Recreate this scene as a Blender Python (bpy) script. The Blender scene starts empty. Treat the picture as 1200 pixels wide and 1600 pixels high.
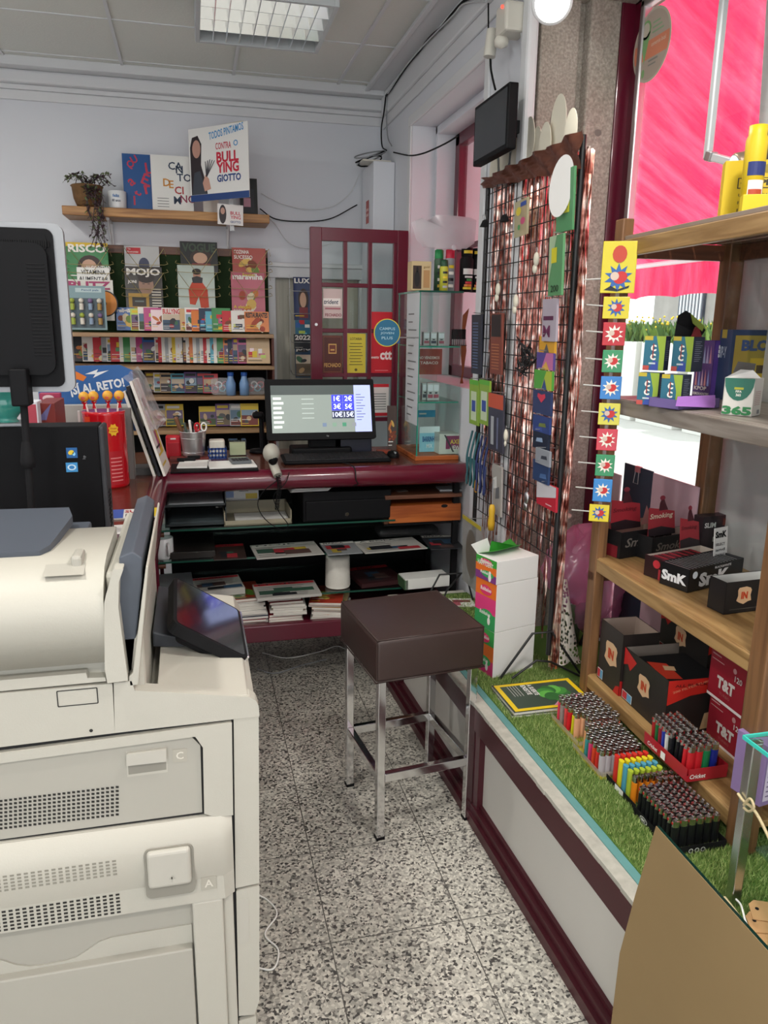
import bpy, bmesh, math, random
from mathutils import Matrix, Vector
random.seed(7)
C = bpy.context.scene.collection
PI = math.pi
# ---------------------------------------------------------------- camera
EYE = Vector((0, 0, 1.62)); FPX = 1198.0
pit, yaw, rol = math.radians(13.65), math.radians(13.85), 0.013
Fw = Vector((math.sin(yaw)*math.cos(pit), math.cos(yaw)*math.cos(pit), -math.sin(pit)))
R0 = Vector((math.cos(yaw), -math.sin(yaw), 0)); U0 = R0.cross(Fw)
Rt = R0*math.cos(rol)+U0*math.sin(rol); Up = -R0*math.sin(rol)+U0*math.cos(rol)
cd = bpy.data.cameras.new('camera'); cam = bpy.data.objects.new('camera', cd); C.objects.link(cam)
cd.sensor_fit = 'VERTICAL'; cd.sensor_height = 36; cd.lens = 36*FPX/1600; cd.clip_start = .02
cam.matrix_world = Matrix((( Rt.x, Up.x, -Fw.x, EYE.x), (Rt.y, Up.y, -Fw.y, EYE.y), (Rt.z, Up.z, -Fw.z, EYE.z), (0,0,0,1)))
bpy.context.scene.camera = cam
def at(x, y, X=None, Y=None, Z=None):
    """point where the sight line of photo pixel x, y meets the plane X=, Y= or Z="""
    v = Fw*FPX+Rt*(x-600)-Up*(y-800)
    t = (X-EYE.x)/v.x if X is not None else (Y-EYE.y)/v.y if Y is not None else (Z-EYE.z)/v.z
    return EYE+v*t
# ---------------------------------------------------------------- world, sun, lamps, exposure
sc = bpy.context.scene
sc.view_settings.view_transform = 'Standard'; sc.view_settings.look = 'None'
sc.view_settings.gamma = 1; sc.view_settings.use_curve_mapping = False
sc.view_settings.exposure = 0.0
W = bpy.data.worlds.new('sky'); sc.world = W; W.use_nodes = True
wn = W.node_tree.nodes; bgn = wn['Background']; bgn.inputs[0].default_value = (.95, .975, 1, 1); bgn.inputs[1].default_value = 2.5
sd = bpy.data.lights.new('sun', 'SUN'); sd.energy = 3.6; sd.angle = .02; sd.color = (1, .97, .9)
so = bpy.data.objects.new('sun', sd); C.objects.link(so)
so.rotation_euler = Vector((-.42, .12, -.9)).to_track_quat('-Z', 'Y').to_euler()
LAMP_W = 24
def area(name, loc, size, power, col=(1, .955, .89)):
    l = bpy.data.lights.new(name, 'AREA'); l.shape = 'DISK'; l.size = size; l.energy = power; l.color = col
    o = bpy.data.objects.new(name, l); C.objects.link(o); o.location = loc; return o
# ---------------------------------------------------------------- materials
MATS = {}
def mat(name, col=(.5, .5, .5), rough=.5, metal=0, noise=0, nscale=20, bump=0, emit=0, trans=0, alpha=1, coat=0, ior=1.45, spec=.5):
    if name in MATS: return MATS[name]
    m = bpy.data.materials.new(name); m.use_nodes = True; nt = m.node_tree; b = nt.nodes['Principled BSDF']
    b.inputs['Base Color'].default_value = (*col, 1); b.inputs['Roughness'].default_value = rough
    b.inputs['Metallic'].default_value = metal; b.inputs['IOR'].default_value = ior
    b.inputs['Specular IOR Level'].default_value = spec
    if coat: b.inputs['Coat Weight'].default_value = coat; b.inputs['Coat Roughness'].default_value = .1
    if trans: b.inputs['Transmission Weight'].default_value = trans
    if alpha < 1: b.inputs['Alpha'].default_value = alpha
    if emit: b.inputs['Emission Color'].default_value = (*col, 1); b.inputs['Emission Strength'].default_value = emit
    if noise or bump:
        tc = nt.nodes.new('ShaderNodeTexCoord'); nz = nt.nodes.new('ShaderNodeTexNoise'); nz.inputs['Scale'].default_value = nscale
        nz.inputs['Detail'].default_value = 5; nt.links.new(tc.outputs['Object'], nz.inputs['Vector'])
        if noise:
            mr = nt.nodes.new('ShaderNodeMapRange'); mr.inputs[3].default_value = 1-noise; mr.inputs[4].default_value = 1+noise
            nt.links.new(nz.outputs['Fac'], mr.inputs[0])
            mx = nt.nodes.new('ShaderNodeVectorMath'); mx.operation = 'SCALE'; mx.inputs[0].default_value = col
            nt.links.new(mr.outputs[0], mx.inputs['Scale']); nt.links.new(mx.outputs[0], b.inputs['Base Color'])
        if bump:
            bp = nt.nodes.new('ShaderNodeBump'); bp.inputs['Strength'].default_value = bump; bp.inputs['Distance'].default_value = .01
            nt.links.new(nz.outputs['Fac'], bp.inputs['Height']); nt.links.new(bp.outputs[0], b.inputs['Normal'])
    MATS[name] = m; return m
def s2l(h):
    h = h.lstrip('#'); v = [int(h[i:i+2], 16)/255 for i in (0, 2, 4)]
    return tuple(c/12.92 if c <= .04045 else ((c+.055)/1.055)**2.4 for c in v)
def ink(h, rough=.45):      # printed colour
    return mat('ink_'+h, s2l(h), rough)
def node_mat(name, build):
    if name in MATS: return MATS[name]
    m = bpy.data.materials.new(name); m.use_nodes = True; build(m.node_tree, m.node_tree.nodes['Principled BSDF']); MATS[name] = m; return m
def N(nt, t, **kw):
    n = nt.nodes.new(t)
    for k, v in kw.items():
        if k.startswith('i_'): n.inputs[int(k[2:])].default_value = v
        else: setattr(n, k, v)
    return n
def ramp(nt, stops, interp='LINEAR'):
    r = nt.nodes.new('ShaderNodeValToRGB'); r.color_ramp.interpolation = interp; e = r.color_ramp.elements
    e[0].position = stops[0][0]; e[0].color = (*stops[0][1], 1); e[1].position = stops[-1][0]; e[1].color = (*stops[-1][1], 1)
    for p, c in stops[1:-1]: q = e.new(p); q.color = (*c, 1)
    return r
def glass_mat(name, tint=(.93, .98, .96), refl=.12):
    # thin pane: clear plus a fresnel gloss
    def b(nt, p):
        out = nt.nodes['Material Output']; tr = N(nt, 'ShaderNodeBsdfTransparent'); tr.inputs[0].default_value = (*tint, 1)
        gl = N(nt, 'ShaderNodeBsdfGlossy'); gl.inputs['Roughness'].default_value = .03
        lw = N(nt, 'ShaderNodeLayerWeight'); lw.inputs[0].default_value = .5
        pw = N(nt, 'ShaderNodeMath', operation='POWER'); pw.inputs[1].default_value = 4; nt.links.new(lw.outputs['Facing'], pw.inputs[0])
        ma = N(nt, 'ShaderNodeMath', operation='MULTIPLY_ADD'); ma.inputs[1].default_value = .7; ma.inputs[2].default_value = .03; nt.links.new(pw.outputs[0], ma.inputs[0])
        mx = N(nt, 'ShaderNodeMixShader'); nt.links.new(ma.outputs[0], mx.inputs[0]); nt.links.new(tr.outputs[0], mx.inputs[1]); nt.links.new(gl.outputs[0], mx.inputs[2])
        nt.links.new(mx.outputs[0], out.inputs[0])
    return node_mat(name, b)
def sheer_mat(name, col, a, transl=.5, rough=.6):
    def b(nt, p):
        out = nt.nodes['Material Output']; tr = N(nt, 'ShaderNodeBsdfTransparent'); df = N(nt, 'ShaderNodeBsdfDiffuse'); tl = N(nt, 'ShaderNodeBsdfTranslucent')
        gl = N(nt, 'ShaderNodeBsdfGlossy'); gl.inputs['Roughness'].default_value = .25
        df.inputs[0].default_value = (*col, 1); tl.inputs[0].default_value = (*col, 1); tr.inputs[0].default_value = (*[.72+.28*c for c in col], 1)
        m1 = N(nt, 'ShaderNodeMixShader'); m1.inputs[0].default_value = transl; nt.links.new(df.outputs[0], m1.inputs[1]); nt.links.new(tl.outputs[0], m1.inputs[2])
        m3 = N(nt, 'ShaderNodeMixShader'); m3.inputs[0].default_value = .12; nt.links.new(m1.outputs[0], m3.inputs[1]); nt.links.new(gl.outputs[0], m3.inputs[2])
        m2 = N(nt, 'ShaderNodeMixShader'); m2.inputs[0].default_value = a; nt.links.new(tr.outputs[0], m2.inputs[1]); nt.links.new(m3.outputs[0], m2.inputs[2])
        nt.links.new(m2.outputs[0], out.inputs[0])
    return node_mat(name, b)
# ---------------------------------------------------------------- mesh helpers
_txt = {}
def text_geo(s, bold=0, italic=0):
    k = (s, bold, italic)
    if k not in _txt:
        c = bpy.data.curves.new('t', 'FONT'); c.body = s; c.size = 1; c.offset = bold*.018; c.shear = italic; c.resolution_u = 2
        c.align_x = 'LEFT'; o = bpy.data.objects.new('t', c); me = o.to_mesh()
        vs = [v.co.copy() for v in me.vertices]; fs = [tuple(p.vertices) for p in me.polygons]
        o.to_mesh_clear(); bpy.data.objects.remove(o); bpy.data.curves.remove(c)
        if vs:
            x0 = min(v.x for v in vs); x1 = max(v.x for v in vs); y0 = min(v.y for v in vs); y1 = max(v.y for v in vs)
        else: x0 = y0 = 0; x1 = y1 = 1
        _txt[k] = ([Vector(((v.x-x0), (v.y-y0), 0)) for v in vs], fs, x1-x0, y1-y0)
    return _txt[k]
def fr(o, xd=(1, 0, 0), yd=(0, 0, 1)):
    x = Vector(xd).normalized(); y = Vector(yd); y = (y-x*y.dot(x)).normalized(); z = x.cross(y)
    o = Vector(o)
    return Matrix(((x.x, y.x, z.x, o.x), (x.y, y.y, z.y, o.y), (x.z, y.z, z.z, o.z), (0, 0, 0, 1)))
def T(x, y, z): return Matrix.Translation((x, y, z))
def RZ(a): return Matrix.Rotation(a, 4, 'Z')
def RX(a): return Matrix.Rotation(a, 4, 'X')
def RY(a): return Matrix.Rotation(a, 4, 'Y')
def rrect(w, h, r, n=4, x=0, y=0):
    p = []
    for cx, cy, a in ((w/2-r, h/2-r, 0), (-w/2+r, h/2-r, 90), (-w/2+r, -h/2+r, 180), (w/2-r, -h/2+r, 270)):
        for i in range(n+1): t = math.radians(a+90*i/n); p.append((x+cx+r*math.cos(t), y+cy+r*math.sin(t)))
    return p
def ell(rx, ry, n=24, x=0, y=0, rot=0):
    return [(x+rx*math.cos(2*PI*i/n)*math.cos(rot)-ry*math.sin(2*PI*i/n)*math.sin(rot), y+rx*math.cos(2*PI*i/n)*math.sin(rot)+ry*math.sin(2*PI*i/n)*math.cos(rot)) for i in range(n)]
class MB:
    def __init__(s, M=None): s.v = []; s.f = []; s.mi = []; s.sm = []; s.mats = []; s.M = M or Matrix()
    def add(s, vs, fs, m, smooth=False, M=None):
        A = s.M @ M if M is not None else s.M; b = len(s.v); s.v += [A @ Vector(v) for v in vs]
        if m not in s.mats: s.mats.append(m)
        i = s.mats.index(m)
        for f in fs: s.f.append([b+k for k in f]); s.mi.append(i); s.sm.append(smooth)
        return s
    def box(s, x0, x1, y0, y1, z0, z1, m, bev=0, M=None, seg=2, smooth=False):
        if bev <= 0:
            return s.add([(x0,y0,z0),(x1,y0,z0),(x1,y1,z0),(x0,y1,z0),(x0,y0,z1),(x1,y0,z1),(x1,y1,z1),(x0,y1,z1)],
                [(0,3,2,1),(4,5,6,7),(0,1,5,4),(1,2,6,5),(2,3,7,6),(3,0,4,7)], m, False, M)
        bm = bmesh.new(); bmesh.ops.create_cube(bm, size=1)
        for v in bm.verts: v.co = Vector(((x0+x1)/2+v.co.x*(x1-x0), (y0+y1)/2+v.co.y*(y1-y0), (z0+z1)/2+v.co.z*(z1-z0)))
        bmesh.ops.bevel(bm, geom=bm.edges[:], offset=min(bev, .49*min(abs(x1-x0), abs(y1-y0), abs(z1-z0))), segments=seg, profile=.5, affect='EDGES')
        bm.verts.index_update(); s.add([v.co.copy() for v in bm.verts], [[v.index for v in f.verts] for f in bm.faces], m, smooth, M); bm.free(); return s
    def cyl(s, p0, p1, r, m, r1=None, n=16, cap=True):
        p0 = Vector(p0); p1 = Vector(p1); r1 = r if r1 is None else r1; d = (p1-p0).normalized()
        a = d.orthogonal().normalized(); b = d.cross(a); vs = []
        for p, q in ((p0, r), (p1, r1)): vs += [p+(a*math.cos(2*PI*i/n)+b*math.sin(2*PI*i/n))*q for i in range(n)]
        s.add(vs, [(i, (i+1) % n, n+(i+1) % n, n+i) for i in range(n)], m, True)
        if cap: s.add(vs[:n], [tuple(range(n))[::-1]], m); s.add(vs[n:], [tuple(range(n))], m)
        return s
    def tube(s, pts, r, m, n=6, closed=False):
        pts = [Vector(p) for p in pts]; vs = []; fs = []; k = len(pts); a = None
        for i, p in enumerate(pts):
            q0 = pts[i-1] if i or closed else p; q1 = pts[(i+1) % k] if i < k-1 or closed else p
            d = (q1-q0).normalized() if (q1-q0).length > 1e-9 else Vector((0, 0, 1))
            a = d.orthogonal().normalized() if a is None else (a-d*a.dot(d))
            a = a.normalized() if a.length > 1e-6 else d.orthogonal().normalized(); b = d.cross(a)
            vs += [p+(a*math.cos(2*PI*j/n)+b*math.sin(2*PI*j/n))*r for j in range(n)]
        for i in range(k if closed else k-1):
            for j in range(n): o = ((i+1) % k)*n; fs.append((i*n+j, i*n+(j+1) % n, o+(j+1) % n, o+j))
        s.add(vs, fs, m, True)
        if not closed: s.add(vs[:n], [tuple(range(n))[::-1]], m); s.add(vs[-n:], [tuple(range(n))], m)
        return s
    def lathe(s, prof, m, n=24, M=None, smooth=True):
        vs = []; fs = []
        for r, z in prof: vs += [(r*math.cos(2*PI*i/n), r*math.sin(2*PI*i/n), z) for i in range(n)]
        for k in range(len(prof)-1):
            for i in range(n): fs.append((k*n+i, k*n+(i+1) % n, (k+1)*n+(i+1) % n, (k+1)*n+i))
        return s.add(vs, fs, m, smooth, M)
    def ball(s, c, r, m, n=14, sc=(1, 1, 1)):
        pr = [(max(1e-4, r*math.sin(PI*i/8)), -r*math.cos(PI*i/8)) for i in range(9)]
        return s.lathe(pr, m, n, T(*c) @ Matrix.Diagonal((*sc, 1)))
    def ext(s, out, z0, z1, m, M=None, side=None):
        n = len(out); vs = [(x, y, z0) for x, y in out]+[(x, y, z1) for x, y in out]
        s.add(vs, [tuple(range(n))[::-1], tuple(range(n, 2*n))], m, False, M)
        s.add(vs, [(i, (i+1) % n, n+(i+1) % n, n+i) for i in range(n)], side or m, False, M); return s
    def poly(s, out, m, z=0, M=None): return s.add([(x, y, z) for x, y in out], [tuple(range(len(out)))], m, False, M)
    def rect(s, x0, y0, x1, y1, m, z=0, M=None): return s.poly([(x0, y0), (x1, y0), (x1, y1), (x0, y1)], m, z, M)
    def text(s, t, x, y, h, m, z=.0006, w=None, bold=1, al='l', M=None, it=0, rot=0):
        """t with its cap height h, scaled to the width w"""
        vs, fs, tw, th = text_geo(t, bold, it); k = h/max(th, .3); kx = k if w is None else w/tw
        dx = 0 if al == 'l' else -tw*kx/2 if al == 'c' else -tw*kx; c, q = math.cos(rot), math.sin(rot)
        P = [((v.x*kx+dx), v.y*k) for v in vs]
        return s.add([(x+a*c-b*q, y+a*q+b*c, z) for a, b in P], fs, m, False, M)
    def build(s, name, parent=None, world=True, bev=0):
        me = bpy.data.meshes.new(name)
        V = s.v
        if parent is not None and world: inv = PM(parent).inverted(); V = [inv @ v for v in V]
        me.from_pydata([tuple(v) for v in V], [], s.f)
        for m in s.mats: me.materials.append(m)
        me.polygons.foreach_set('material_index', s.mi); me.polygons.foreach_set('use_smooth', s.sm); me.update()
        o = bpy.data.objects.new(name, me); C.objects.link(o)
        if parent is not None: o.parent = parent
        if bev:
            b = o.modifiers.new('b', 'BEVEL'); b.width = bev; b.segments = 2; b.limit_method = 'ANGLE'
        return o
def PM(o):
    M = Matrix.LocRotScale(o.location, o.rotation_euler, o.scale)
    return PM(o.parent) @ M if o.parent else M
def thing(name, label, cat, loc=(0, 0, 0), rz=0, group=None, M=None):
    o = bpy.data.objects.new(name, None); C.objects.link(o); o.empty_display_size = .05
    if M is not None: o.location, o.rotation_euler = M.to_translation(), M.to_euler()
    else: o.location = loc; o.rotation_euler = (0, 0, rz)
    o['label'] = label; o['category'] = cat
    if group: o['group'] = group
    return o
def tag(o, label, cat, group=None, kind=None):
    if label: o['label'] = label
    if cat: o['category'] = cat
    if group: o['group'] = group
    if kind: o['kind'] = kind
    return o
def place(o, M):      # put an object whose mesh is in its own frame
    o.location, o.rotation_euler = M.to_translation(), M.to_euler(); return o
def struct(mb, name, parent=None):
    o = mb.build(name, parent)
    if parent is None: o['kind'] = 'structure'
    return o
def dup(root, M=None, label=None, group=None):
    r = root.copy(); C.objects.link(r)
    if M is not None: r.location, r.rotation_euler = M.to_translation(), M.to_euler()
    if label: r['label'] = label
    if group: r['group'] = group
    for ch in list(root.children):
        c = ch.copy(); C.objects.link(c); c.parent = r
        for g in ch.children: d = g.copy(); C.objects.link(d); d.parent = c
    return r

def cr(pts, n=6):      # smooth line through points
    P = [Vector(p) for p in pts]; P = [P[0]*2-P[1]]+P+[P[-1]*2-P[-2]]; out = []
    for i in range(1, len(P)-2):
        a, b, c, d = P[i-1:i+3]
        for k in range(n):
            t = k/n; out.append(.5*((2*b)+(c-a)*t+(2*a-5*b+4*c-d)*t*t+(3*b-a-3*c+d)*t**3))
    return out+[P[-2]]
# ================================================================ SETTING
white_wall = mat('painted_wall', s2l('d3d6dc'), .7, noise=.03, nscale=3, bump=.08)
white_trim = mat('painted_trim', s2l('d6d8da'), .55)
maroon = mat('maroon_paint', s2l('5d1228'), .28, coat=.3)
dark_maroon = mat('dark_maroon_paint', s2l('43161f'), .4, noise=.15, nscale=9)
black = mat('black_plastic', (.005, .005, .006), .55, spec=.16)
blackm = mat('matte_black', (.007, .007, .008), .75, spec=.25)
chrome = mat('chrome', (.75, .75, .76), .12, 1)
steel = mat('brushed_steel', (.55, .55, .56), .35, 1)
paper = mat('white_paper', s2l('e8e8e4'), .7)
card = mat('white_card', s2l('deddda'), .6)
def terrazzo(nt, p):
    tc = N(nt, 'ShaderNodeTexCoord'); v = N(nt, 'ShaderNodeTexVoronoi'); v.inputs['Scale'].default_value = 150
    nz = N(nt, 'ShaderNodeTexNoise'); nz.inputs['Scale'].default_value = 60; mp = N(nt, 'ShaderNodeMixRGB'); mp.inputs[0].default_value = .012
    nt.links.new(tc.outputs['Object'], nz.inputs['Vector']); nt.links.new(tc.outputs['Object'], mp.inputs[1]); nt.links.new(nz.outputs['Color'], mp.inputs[2])
    nt.links.new(mp.outputs[0], v.inputs['Vector']); sep = N(nt, 'ShaderNodeSeparateColor'); nt.links.new(v.outputs['Color'], sep.inputs[0])
    r = ramp(nt, [(0, s2l('4b4947')), (.11, s2l('75726d')), (.25, s2l('a5a29a')), (.5, s2l('bdb9af')), (.8, s2l('d2cec3'))], 'CONSTANT')
    nt.links.new(sep.outputs[0], r.inputs[0])
    sx = N(nt, 'ShaderNodeSeparateXYZ'); nt.links.new(tc.outputs['Object'], sx.inputs[0]); outs = []
    for i, off in ((0, .29), (1, 1.716)):
        a = N(nt, 'ShaderNodeMath', operation='SUBTRACT'); a.inputs[1].default_value = off; nt.links.new(sx.outputs[i], a.inputs[0])
        b = N(nt, 'ShaderNodeMath', operation='PINGPONG'); b.inputs[1].default_value = .186; nt.links.new(a.outputs[0], b.inputs[0])
        c = N(nt, 'ShaderNodeMath', operation='LESS_THAN'); c.inputs[1].default_value = .0016; nt.links.new(b.outputs[0], c.inputs[0]); outs.append(c)
    mx = N(nt, 'ShaderNodeMath', operation='MAXIMUM'); nt.links.new(outs[0].outputs[0], mx.inputs[0]); nt.links.new(outs[1].outputs[0], mx.inputs[1])
    g = N(nt, 'ShaderNodeMixRGB'); g.inputs[2].default_value = (*s2l('5b5955'), 1); nt.links.new(mx.outputs[0], g.inputs[0]); nt.links.new(r.outputs[0], g.inputs[1])
    # worn traffic patches, larger scale
    nw = N(nt, 'ShaderNodeTexNoise'); nw.inputs['Scale'].default_value = 2.2; nt.links.new(tc.outputs['Object'], nw.inputs['Vector'])
    rw = ramp(nt, [(.35, (.80, .80, .79)), (.65, (1, 1, 1))]); nt.links.new(nw.outputs['Fac'], rw.inputs[0])
    m2 = N(nt, 'ShaderNodeMixRGB', blend_type='MULTIPLY'); m2.inputs[0].default_value = 1; nt.links.new(g.outputs[0], m2.inputs[1]); nt.links.new(rw.outputs[0], m2.inputs[2])
    nt.links.new(m2.outputs[0], p.inputs['Base Color']); p.inputs['Roughness'].default_value = .33
terr = node_mat('terrazzo', terrazzo)
def granite_f(nt, p):
    tc = N(nt, 'ShaderNodeTexCoord'); nz = N(nt, 'ShaderNodeTexNoise'); nz.inputs['Scale'].default_value = 120; nz.inputs['Detail'].default_value = 6
    nt.links.new(tc.outputs['Object'], nz.inputs['Vector']); r = ramp(nt, [(.3, s2l('8d867d')), (.5, s2l('a39c92')), (.7, s2l('b9b2a7'))]); nt.links.new(nz.outputs['Fac'], r.inputs[0])
    n2 = N(nt, 'ShaderNodeTexNoise'); n2.inputs['Scale'].default_value = 5; nt.links.new(tc.outputs['Object'], n2.inputs['Vector']); r2 = ramp(nt, [(.4, (.8, .78, .75)), (.6, (1, 1, 1))]); nt.links.new(n2.outputs['Fac'], r2.inputs[0])
    m = N(nt, 'ShaderNodeMixRGB', blend_type='MULTIPLY'); m.inputs[0].default_value = .8; nt.links.new(r.outputs[0], m.inputs[1]); nt.links.new(r2.outputs[0], m.inputs[2])
    nt.links.new(m.outputs[0], p.inputs['Base Color']); p.inputs['Roughness'].default_value = .85
    bp = N(nt, 'ShaderNodeBump'); bp.inputs['Strength'].default_value = .3; bp.inputs['Distance'].default_value = .004; nt.links.new(nz.outputs['Fac'], bp.inputs['Height']); nt.links.new(bp.outputs[0], p.inputs['Normal'])
granite = node_mat('granite', granite_f)
def wood_mat(name, c1, c2, scale=7, axis='X', rough=.45, stretch=14):
    def b(nt, p):
        tc = N(nt, 'ShaderNodeTexCoord'); mp = N(nt, 'ShaderNodeMapping'); s = [scale*stretch/6]*3; s['XYZ'.index(axis)] = scale/6; mp.inputs['Scale'].default_value = s
        nt.links.new(tc.outputs['Object'], mp.inputs[0]); nz = N(nt, 'ShaderNodeTexNoise'); nz.inputs['Scale'].default_value = 2; nz.inputs['Detail'].default_value = 7; nz.inputs['Distortion'].default_value = .6
        nt.links.new(mp.outputs[0], nz.inputs['Vector']); r = ramp(nt, [(.35, c1), (.62, c2)]); nt.links.new(nz.outputs['Fac'], r.inputs[0])
        nt.links.new(r.outputs[0], p.inputs['Base Color']); p.inputs['Roughness'].default_value = rough
    return node_mat(name, b)
oakX = wood_mat('oak_shelf', s2l('8a5c2e'), s2l('b98950'), 9, 'X')
shelfw = wood_mat('beech_shelf', s2l('8b6a49'), s2l('a98a66'), 9, 'X')
rackw = wood_mat('stained_pine_upright', s2l('5f4129'), s2l('805b3b'), 9, 'Z')
rackwY = wood_mat('stained_pine_board', s2l('806038'), s2l('a58456'), 9, 'Y')
orangew = wood_mat('orange_veneer', s2l('8f4418'), s2l('b5622a'), 9, 'X')
brownw = wood_mat('brown_veneer', s2l('4b2b1c'), s2l('70432c'), 9, 'X')
BY, WX, CZ = 5.0, 1.19, 2.98         # back wall, street wall, ceiling
o = MB().box(-2.3, 1.7, -2.6, 5.0, -.1, 0, terr); struct(o, 'floor')
# street outside
def asphalt(nt, p):
    p.inputs['Base Color'].default_value = (*s2l('b9b7b2'), 1); p.inputs['Roughness'].default_value = .9
MB().box(1.7, 14, -6, 14, -.12, -.02, node_mat('pavement', asphalt)).build('pavement')['kind'] = 'structure'
# ceiling of square panels
ceilm = mat('ceiling_panel', s2l('d9dbd4'), .8, noise=.03, nscale=90, bump=.12)
cb = MB(); cb.box(-2.3, 1.75, -2.6, 5.1, CZ+.012, CZ+.06, ceilm)
XS = [-2.11, -1.51, -.91, -.31, .29, .89]; YS = [-1.2, -.6, 0, .6, 1.2, 1.8, 2.4, 3.0, 3.6, 4.2, 4.8]
struct(cb, 'ceiling')
bt = MB()
for x in XS: bt.box(x-.008, x+.008, -2.6, 4.88, CZ+.004, CZ+.013, white_trim)
for y in YS: bt.box(-2.3, 1.06, y-.004, y+.004, CZ+.008, CZ+.013, white_trim)
struct(bt, 'trim_1')
co = MB()      # cornice along the back wall and the street wall, stepped
co.box(-2.3, WX, 4.86, BY, CZ-.035, CZ+.013, white_trim, .004)
co.box(-2.3, WX, 4.93, BY, CZ-.10, CZ-.035, white_trim, .012)
co.box(-2.3, WX, 4.97, BY, CZ-.125, CZ-.10, white_trim, .004)
co.box(-2.3, WX, 4.985, BY, CZ-.175, CZ-.125, white_trim, .004)
struct(co, 'trim_2')
co = MB(); co.box(1.06, WX, -2.6, 4.86, CZ-.01, CZ+.013, white_trim, .003); co.box(1.05, 1.075, -2.6, 4.86, CZ-.02, CZ-.01, white_trim, .003)
co.box(1.165, WX, 2.76, 4.93, CZ-.14, CZ-.01, white_trim, .01); co.box(1.178, WX, 2.76, 4.97, CZ-.2, CZ-.14, white_trim, .004)
struct(co, 'trim_3')
# back wall with the cream doorway
wb = MB(); D0, D1, DZ = .515, 1.05, 1.90
wb.box(-2.3, 1.7, BY, BY+.12, DZ, CZ+.06, white_wall); wb.box(-2.3, D0, BY, BY+.12, 0, DZ, white_wall); wb.box(D1, 1.7, BY, BY+.12, 0, DZ, white_wall)
struct(wb, 'wall_back')
cream = wood_mat('cream_painted_door', s2l('a9a596'), s2l('bdb9aa'), 5, 'Z')
d = MB(); d.box(D0, D1, BY+.03, BY+.07, 0, DZ, cream, .003)
for a, b in ((.1, .85), (1.0, 1.8)): d.box(D0+.08, D1-.08, BY+.022, BY+.032, a, b, cream, .004)
d1 = struct(d, 'door_1')
d = MB(); d.box(D0-.07, D0, BY-.025, BY, 0, DZ+.07, white_trim, .006); d.box(D1, D1+.07, BY-.025, BY, 0, DZ+.07, white_trim, .006); d.box(D0-.09, D1+.09, BY-.035, BY, DZ, DZ+.07, white_trim, .006); d.box(D0-.11, D1+.11, BY-.05, BY, DZ+.065, DZ+.09, white_trim, .004)
struct(d, 'trim_4')
wl = MB(); wl.box(-2.3, -2.2, -2.6, BY, 0, CZ+.06, white_wall); struct(wl, 'wall_left')
# street wall: small window niche, then granite jamb and the big shop window
OX = 1.64; w = MB(); S0, S1, SB, ST = 3.2, 4.30, 1.35, 2.66
w.box(WX, OX, S1, BY, 0, CZ+.06, white_wall); w.box(WX, OX, S0, S1, 0, SB, white_wall); w.box(WX, OX, S0, S1, ST, CZ+.06, white_wall)
w.box(WX, OX, 2.79, S0, 0, CZ+.06, white_wall)
struct(w, 'wall_right')
w = MB()       # moulded edge round the niche and white pipe strip by the granite
w.box(WX-.012, WX, S0-.04, S1+.05, ST, ST+.05, white_trim, .004); w.box(WX-.012, WX, S1, S1+.05, SB, ST, white_trim, .004); w.box(WX-.012, WX, S0-.05, S0, SB, ST+.05, white_trim, .004)
w.box(WX+.13, WX+.26, S1-.03, S1, SB, ST, white_wall, .004); w.box(WX+.13, WX+.26, S0, S1, ST-.04, ST, white_wall, .004)
struct(w, 'trim_5')
w = MB(); w.box(WX-.03, WX+.012, 2.735, 2.80, .43, CZ, white_trim, .012); struct(w, 'trim_6')
g = MB(); JY = 2.75
g.box(1.215, 1.36, JY-.0, JY+.045, 0, 2.76, granite, .006); g.box(1.36, 1.50, JY+.02, JY+.06, 0, 2.76, granite, .004)
g.box(1.385, 1.50, JY-.03, JY+.03, 0, 2.74, granite, .008)
g.box(1.215, OX, .35, JY+.05, 2.72, 2.86, granite, .01)
struct(g, 'wall_jamb')
w = MB(); w.box(1.215, OX, -2.6, JY+.05, 2.86, CZ+.06, white_wall); w.box(1.215, OX, -2.6, .35, 0, 2.86, white_wall); w.box(1.3, OX, .35, 2.79, 0, .40, white_wall)
struct(w, 'wall_front')
stn = mat('dark_stain', s2l('77726c'), .9)
s_ = MB(); s_.poly(ell(.016, .045, 12), stn, .0007, fr((1.28, JY, 2.32))); s_.poly(ell(.014, .012, 10), stn, .0007, fr((1.44, JY-.03, 2.30))); s_.poly(ell(.01, .016, 10), stn, .0007, fr((1.345, JY, 1.98)))
so_ = s_.build('wall_stain'); so_['kind'] = 'structure'
# big window: maroon frame, aluminium inner frame, pane
FX = 1.58
w = MB(); w.box(FX-.03, FX, 2.67, JY, .40, 2.80, maroon, .004); w.box(FX-.03, FX, .35, JY, 2.71, 2.80, maroon, .004); w.box(FX-.03, FX, .35, .43, .40, 2.8, maroon, .004); w.box(FX-.03, FX, .35, JY, .40, .47, maroon, .004)
w.box(1.50, FX-.01, JY-.03, JY, .40, 2.72, maroon, .003)
win = struct(w, 'window_1')
w = MB(); w.box(FX-.04, FX-.01, 2.645, 2.672, .47, 2.71, steel, .005); w.box(FX-.04, FX-.01, .43, 2.67, 2.685, 2.712, steel, .005); w.box(FX-.04, FX-.01, .43, 2.67, .47, .50, steel, .005)
w.build('window_frame', win)
gl = glass_mat('pane_glass', (.95, .985, .975))
w = MB(); w.box(FX-.022, FX-.018, .43, 2.66, .49, 2.70, gl); w.build('pane', win)
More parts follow.
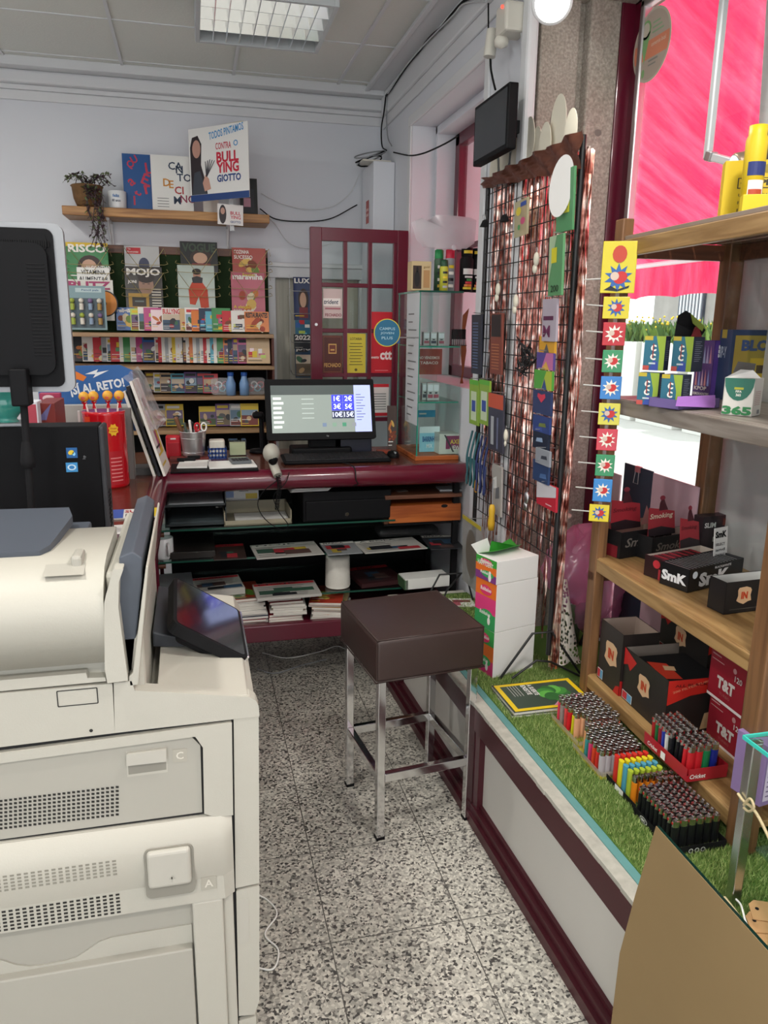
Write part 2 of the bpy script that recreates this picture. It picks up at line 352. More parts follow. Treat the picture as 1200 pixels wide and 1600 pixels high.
# little window in the niche
w = MB(); nx = WX+.235
w.box(nx, nx+.05, S0, S1, SB, SB+.06, maroon, .004); w.box(nx, nx+.05, S0, S1, ST-.10, ST, maroon, .004)
for y in (S0, S0+.52, S1-.09): w.box(nx, nx+.05, y, y+.07, SB, ST, maroon, .004)
for z in (2.02,): w.box(nx+.01, nx+.04, S0, S1, z, z+.03, maroon, .003)
w2 = struct(w, 'window_2'); w = MB(); w.box(nx+.02, nx+.024, S0+.03, S1-.03, SB+.03, ST-.05, gl); w.build('pane', w2)
# outside: awning, facade, planters
def awn(nt, p):
    out = nt.nodes['Material Output']; tc = N(nt, 'ShaderNodeTexCoord'); mp = N(nt, 'ShaderNodeMapping'); mp.inputs['Rotation'].default_value = (0, 0, .5); mp.inputs['Scale'].default_value = (1.2, 5, 1)
    nz = N(nt, 'ShaderNodeTexNoise'); nz.inputs['Scale'].default_value = 1.6; nz.inputs['Detail'].default_value = 4; nt.links.new(tc.outputs['Object'], mp.inputs[0]); nt.links.new(mp.outputs[0], nz.inputs['Vector'])
    r = ramp(nt, [(.4, s2l('f23a62')), (.64, s2l('fb5c7e'))]); nt.links.new(nz.outputs['Fac'], r.inputs[0])
    df = N(nt, 'ShaderNodeBsdfDiffuse'); tl = N(nt, 'ShaderNodeBsdfTranslucent'); nt.links.new(r.outputs[0], df.inputs[0]); nt.links.new(r.outputs[0], tl.inputs[0])
    bp = N(nt, 'ShaderNodeBump'); bp.inputs['Strength'].default_value = .5; bp.inputs['Distance'].default_value = .25; nt.links.new(nz.outputs['Fac'], bp.inputs['Height']); nt.links.new(bp.outputs[0], tl.inputs['Normal']); nt.links.new(bp.outputs[0], df.inputs['Normal'])
    mx = N(nt, 'ShaderNodeMixShader'); mx.inputs[0].default_value = .45; nt.links.new(df.outputs[0], mx.inputs[1]); nt.links.new(tl.outputs[0], mx.inputs[2]); nt.links.new(mx.outputs[0], out.inputs[0])
awm = node_mat('awning_canvas', awn)
aw = thing('awning', 'red canvas shop awning outside the big window', 'awning', (1.72, 2.5, 3.1))
a = MB(); n = 40; vs = []; fs = []
for i in range(n+1):
    y = -1.5+8.5*i/n
    for k in range(5):
        t = k/4; vs.append((1.70+1.75*t, y, 3.25-1.15*t-.05*math.sin(PI*t)))
for i in range(n):
    for k in range(4): q = i*5+k; fs.append((q, q+1, q+6, q+5))
a.add(vs, fs, awm, True); a.build('canopy', aw)
a = MB(); vs = []; fs = []
for i in range(81):
    y = -1.5+8.5*i/80; vs += [(3.45, y, 2.10), (3.46+.012*math.sin(i*1.3), y, 1.97), (3.46+.02*math.sin(i*1.3), y, 1.85+.02*abs(math.sin(i*.6)))]
for i in range(80):
    for k in (0, 1): q = i*3+k; fs.append((q, q+1, q+4, q+3))
a.add(vs, fs, awm, True); a.build('valance', aw)
a = MB(); a.cyl((3.44, -1.5, 2.1), (3.44, 7, 2.1), .02, white_trim); a.build('front_bar', aw)
fac = mat('facade_stone', s2l('8f8a84'), .9, noise=.25, nscale=3)
b = thing('building', 'pale stone building across the street with barred window', 'building', (11, 12, 0))
MB().box(11, 12, 6, 17.3, -.02, 8, fac).build('wall', b)
dk = mat('dark_window_glass', (.05, .06, .08), .2)
for y in (9.5, 12.6, 15.3):
    f_ = MB().box(10.93, 11.0, y, y+.9, 1.3, 3.6, dk).build('window', b)
    g_ = MB()
    for k in range(7): g_.box(10.9, 10.93, y+.05+k*.12, y+.09+k*.12, 1.3, 3.6, white_trim)
    g_.build('grille', f_)
leafm = mat('leaf_green', s2l('6d8a3c'), .6); leafd = mat('leaf_dark', s2l('43662f'), .6); yel = mat('flower_yellow', s2l('e2c23a'), .6)
terc = mat('planter_concrete', s2l('d9d8d2'), .9)
for k, (x, y) in enumerate(((8, 11.9), (8, 13.2), (8, 10.5))):
    p = thing('planter', ['planter of yellow flowers in the street, seen through middle of shop window', 'farthest street planter of yellow flowers, left in shop window', 'nearest street planter of yellow flowers, right in shop window'][k], 'planter', (x, y, -.02))
    MB().box(x-.25, x+.25, y-.56, y+.56, -.02, 1.40, terc, .01).build('trough', p)
    a = MB()
    for i in range(420):
        cx, cy = x+random.uniform(-.25, .25), y+random.uniform(-.5, .5); h = random.uniform(.12, .45); q = Matrix.Translation((cx, cy, 1.38)) @ RZ(random.random()*6) @ RY(random.uniform(-.7, .7))
        a.add([(-.02, 0, 0), (.02, 0, 0), (.03, 0, h*.6), (0, 0, h), (-.03, 0, h*.6)], [(0, 1, 2, 3, 4)], random.choice([leafm, leafd]), False, q)
    a.build('foliage', p)
    a = MB()
    for i in range(34): a.ball((x+random.uniform(-.28, .28), y+random.uniform(-.5, .5), 1.40+random.uniform(.15, .45)), .02, yel, 6)
    a.build('flowers', p)
# ================================================================ LAMPS AND CEILING THINGS
lampglow = mat('lamp_glow', (1, .97, .92), .4, emit=9)
def fill_downlight(x, y, label, z=CZ):  # unseen ceiling lamp added to brighten the room
    t = thing('fill_lamp', label, 'lamp', (x, y, z), 0, 'added fill lamps')
    m = MB(T(x, y, z)); m.lathe([(.088, 0), (.098, -.004), (.1, -.03), (.088, -.036), (.082, -.03)], white_trim, 32); m.build('ring', t)
    m = MB(T(x, y, z)); m.lathe([(.0001, -.034), (.083, -.032)], lampglow, 32); m.build('diffuser', t)
    area('lamp_light', (x, y, z-.045), .16, LAMP_W)
p = at(863, 4, X=1.06)
spl = thing('spot_lamp', 'round glowing spot lamp on short stem in front of the granite pillar', 'lamp', (p.x, p.y, CZ))
Ms_ = fr(p, (.95, -.3, 0), (-.15, -.45, .75)); m = MB(Ms_); m.lathe([(.050, .004), (.058, .003), (.060, -.006), (.052, -.03), (.02, -.045), (.0001, -.045)], white_trim, 32); m.build('shade', spl)
m = MB(Ms_); m.lathe([(.0001, .003), (.051, .002)], lampglow, 32); m.build('diffuser', spl); m = MB(); m.cyl(p+Vector((.02, .02, .02)), (p.x+.02, p.y+.03, CZ+.012), .007, white_trim); m.build('stem', spl)
sl_ = area('lamp_light', p+Ms_.to_3x3() @ Vector((0, 0, .01)), .1, LAMP_W*.22); sl_.matrix_world = Matrix.Translation(sl_.location) @ (Ms_.to_3x3() @ Matrix.Rotation(PI, 3, 'X')).to_4x4()
for x, y in ((p.x-.1, .9), (-.9, 1.3), (-.9, -.6), (.5, -.7), (-1.5, 3.2)): fill_downlight(x, y, 'added round white fill lamp on ceiling, out of view')
# louvred fluorescent fixture
fx = thing('fluorescent_fixture', 'square surface fluorescent fixture with mirrored louvre grid on ceiling', 'light fixture', (.35, 3.72, CZ))
grey = mat('fixture_enamel', s2l('b9bec0'), .4)
m = MB(); X0, X1, Y0, Y1, Z0, Z1 = .07, .63, 3.40, 3.97, 2.855, CZ-.0
m.box(X0+.002, X1-.002, Y0+.002, Y1-.002, Z1-.019, Z1-.001, grey); m.box(X0, X0+.02, Y0, Y1, Z0, Z1, grey, .003); m.box(X1-.02, X1, Y0, Y1, Z0, Z1, grey, .003); m.box(X0+.019, X1-.019, Y0+.0005, Y0+.02, Z0+.0005, Z1-.02, grey, .002); m.box(X0+.019, X1-.019, Y1-.02, Y1-.0005, Z0+.0005, Z1-.02, grey, .002)
m.build('housing', fx)
mir = mat('mirror_louvre', (.85, .87, .88), .14, 1)
m = MB()
for k in range(1, 9):
    x = X0+.02+k*(X1-X0-.04)/9; m.add([(x-.002, Y0+.02, Z0+.004), (x+.002, Y0+.02, Z0+.004), (x+.012, Y0+.02, Z0+.06), (x-.012, Y0+.02, Z0+.06), (x-.002, Y1-.02, Z0+.004), (x+.002, Y1-.02, Z0+.004), (x+.012, Y1-.02, Z0+.06), (x-.012, Y1-.02, Z0+.06)], [(0, 1, 5, 4), (1, 2, 6, 5), (0, 4, 7, 3), (0, 3, 2, 1), (4, 5, 6, 7)], mir)
for k in range(1, 4):
    y = Y0+.02+k*(Y1-Y0-.04)/4; m.add([(X0+.02, y-.002, Z0+.004), (X0+.02, y+.002, Z0+.004), (X0+.02, y+.03, Z0+.06), (X0+.02, y-.03, Z0+.06), (X1-.02, y-.002, Z0+.004), (X1-.02, y+.002, Z0+.004), (X1-.02, y+.03, Z0+.06), (X1-.02, y-.03, Z0+.06)], [(0, 4, 5, 1), (1, 5, 6, 2), (0, 3, 7, 4)], mir)
m.build('louvre', fx)
for k in range(4):
    y = Y0+.02+(k+.5)*(Y1-Y0-.04)/4; MB().cyl((X0+.03, y, Z0+.085), (X1-.03, y, Z0+.085), .013, mat('tube_white', (.85, .88, .88), .3)).build('tube', fx)
# ================================================================ SHOW-WINDOW PLINTH
PZ = .43; pv = [(.84, 2.175), (.866, 1.20)]
dirp = Vector((.866-.84, 1.20-2.175, 0)).normalized()
def pl(y): return .84+(2.175-y)*.0267
pf = mat('grey_laminate', s2l('c3c1bb'), .5, noise=.05, nscale=4)
pt = thing('display_plinth', 'low window display plinth with maroon framed grey sliding panels', 'plinth', (1.2, 1.8, 0))
Ya, Yb = .45, 3.2
# face frame: local x runs away from the camera along the face
def pface(y, z, dx=0): return (pl(y)+dx, y, z)
def slab(m, y0, y1, z0, z1, dx0, dx1, mt, bev=0):
    vs = [(pl(y0)+dx0, y0, z0), (pl(y0)+dx1, y0, z0), (pl(y1)+dx1, y1, z0), (pl(y1)+dx0, y1, z0)]; vs += [(x, y, z+(z1-z0)) for x, y, z in vs]
    m.add(vs, [(0,1,2,3),(4,7,6,5),(0,4,5,1),(1,5,6,2),(2,6,7,3),(3,7,4,0)], mt)
m = MB(); slab(m, Ya, Yb, .02, PZ-.012, .045, .10, pf); slab(m, Yb-.03, Yb, 0, PZ-.012, 0, .36, dark_maroon)
slab(m, Ya, 2.74, PZ-.014, PZ-.002, .0, .47, mat('plinth_top_board', s2l('b9b6ae'), .7)); slab(m, 2.74, Yb, PZ-.014, PZ-.002, .0, .36, MATS['plinth_top_board']); m.build('carcass', pt)
m = MB(); slab(m, Ya, Yb, PZ-.095, PZ-.012, 0, .045, dark_maroon); slab(m, Ya, Yb, 0, .035, -.012, .06, dark_maroon); slab(m, Ya, Yb, .035, .06, .0, .045, dark_maroon); slab(m, Ya, Yb, .06, .075, .015, .045, dark_maroon)
for y in (1.20, 2.16, 3.1): slab(m, y-.06, y+.005, .03, PZ-.09, .006, .045, dark_maroon)
m.build('face_frame', pt)
m = MB(); slab(m, 1.205, 2.13, .075, PZ-.095, .026, .04, pf); m.build('sliding_panel', pt)
m = MB(); slab(m, 2.165, 3.07, .075, PZ-.095, .034, .044, pf); m.build('sliding_panel', pt)
m = MB(); slab(m, .46, 1.14, .075, PZ-.095, .026, .04, dark_maroon); m.build('sliding_panel', pt)
m = MB(); m.ext(rrect(.02, .09, .009), -.001, .001, blackm, fr((pl(1.165)+.004, 1.165, .22), (0, -1, 0))); m.build('finger_pull', pt)
m = MB()
for i in range(60):      # worn white ledge strip, slightly ragged
    y0 = Ya+(Yb-Ya)*i/60; y1 = Ya+(Yb-Ya)*(i+1)/60
    slab(m, y0, y1, PZ-.012, PZ, -.004+random.uniform(0, .003), .038+random.uniform(0, .006), mat('chipped_white_paint', s2l('aeaca2'), .8, noise=.3, nscale=40))
m.build('ledge_strip', pt)
m = MB(); teal = mat('teal_edge_tape', s2l('5f9190'), .6, noise=.1, nscale=30)
slab(m, 1.12, 3.1, PZ-.001, PZ+.003, .036, .062, teal); m.build('teal_strip', pt)
# artificial grass: real blades over a backing
gb = thing('artificial_grass', 'green artificial grass mat covering the top of window plinth', 'artificial grass', (1.2, 1.9, PZ))
gback = mat('grass_backing', s2l('4c6a2a'), .9, noise=.3, nscale=200)
m = MB(); slab(m, .5, 2.70, PZ+.0, PZ+.005, .058, .66, gback); slab(m, 2.70, 3.15, PZ+.0, PZ+.005, .058, .36, gback); m.build('backing', gb)['kind'] = 'stuff'
g1 = [mat('grass_a', s2l('8fa65c'), .5), mat('grass_b', s2l('6f8a45'), .5), mat('grass_c', s2l('b3c07c'), .5)]
m = MB(); rnd = random.Random(3)
def blade(x, y):
    a = rnd.random()*6.28; h = rnd.uniform(.009, .017); w_ = .0011; l = rnd.uniform(-.008, .008); l2 = rnd.uniform(-.008, .008)
    c, s = math.cos(a)*w_, math.sin(a)*w_; b_ = len(m.v)
    m.v += [Vector((x-c, y-s, PZ+.004)), Vector((x+c, y+s, PZ+.004)), Vector((x+l, y+l2, PZ+.004+h))]; m.f.append([b_, b_+1, b_+2]); m.mi.append(rnd.choice((0, 0, 1, 1, 2))); m.sm.append(False)
m.mats = list(g1)
for i in range(62000):
    y = .95+1.6*rnd.random()**1.25; lo = .06; x = pl(y)+lo+(.36*rnd.random() if y < 2.2 else .3*rnd.random()); blade(x, y)
for i in range(9000): y = rnd.uniform(2.5, 3.12); blade(pl(y)+.06+rnd.random()*.3, y)
m.build('blades', gb)['kind'] = 'stuff'
# ================================================================ COUNTER
CT = 1.02; CY = 3.25
ct = thing('shop_counter', 'maroon L-shaped shop counter with round nosing and glass shelves', 'counter', (.4, 3.5, 0))
ctop = mat('counter_laminate', s2l('572c1f'), .22, coat=.4)
m = MB(); m.box(-.72, WX-.01, CY+.0, 3.80, CT-.03, CT-.002, ctop, .003); m.box(-.72, -.17, 2.10, CY, CT-.03, CT-.002, ctop, .003); m.build('worktop', ct)
m = MB(); nos = mat('maroon_nosing', s2l('5e1126'), .22, coat=.5)
# horizontal nosing: half-round strip
def nosing(m, a, b, r, dz=0):
    m.cyl(a, b, r, nos, n=24)
m.add([], [], nos); m.cyl((-.15, CY, CT-.045), (WX-.01, CY, CT-.045), .046, nos, n=28); m.cyl((-.17, CY+.02, CT-.045), (-.17, 2.10, CT-.045), .046, nos, n=28); m.ball((-.165, CY+.005, CT-.045), .052, nos, 24)
m.build('nosing', ct)
m = MB(); m.box(-.20, WX-.01, CY-.02, CY+.02, .235, .315, maroon, .006); m.box(-.15, WX-.01, CY+.02, 3.72, .27, .29, maroon)
m.build('bottom_beam', ct)
m = MB(); m.box(-.15, WX-.01, 3.76, 3.79, .2, CT-.03, blackm); m.build('back_panel', ct)
m = MB(); m.box(-.72, -.66, 2.10, 3.8, 0, CT-.03, maroon); m.box(-.66, -.17, 2.10, 2.14, 0, CT-.03, maroon); m.box(-.235, -.208, 2.14, CY, .0, CT-.09, maroon); m.build('side_panel', ct)
for x in (-.203, 1.14):
    for y in (CY+.03, 3.70): MB().box(x, x+(.018 if x < 0 else .028), y, y+.028, 0, CT-.06, maroon if x < 0 else blackm, .003).build('post', ct)
glg = glass_mat('shelf_glass', (.72, .84, .80))
gedge = mat('glass_edge_green', s2l('1d4b3e'), .15)
def gshelf(x0, x1, y0, y1, z, parent, name='glass_shelf', t=.008, ed=True, em=None):
    m = MB(); em = em or gedge
    m.box(x0+.001, x1-.001, y0+.001, y1-.001, z-t, z, glg)
    if ed: m.box(x0, x1, y0-.0005, y0+.0012, z-t, z, em); m.box(x0-.0005, x0+.0012, y0, y1, z-t, z, em)
    return m.build(name, parent)
gshelf(-.185, .86, 3.27, 3.72, .765, ct); gshelf(-.185, 1.10, 3.27, 3.72, .625, ct); gshelf(-.185, 1.12, 3.29, 3.72, .43, ct)
for z in (.755, .615, .42):
    m = MB(); m.cyl((-.185, 3.285, z-.012), (-.155, 3.285, z-.012), .012, brownw, n=12); m.build('shelf_peg', ct)
# ================================================================ BAR STOOL
st = thing('bar_stool', 'square brown leatherette bar stool with chrome legs on the terrazzo floor', 'stool')
A = Vector((.506, 2.096, 0)); Bp = Vector((.826, 2.125, 0)); Dp = Vector((.476, 2.431, 0))
ex = Vector((math.cos(.12), math.sin(.12), 0)); ey = Vector((-ex.y, ex.x, 0)); S = .345
cen = A+ex*(S/2)+ey*(S/2); MS = fr(cen, ex, ey); st.location = cen; st.rotation_euler = MS.to_euler()
lea = mat('brown_leatherette', s2l('3a2c29'), .42, noise=.08, nscale=35, bump=.05)
SZ = .56
m = MB(MS); h = S/2+.012; m.box(-h, h, -h, h, SZ, SZ+.14, lea, .014, seg=4, smooth=True)
seat = m.build('seat', st)
m = MB(MS); z = SZ+.137
for pts in ([(-h+.006, -h+.006), (h-.006, -h+.006), (h-.006, h-.006), (-h+.006, h-.006)],): m.tube([(x, y, z) for x, y in pts], .0035, lea, 8, True)
m.tube([(-h+.002, -h+.002, SZ+.012), (-h+.002, -h+.002, SZ+.13)], .002, lea, 6); m.tube([(-h, -h, SZ+.004), (h, -h, SZ+.004), (h, h, SZ+.004), (-h, h, SZ+.004)], .003, lea, 6, True)
m.build('piping', seat)
q = S/2-.002; t_ = .026
for sx in (-1, 1):
    for sy in (-1, 1):
        x0, y0 = sx*(q-t_/2), sy*(q-t_/2)
        m = MB(MS); m.box(x0-t_/2, x0+t_/2, y0-t_/2, y0+t_/2, .008, SZ+.004, chrome, .002); l = m.build('leg', st)
        m = MB(MS); m.box(x0-t_/2-.001, x0+t_/2+.001, y0-t_/2-.001, y0+t_/2+.001, 0, .010, black); m.build('foot_cap', l)
for sx in (-1, 1):
    m = MB(MS); x0 = sx*(q-t_/2); m.box(x0-.011, x0+.011, -q+t_, q-t_, .205, .235, chrome, .002); m.build('stretcher', st)
    m = MB(MS); y0 = sx*(q-t_/2); m.box(-q+t_, q-t_, y0-.011, y0+.011, .205, .235, chrome, .002); m.build('stretcher', st)
# ================================================================ COPIER (front left)
ivory = mat('ivory_plastic', s2l('b6b3a8'), .5, noise=.015, nscale=300, bump=.04)
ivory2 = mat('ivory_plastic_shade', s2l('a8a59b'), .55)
ivory3 = mat('handle_grey_plastic', s2l('b5b2a8'), .5)
slate = mat('slate_plastic', s2l('4c525c'), .5); slated = mat('dark_slate_plastic', s2l('33363c'), .45)
gap = mat('panel_gap', (.02, .02, .02), .8)
FY = 1.45
cp = thing('photocopier', 'large ivory office photocopier with tilted black touch panel at lower left', 'photocopier', (-.28, 1.75, 0))
def FO(px, Y=FY):        # outline on the copier's side face
    return [(lambda p: (p.x, p.z))(at(x, y, Y=Y)) for x, y in px]
def plate(m, out, t, mt, Y=FY, M=None):      # outline (x, z) raised by t towards the viewer
    n = len(out); vs = [(x, Y-t, z) for x, z in out]+[(x, Y+.03, z) for x, z in out]
    m.add(vs, [tuple(range(n)), tuple(range(n, 2*n))[::-1]], mt); m.add(vs, [(i, n+i, n+(i+1) % n, (i+1) % n) for i in range(n)], mt); return m
def L(px, py): p = at(px, py, Y=FY); return p.x, p.z
BX0, BX1 = -.62, .088
m = MB(); m.box(BX0, BX1-.012, FY+.01, 2.04, .03, .86, ivory, .01); m.box(BX0, -.12, FY+.02, 2.0, .85, 1.03, ivory, .01); m.box(BX0, BX1-.03, FY+.03, 2.0, 0, .03, blackm)
m.box(BX0, BX1-.022, FY+.004, FY+.02, .05, .84, gap)
cbody = m.build('body', cp)
def panel(pts, t, name, mt=ivory, bev=.003, Y=FY):
    m = MB(); plate(m, FO(pts, Y), t, mt, Y); return m.build(name, cp, bev=bev)
panel([(-120, 1072), (135, 1050), (137, 1058), (165, 1057), (166, 1063), (-120, 1090)], .004, 'lid_hinge_panel')
panel([(-120, 1092), (176, 1066), (180, 1143), (-120, 1180)], .006, 'scanner_side_panel')
# lid of the document feeder: rounded top
m = MB(); zt = L(100, 890)[1]; xl, xr = -.62, L(164, 960)[0]
prof = [(FY-.012, L(100, 1036)[1]), (FY-.013, L(100, 960)[1]), (FY-.008, L(100, 938)[1]), (FY+.01, L(100, 922)[1]), (FY+.045, L(100, 905)[1]+.006), (FY+.10, L(100, 905)[1]+.016), (FY+.30, L(100, 905)[1]+.02), (FY+.34, 1.03), (FY+.03, 1.03)]
n = len(prof); vs = [(xl, y, z) for y, z in prof]+[(xr, y, z-.0) for y, z in prof]
m.add(vs, [(i, i+1, n+i+1, n+i) for i in range(n-1)]+[(n-1, 0, n, 2*n-1)], ivory, True); m.add(vs, [tuple(range(n))[::-1], tuple(range(n, 2*n))], ivory)
lid = m.build('feeder_cover', cp)
m = MB(); p0, p1 = L(65, 925), L(130, 925); zq = L(100, 905)[1]; m.add([(p0[0], FY+.022, zq-.0), (p1[0], FY+.022, zq-.0), (p1[0], FY+.062, zq+.0115), (p0[0], FY+.062, zq+.0115)], [(0, 1, 2, 3)], ivory2); m.build('grip_recess', lid)
# end cap of the feeder
m = MB(); plate(m, FO([(178, 886), (194, 885), (187, 905), (186, 945), (201, 1058), (169, 1062), (165, 1040), (164, 938), (167, 925)]), .016, ivory); 
m.build('end_cap', cp, bev=.004)
m = MB(); xx = L(190, 945)[0]
m.box(xx-.03, xx, FY+.03, 1.98, 1.0, 1.155, ivory, .01); m.build('feeder_end', cp)
# dark glass lid edge and white ridge: wedges running back
def wedge(pts, y0, y1, mt, name, bev=.003):
    m = MB(); o_ = FO(pts, y0); n = len(o_); vs = [(x, y0, z) for x, z in o_]+[(x, y1, z) for x, z in o_]
    m.add(vs, [tuple(range(n)), tuple(range(n, 2*n))[::-1]]+[(i, n+i, n+(i+1) % n, (i+1) % n) for i in range(n)], mt); return m.build(name, cp, bev=bev)
wedge([(186, 870), (207, 862), (222, 872), (222, 905), (207, 1055), (196, 1062), (186, 1055)], FY+.02, 1.98, slate, 'document_lid')
wedge([(228, 884), (232, 886), (216, 1070), (202, 1073), (201, 1058), (207, 1052)], FY-.006, 1.99, ivory, 'ridge', .002)
# feeder tray on top
m = MB(); M_ = T(-.62, 1.56, 1.165) @ RX(math.radians(6)); m.ext([(0, 0), (.31, 0), (.325, .03), (.345, .2), (.33, .26), (0, .27)], 0, .018, slate, M_); m.build('feeder_tray', cp, bev=.004)
m = MB(); m.box(-.62, -.235, 1.53, 1.60, 1.145, 1.158, slate, .004); m.box(-.33, -.25, 1.74, 1.86, 1.145, 1.165, slate, .005); m.box(-.245, -.225, 1.50, 1.56, 1.14, 1.185, ivory2, .006); m.build('paper_guide', cp)
m = MB(T(-.62, 1.56, 1.165) @ RX(math.radians(6))); m.poly(ell(.028, .012, 20, .175, .035), slated, .0188); m.poly(ell(.022, .009, 20, .175, .035), slate, .0192); m.rect(.16, .20, .185, .215, blackm, .0188); m.build('tray_marks', cp)
# console: shelf carrying the panel
c0 = L(206, 1062); xe = BX1
m = MB(); zf = L(380, 1086)[1]; zb = L(182, 1143)[1]
o_ = FO([(178, 1065), (206, 1062), (211, 1077), (372, 1086), (390, 1087), (400, 1093), (404, 1102), (405, 1117), (180, 1143)])
plate(m, o_, .006, ivory, FY); m.build('console_side', cp, bev=.003)
m = MB(); zt0 = L(300, 1081)[1]; m.add([(-.10, FY, zt0+.0), (BX1-.012, FY, zt0-.018), (BX1+.004, FY, zt0-.035), (BX1+.004, FY, zb+.03), (-.10, FY, zb+.005), (-.10, 2.0, zt0+.03), (BX1-.012, 2.0, zt0-.0), (BX1+.004, 2.0, zt0-.03), (BX1+.004, 2.0, zb+.03), (-.10, 2.0, zb)],
   [(0, 1, 2, 3, 4), (9, 8, 7, 6, 5), (0, 5, 6, 1), (1, 6, 7, 2), (2, 7, 8, 3), (3, 8, 9, 4), (4, 9, 5, 0)], ivory); con = m.build('console', cp, bev=.004)
m = MB(); m.add([(-.115, 1.66, zt0+.015), (.05, 1.66, zt0), (.0, 1.66, zt0+.012), (-.115, 1.66, zt0+.05), (-.115, 1.98, zt0+.015), (.05, 1.98, zt0), (.0, 1.98, zt0+.012), (-.115, 1.98, zt0+.05)], [(0, 1, 2, 3), (7, 6, 5, 4), (3, 2, 6, 7), (1, 5, 6, 2), (0, 3, 7, 4)], slated); m.build('panel_base', cp, bev=.004)
# tilted touch panel
a_, b_, c_, d_ = at(267, 972, Y=1.62), at(272, 898, Y=1.89), at(371, 955, Y=1.89), at(388, 1030, Y=1.62)
vx = ((a_-b_)+(d_-c_))/2; vy = ((b_-c_)+(a_-d_))/2      # from the operator: x to his left..., y up the slope
Mp = fr(c_, -vx*-1, vy); Mp = fr(c_+(-vx.normalized()*0), -vx, vy) if False else fr(d_, -vx, vy)
w_, h_ = vx.length, (vy-vx.normalized()*vy.dot(vx.normalized())).length
m = MB(Mp); m.ext(rrect(w_, h_, .018, 4, w_/2, h_/2), -.026, 0, blackm); m.box(.02, w_-.02, .02, h_-.03, -.05, -.026, blackm, .01); cpan = m.build('control_panel', cp, bev=.003)
m = MB(Mp); scr = mat('dark_screen_glass', (.006, .006, .008), .06, coat=1); m.ext(rrect(w_-.016, h_-.016, .012, 4, w_/2, h_/2), 0, .001, scr); m.build('screen', cpan)
m = MB(Mp); m.box(.01, w_-.01, -.004, .002, -.012, .002, chrome, .002); m.build('trim_strip', cpan)
# front column of drawers (right edge of the side face)
panel([(365, 1122), (404, 1116), (405, 1378), (368, 1386)], .004, 'upper_front_door')
panel([(369, 1389), (405, 1381), (405, 1560), (397, 1582), (373, 1584)], .006, 'paper_drawer')
m = MB(); plate(m, FO([(373, 1402), (388, 1400), (389, 1468), (374, 1472)]), .0068, ivory3); m.build('drawer_grip', cp, bev=.002)
panel([(373, 1592), (400, 1584), (400, 1660), (375, 1668)], .006, 'lower_paper_drawer')
# side frame round the recessed door C
panel([(-120, 1190), (362, 1126), (364, 1270), (337, 1273), (319, 1268), (317, 1165), (305, 1148), (-120, 1206)], .008, 'side_frame')
dC = panel([(-120, 1208), (300, 1152), (313, 1165), (316, 1269), (-120, 1328)], .0, 'bypass_door', ivory2)
def handle(pts_rec, pts_bar, par, t):
    m = MB(); plate(m, FO(pts_rec), t+.0006, ivory); plate(m, FO([(pts_rec[0][0]+2, pts_rec[0][1]+2), (pts_rec[1][0]-2, pts_rec[1][1]+2), (pts_rec[2][0]-2, pts_rec[2][1]-4), (pts_rec[3][0]+2, pts_rec[3][1]-4)]), t+.0012, mat('recess_plastic', s2l('8a877d'), .6)); m.build('grip_recess', par)
    m = MB(); plate(m, FO(pts_bar), t+.010, ivory3); m.build('release_handle', par, bev=.003)
handle([(197, 1174), (261, 1166), (262, 1206), (199, 1214)], [(198, 1175), (260, 1167), (260, 1186), (198, 1193)], dC, 0)
m = MB(); Mv = fr((0, FY, 0))
def vents(m, x0, x1, ya, yb, rows, cols, t, mt, slope=-.115):
    for r in range(rows):
        for c in range(cols):
            u = x0+(x1-x0)*(c+.5)/cols; v = ya+(yb-ya)*(r+.5)/rows+(u-x1)*slope
            w2 = (x1-x0)/cols*.32; h2 = (yb-ya)/rows*.28
            o_ = FO([(u-w2, v-h2), (u+w2, v-h2), (u+w2, v+h2), (u-w2, v+h2)]); m.add([(x, FY-t, z) for x, z in o_], [(0, 1, 2, 3)], mt)
hole = mat('vent_hole', s2l('2b2a28'), .9); holel = mat('vent_hole_shallow', s2l('8b887d'), .9)
vents(m, -40, 187, 1226, 1275, 8, 30, .0006, hole, -.12); m.build('vent', dC)
def emboss(x, y, s, par, t, name='letter_plate'):
    p = L(x, y); q = L(x, y-10); h = abs(q[1]-p[1]); m = MB(fr((p[0], FY-t, p[1]))); 
    m.ext(rrect(h*2.0, h*2.0, .001), 0, .0012, mat('embossed_plate', s2l('a9a599'), .5)); m.text(s, 0, -h*.55, h*1.15, mat('embossed_letter', s2l('d2cec2'), .5), .002, al='c'); m.build(name, par)
emboss(281, 1180, 'C', dC, 0)
p = L(143, 1139); q = L(122, 1087)
m = MB(fr((0, FY-.006, 0))); m.poly(ell(.0035, .0035, 12, *p), hole, .0006); w2, h2 = .036, .016
for i, (ax, ay) in enumerate(((0, h2), (0, -h2))): m.rect(q[0]-w2, q[1]+ay-.001, q[0]+w2, q[1]+ay+.001, gap, .0008)
for ax in (-w2, w2): m.rect(q[0]+ax-.001, q[1]-h2, q[0]+ax+.001, q[1]+h2, gap, .0008)
m.build('blank_cover', cp)
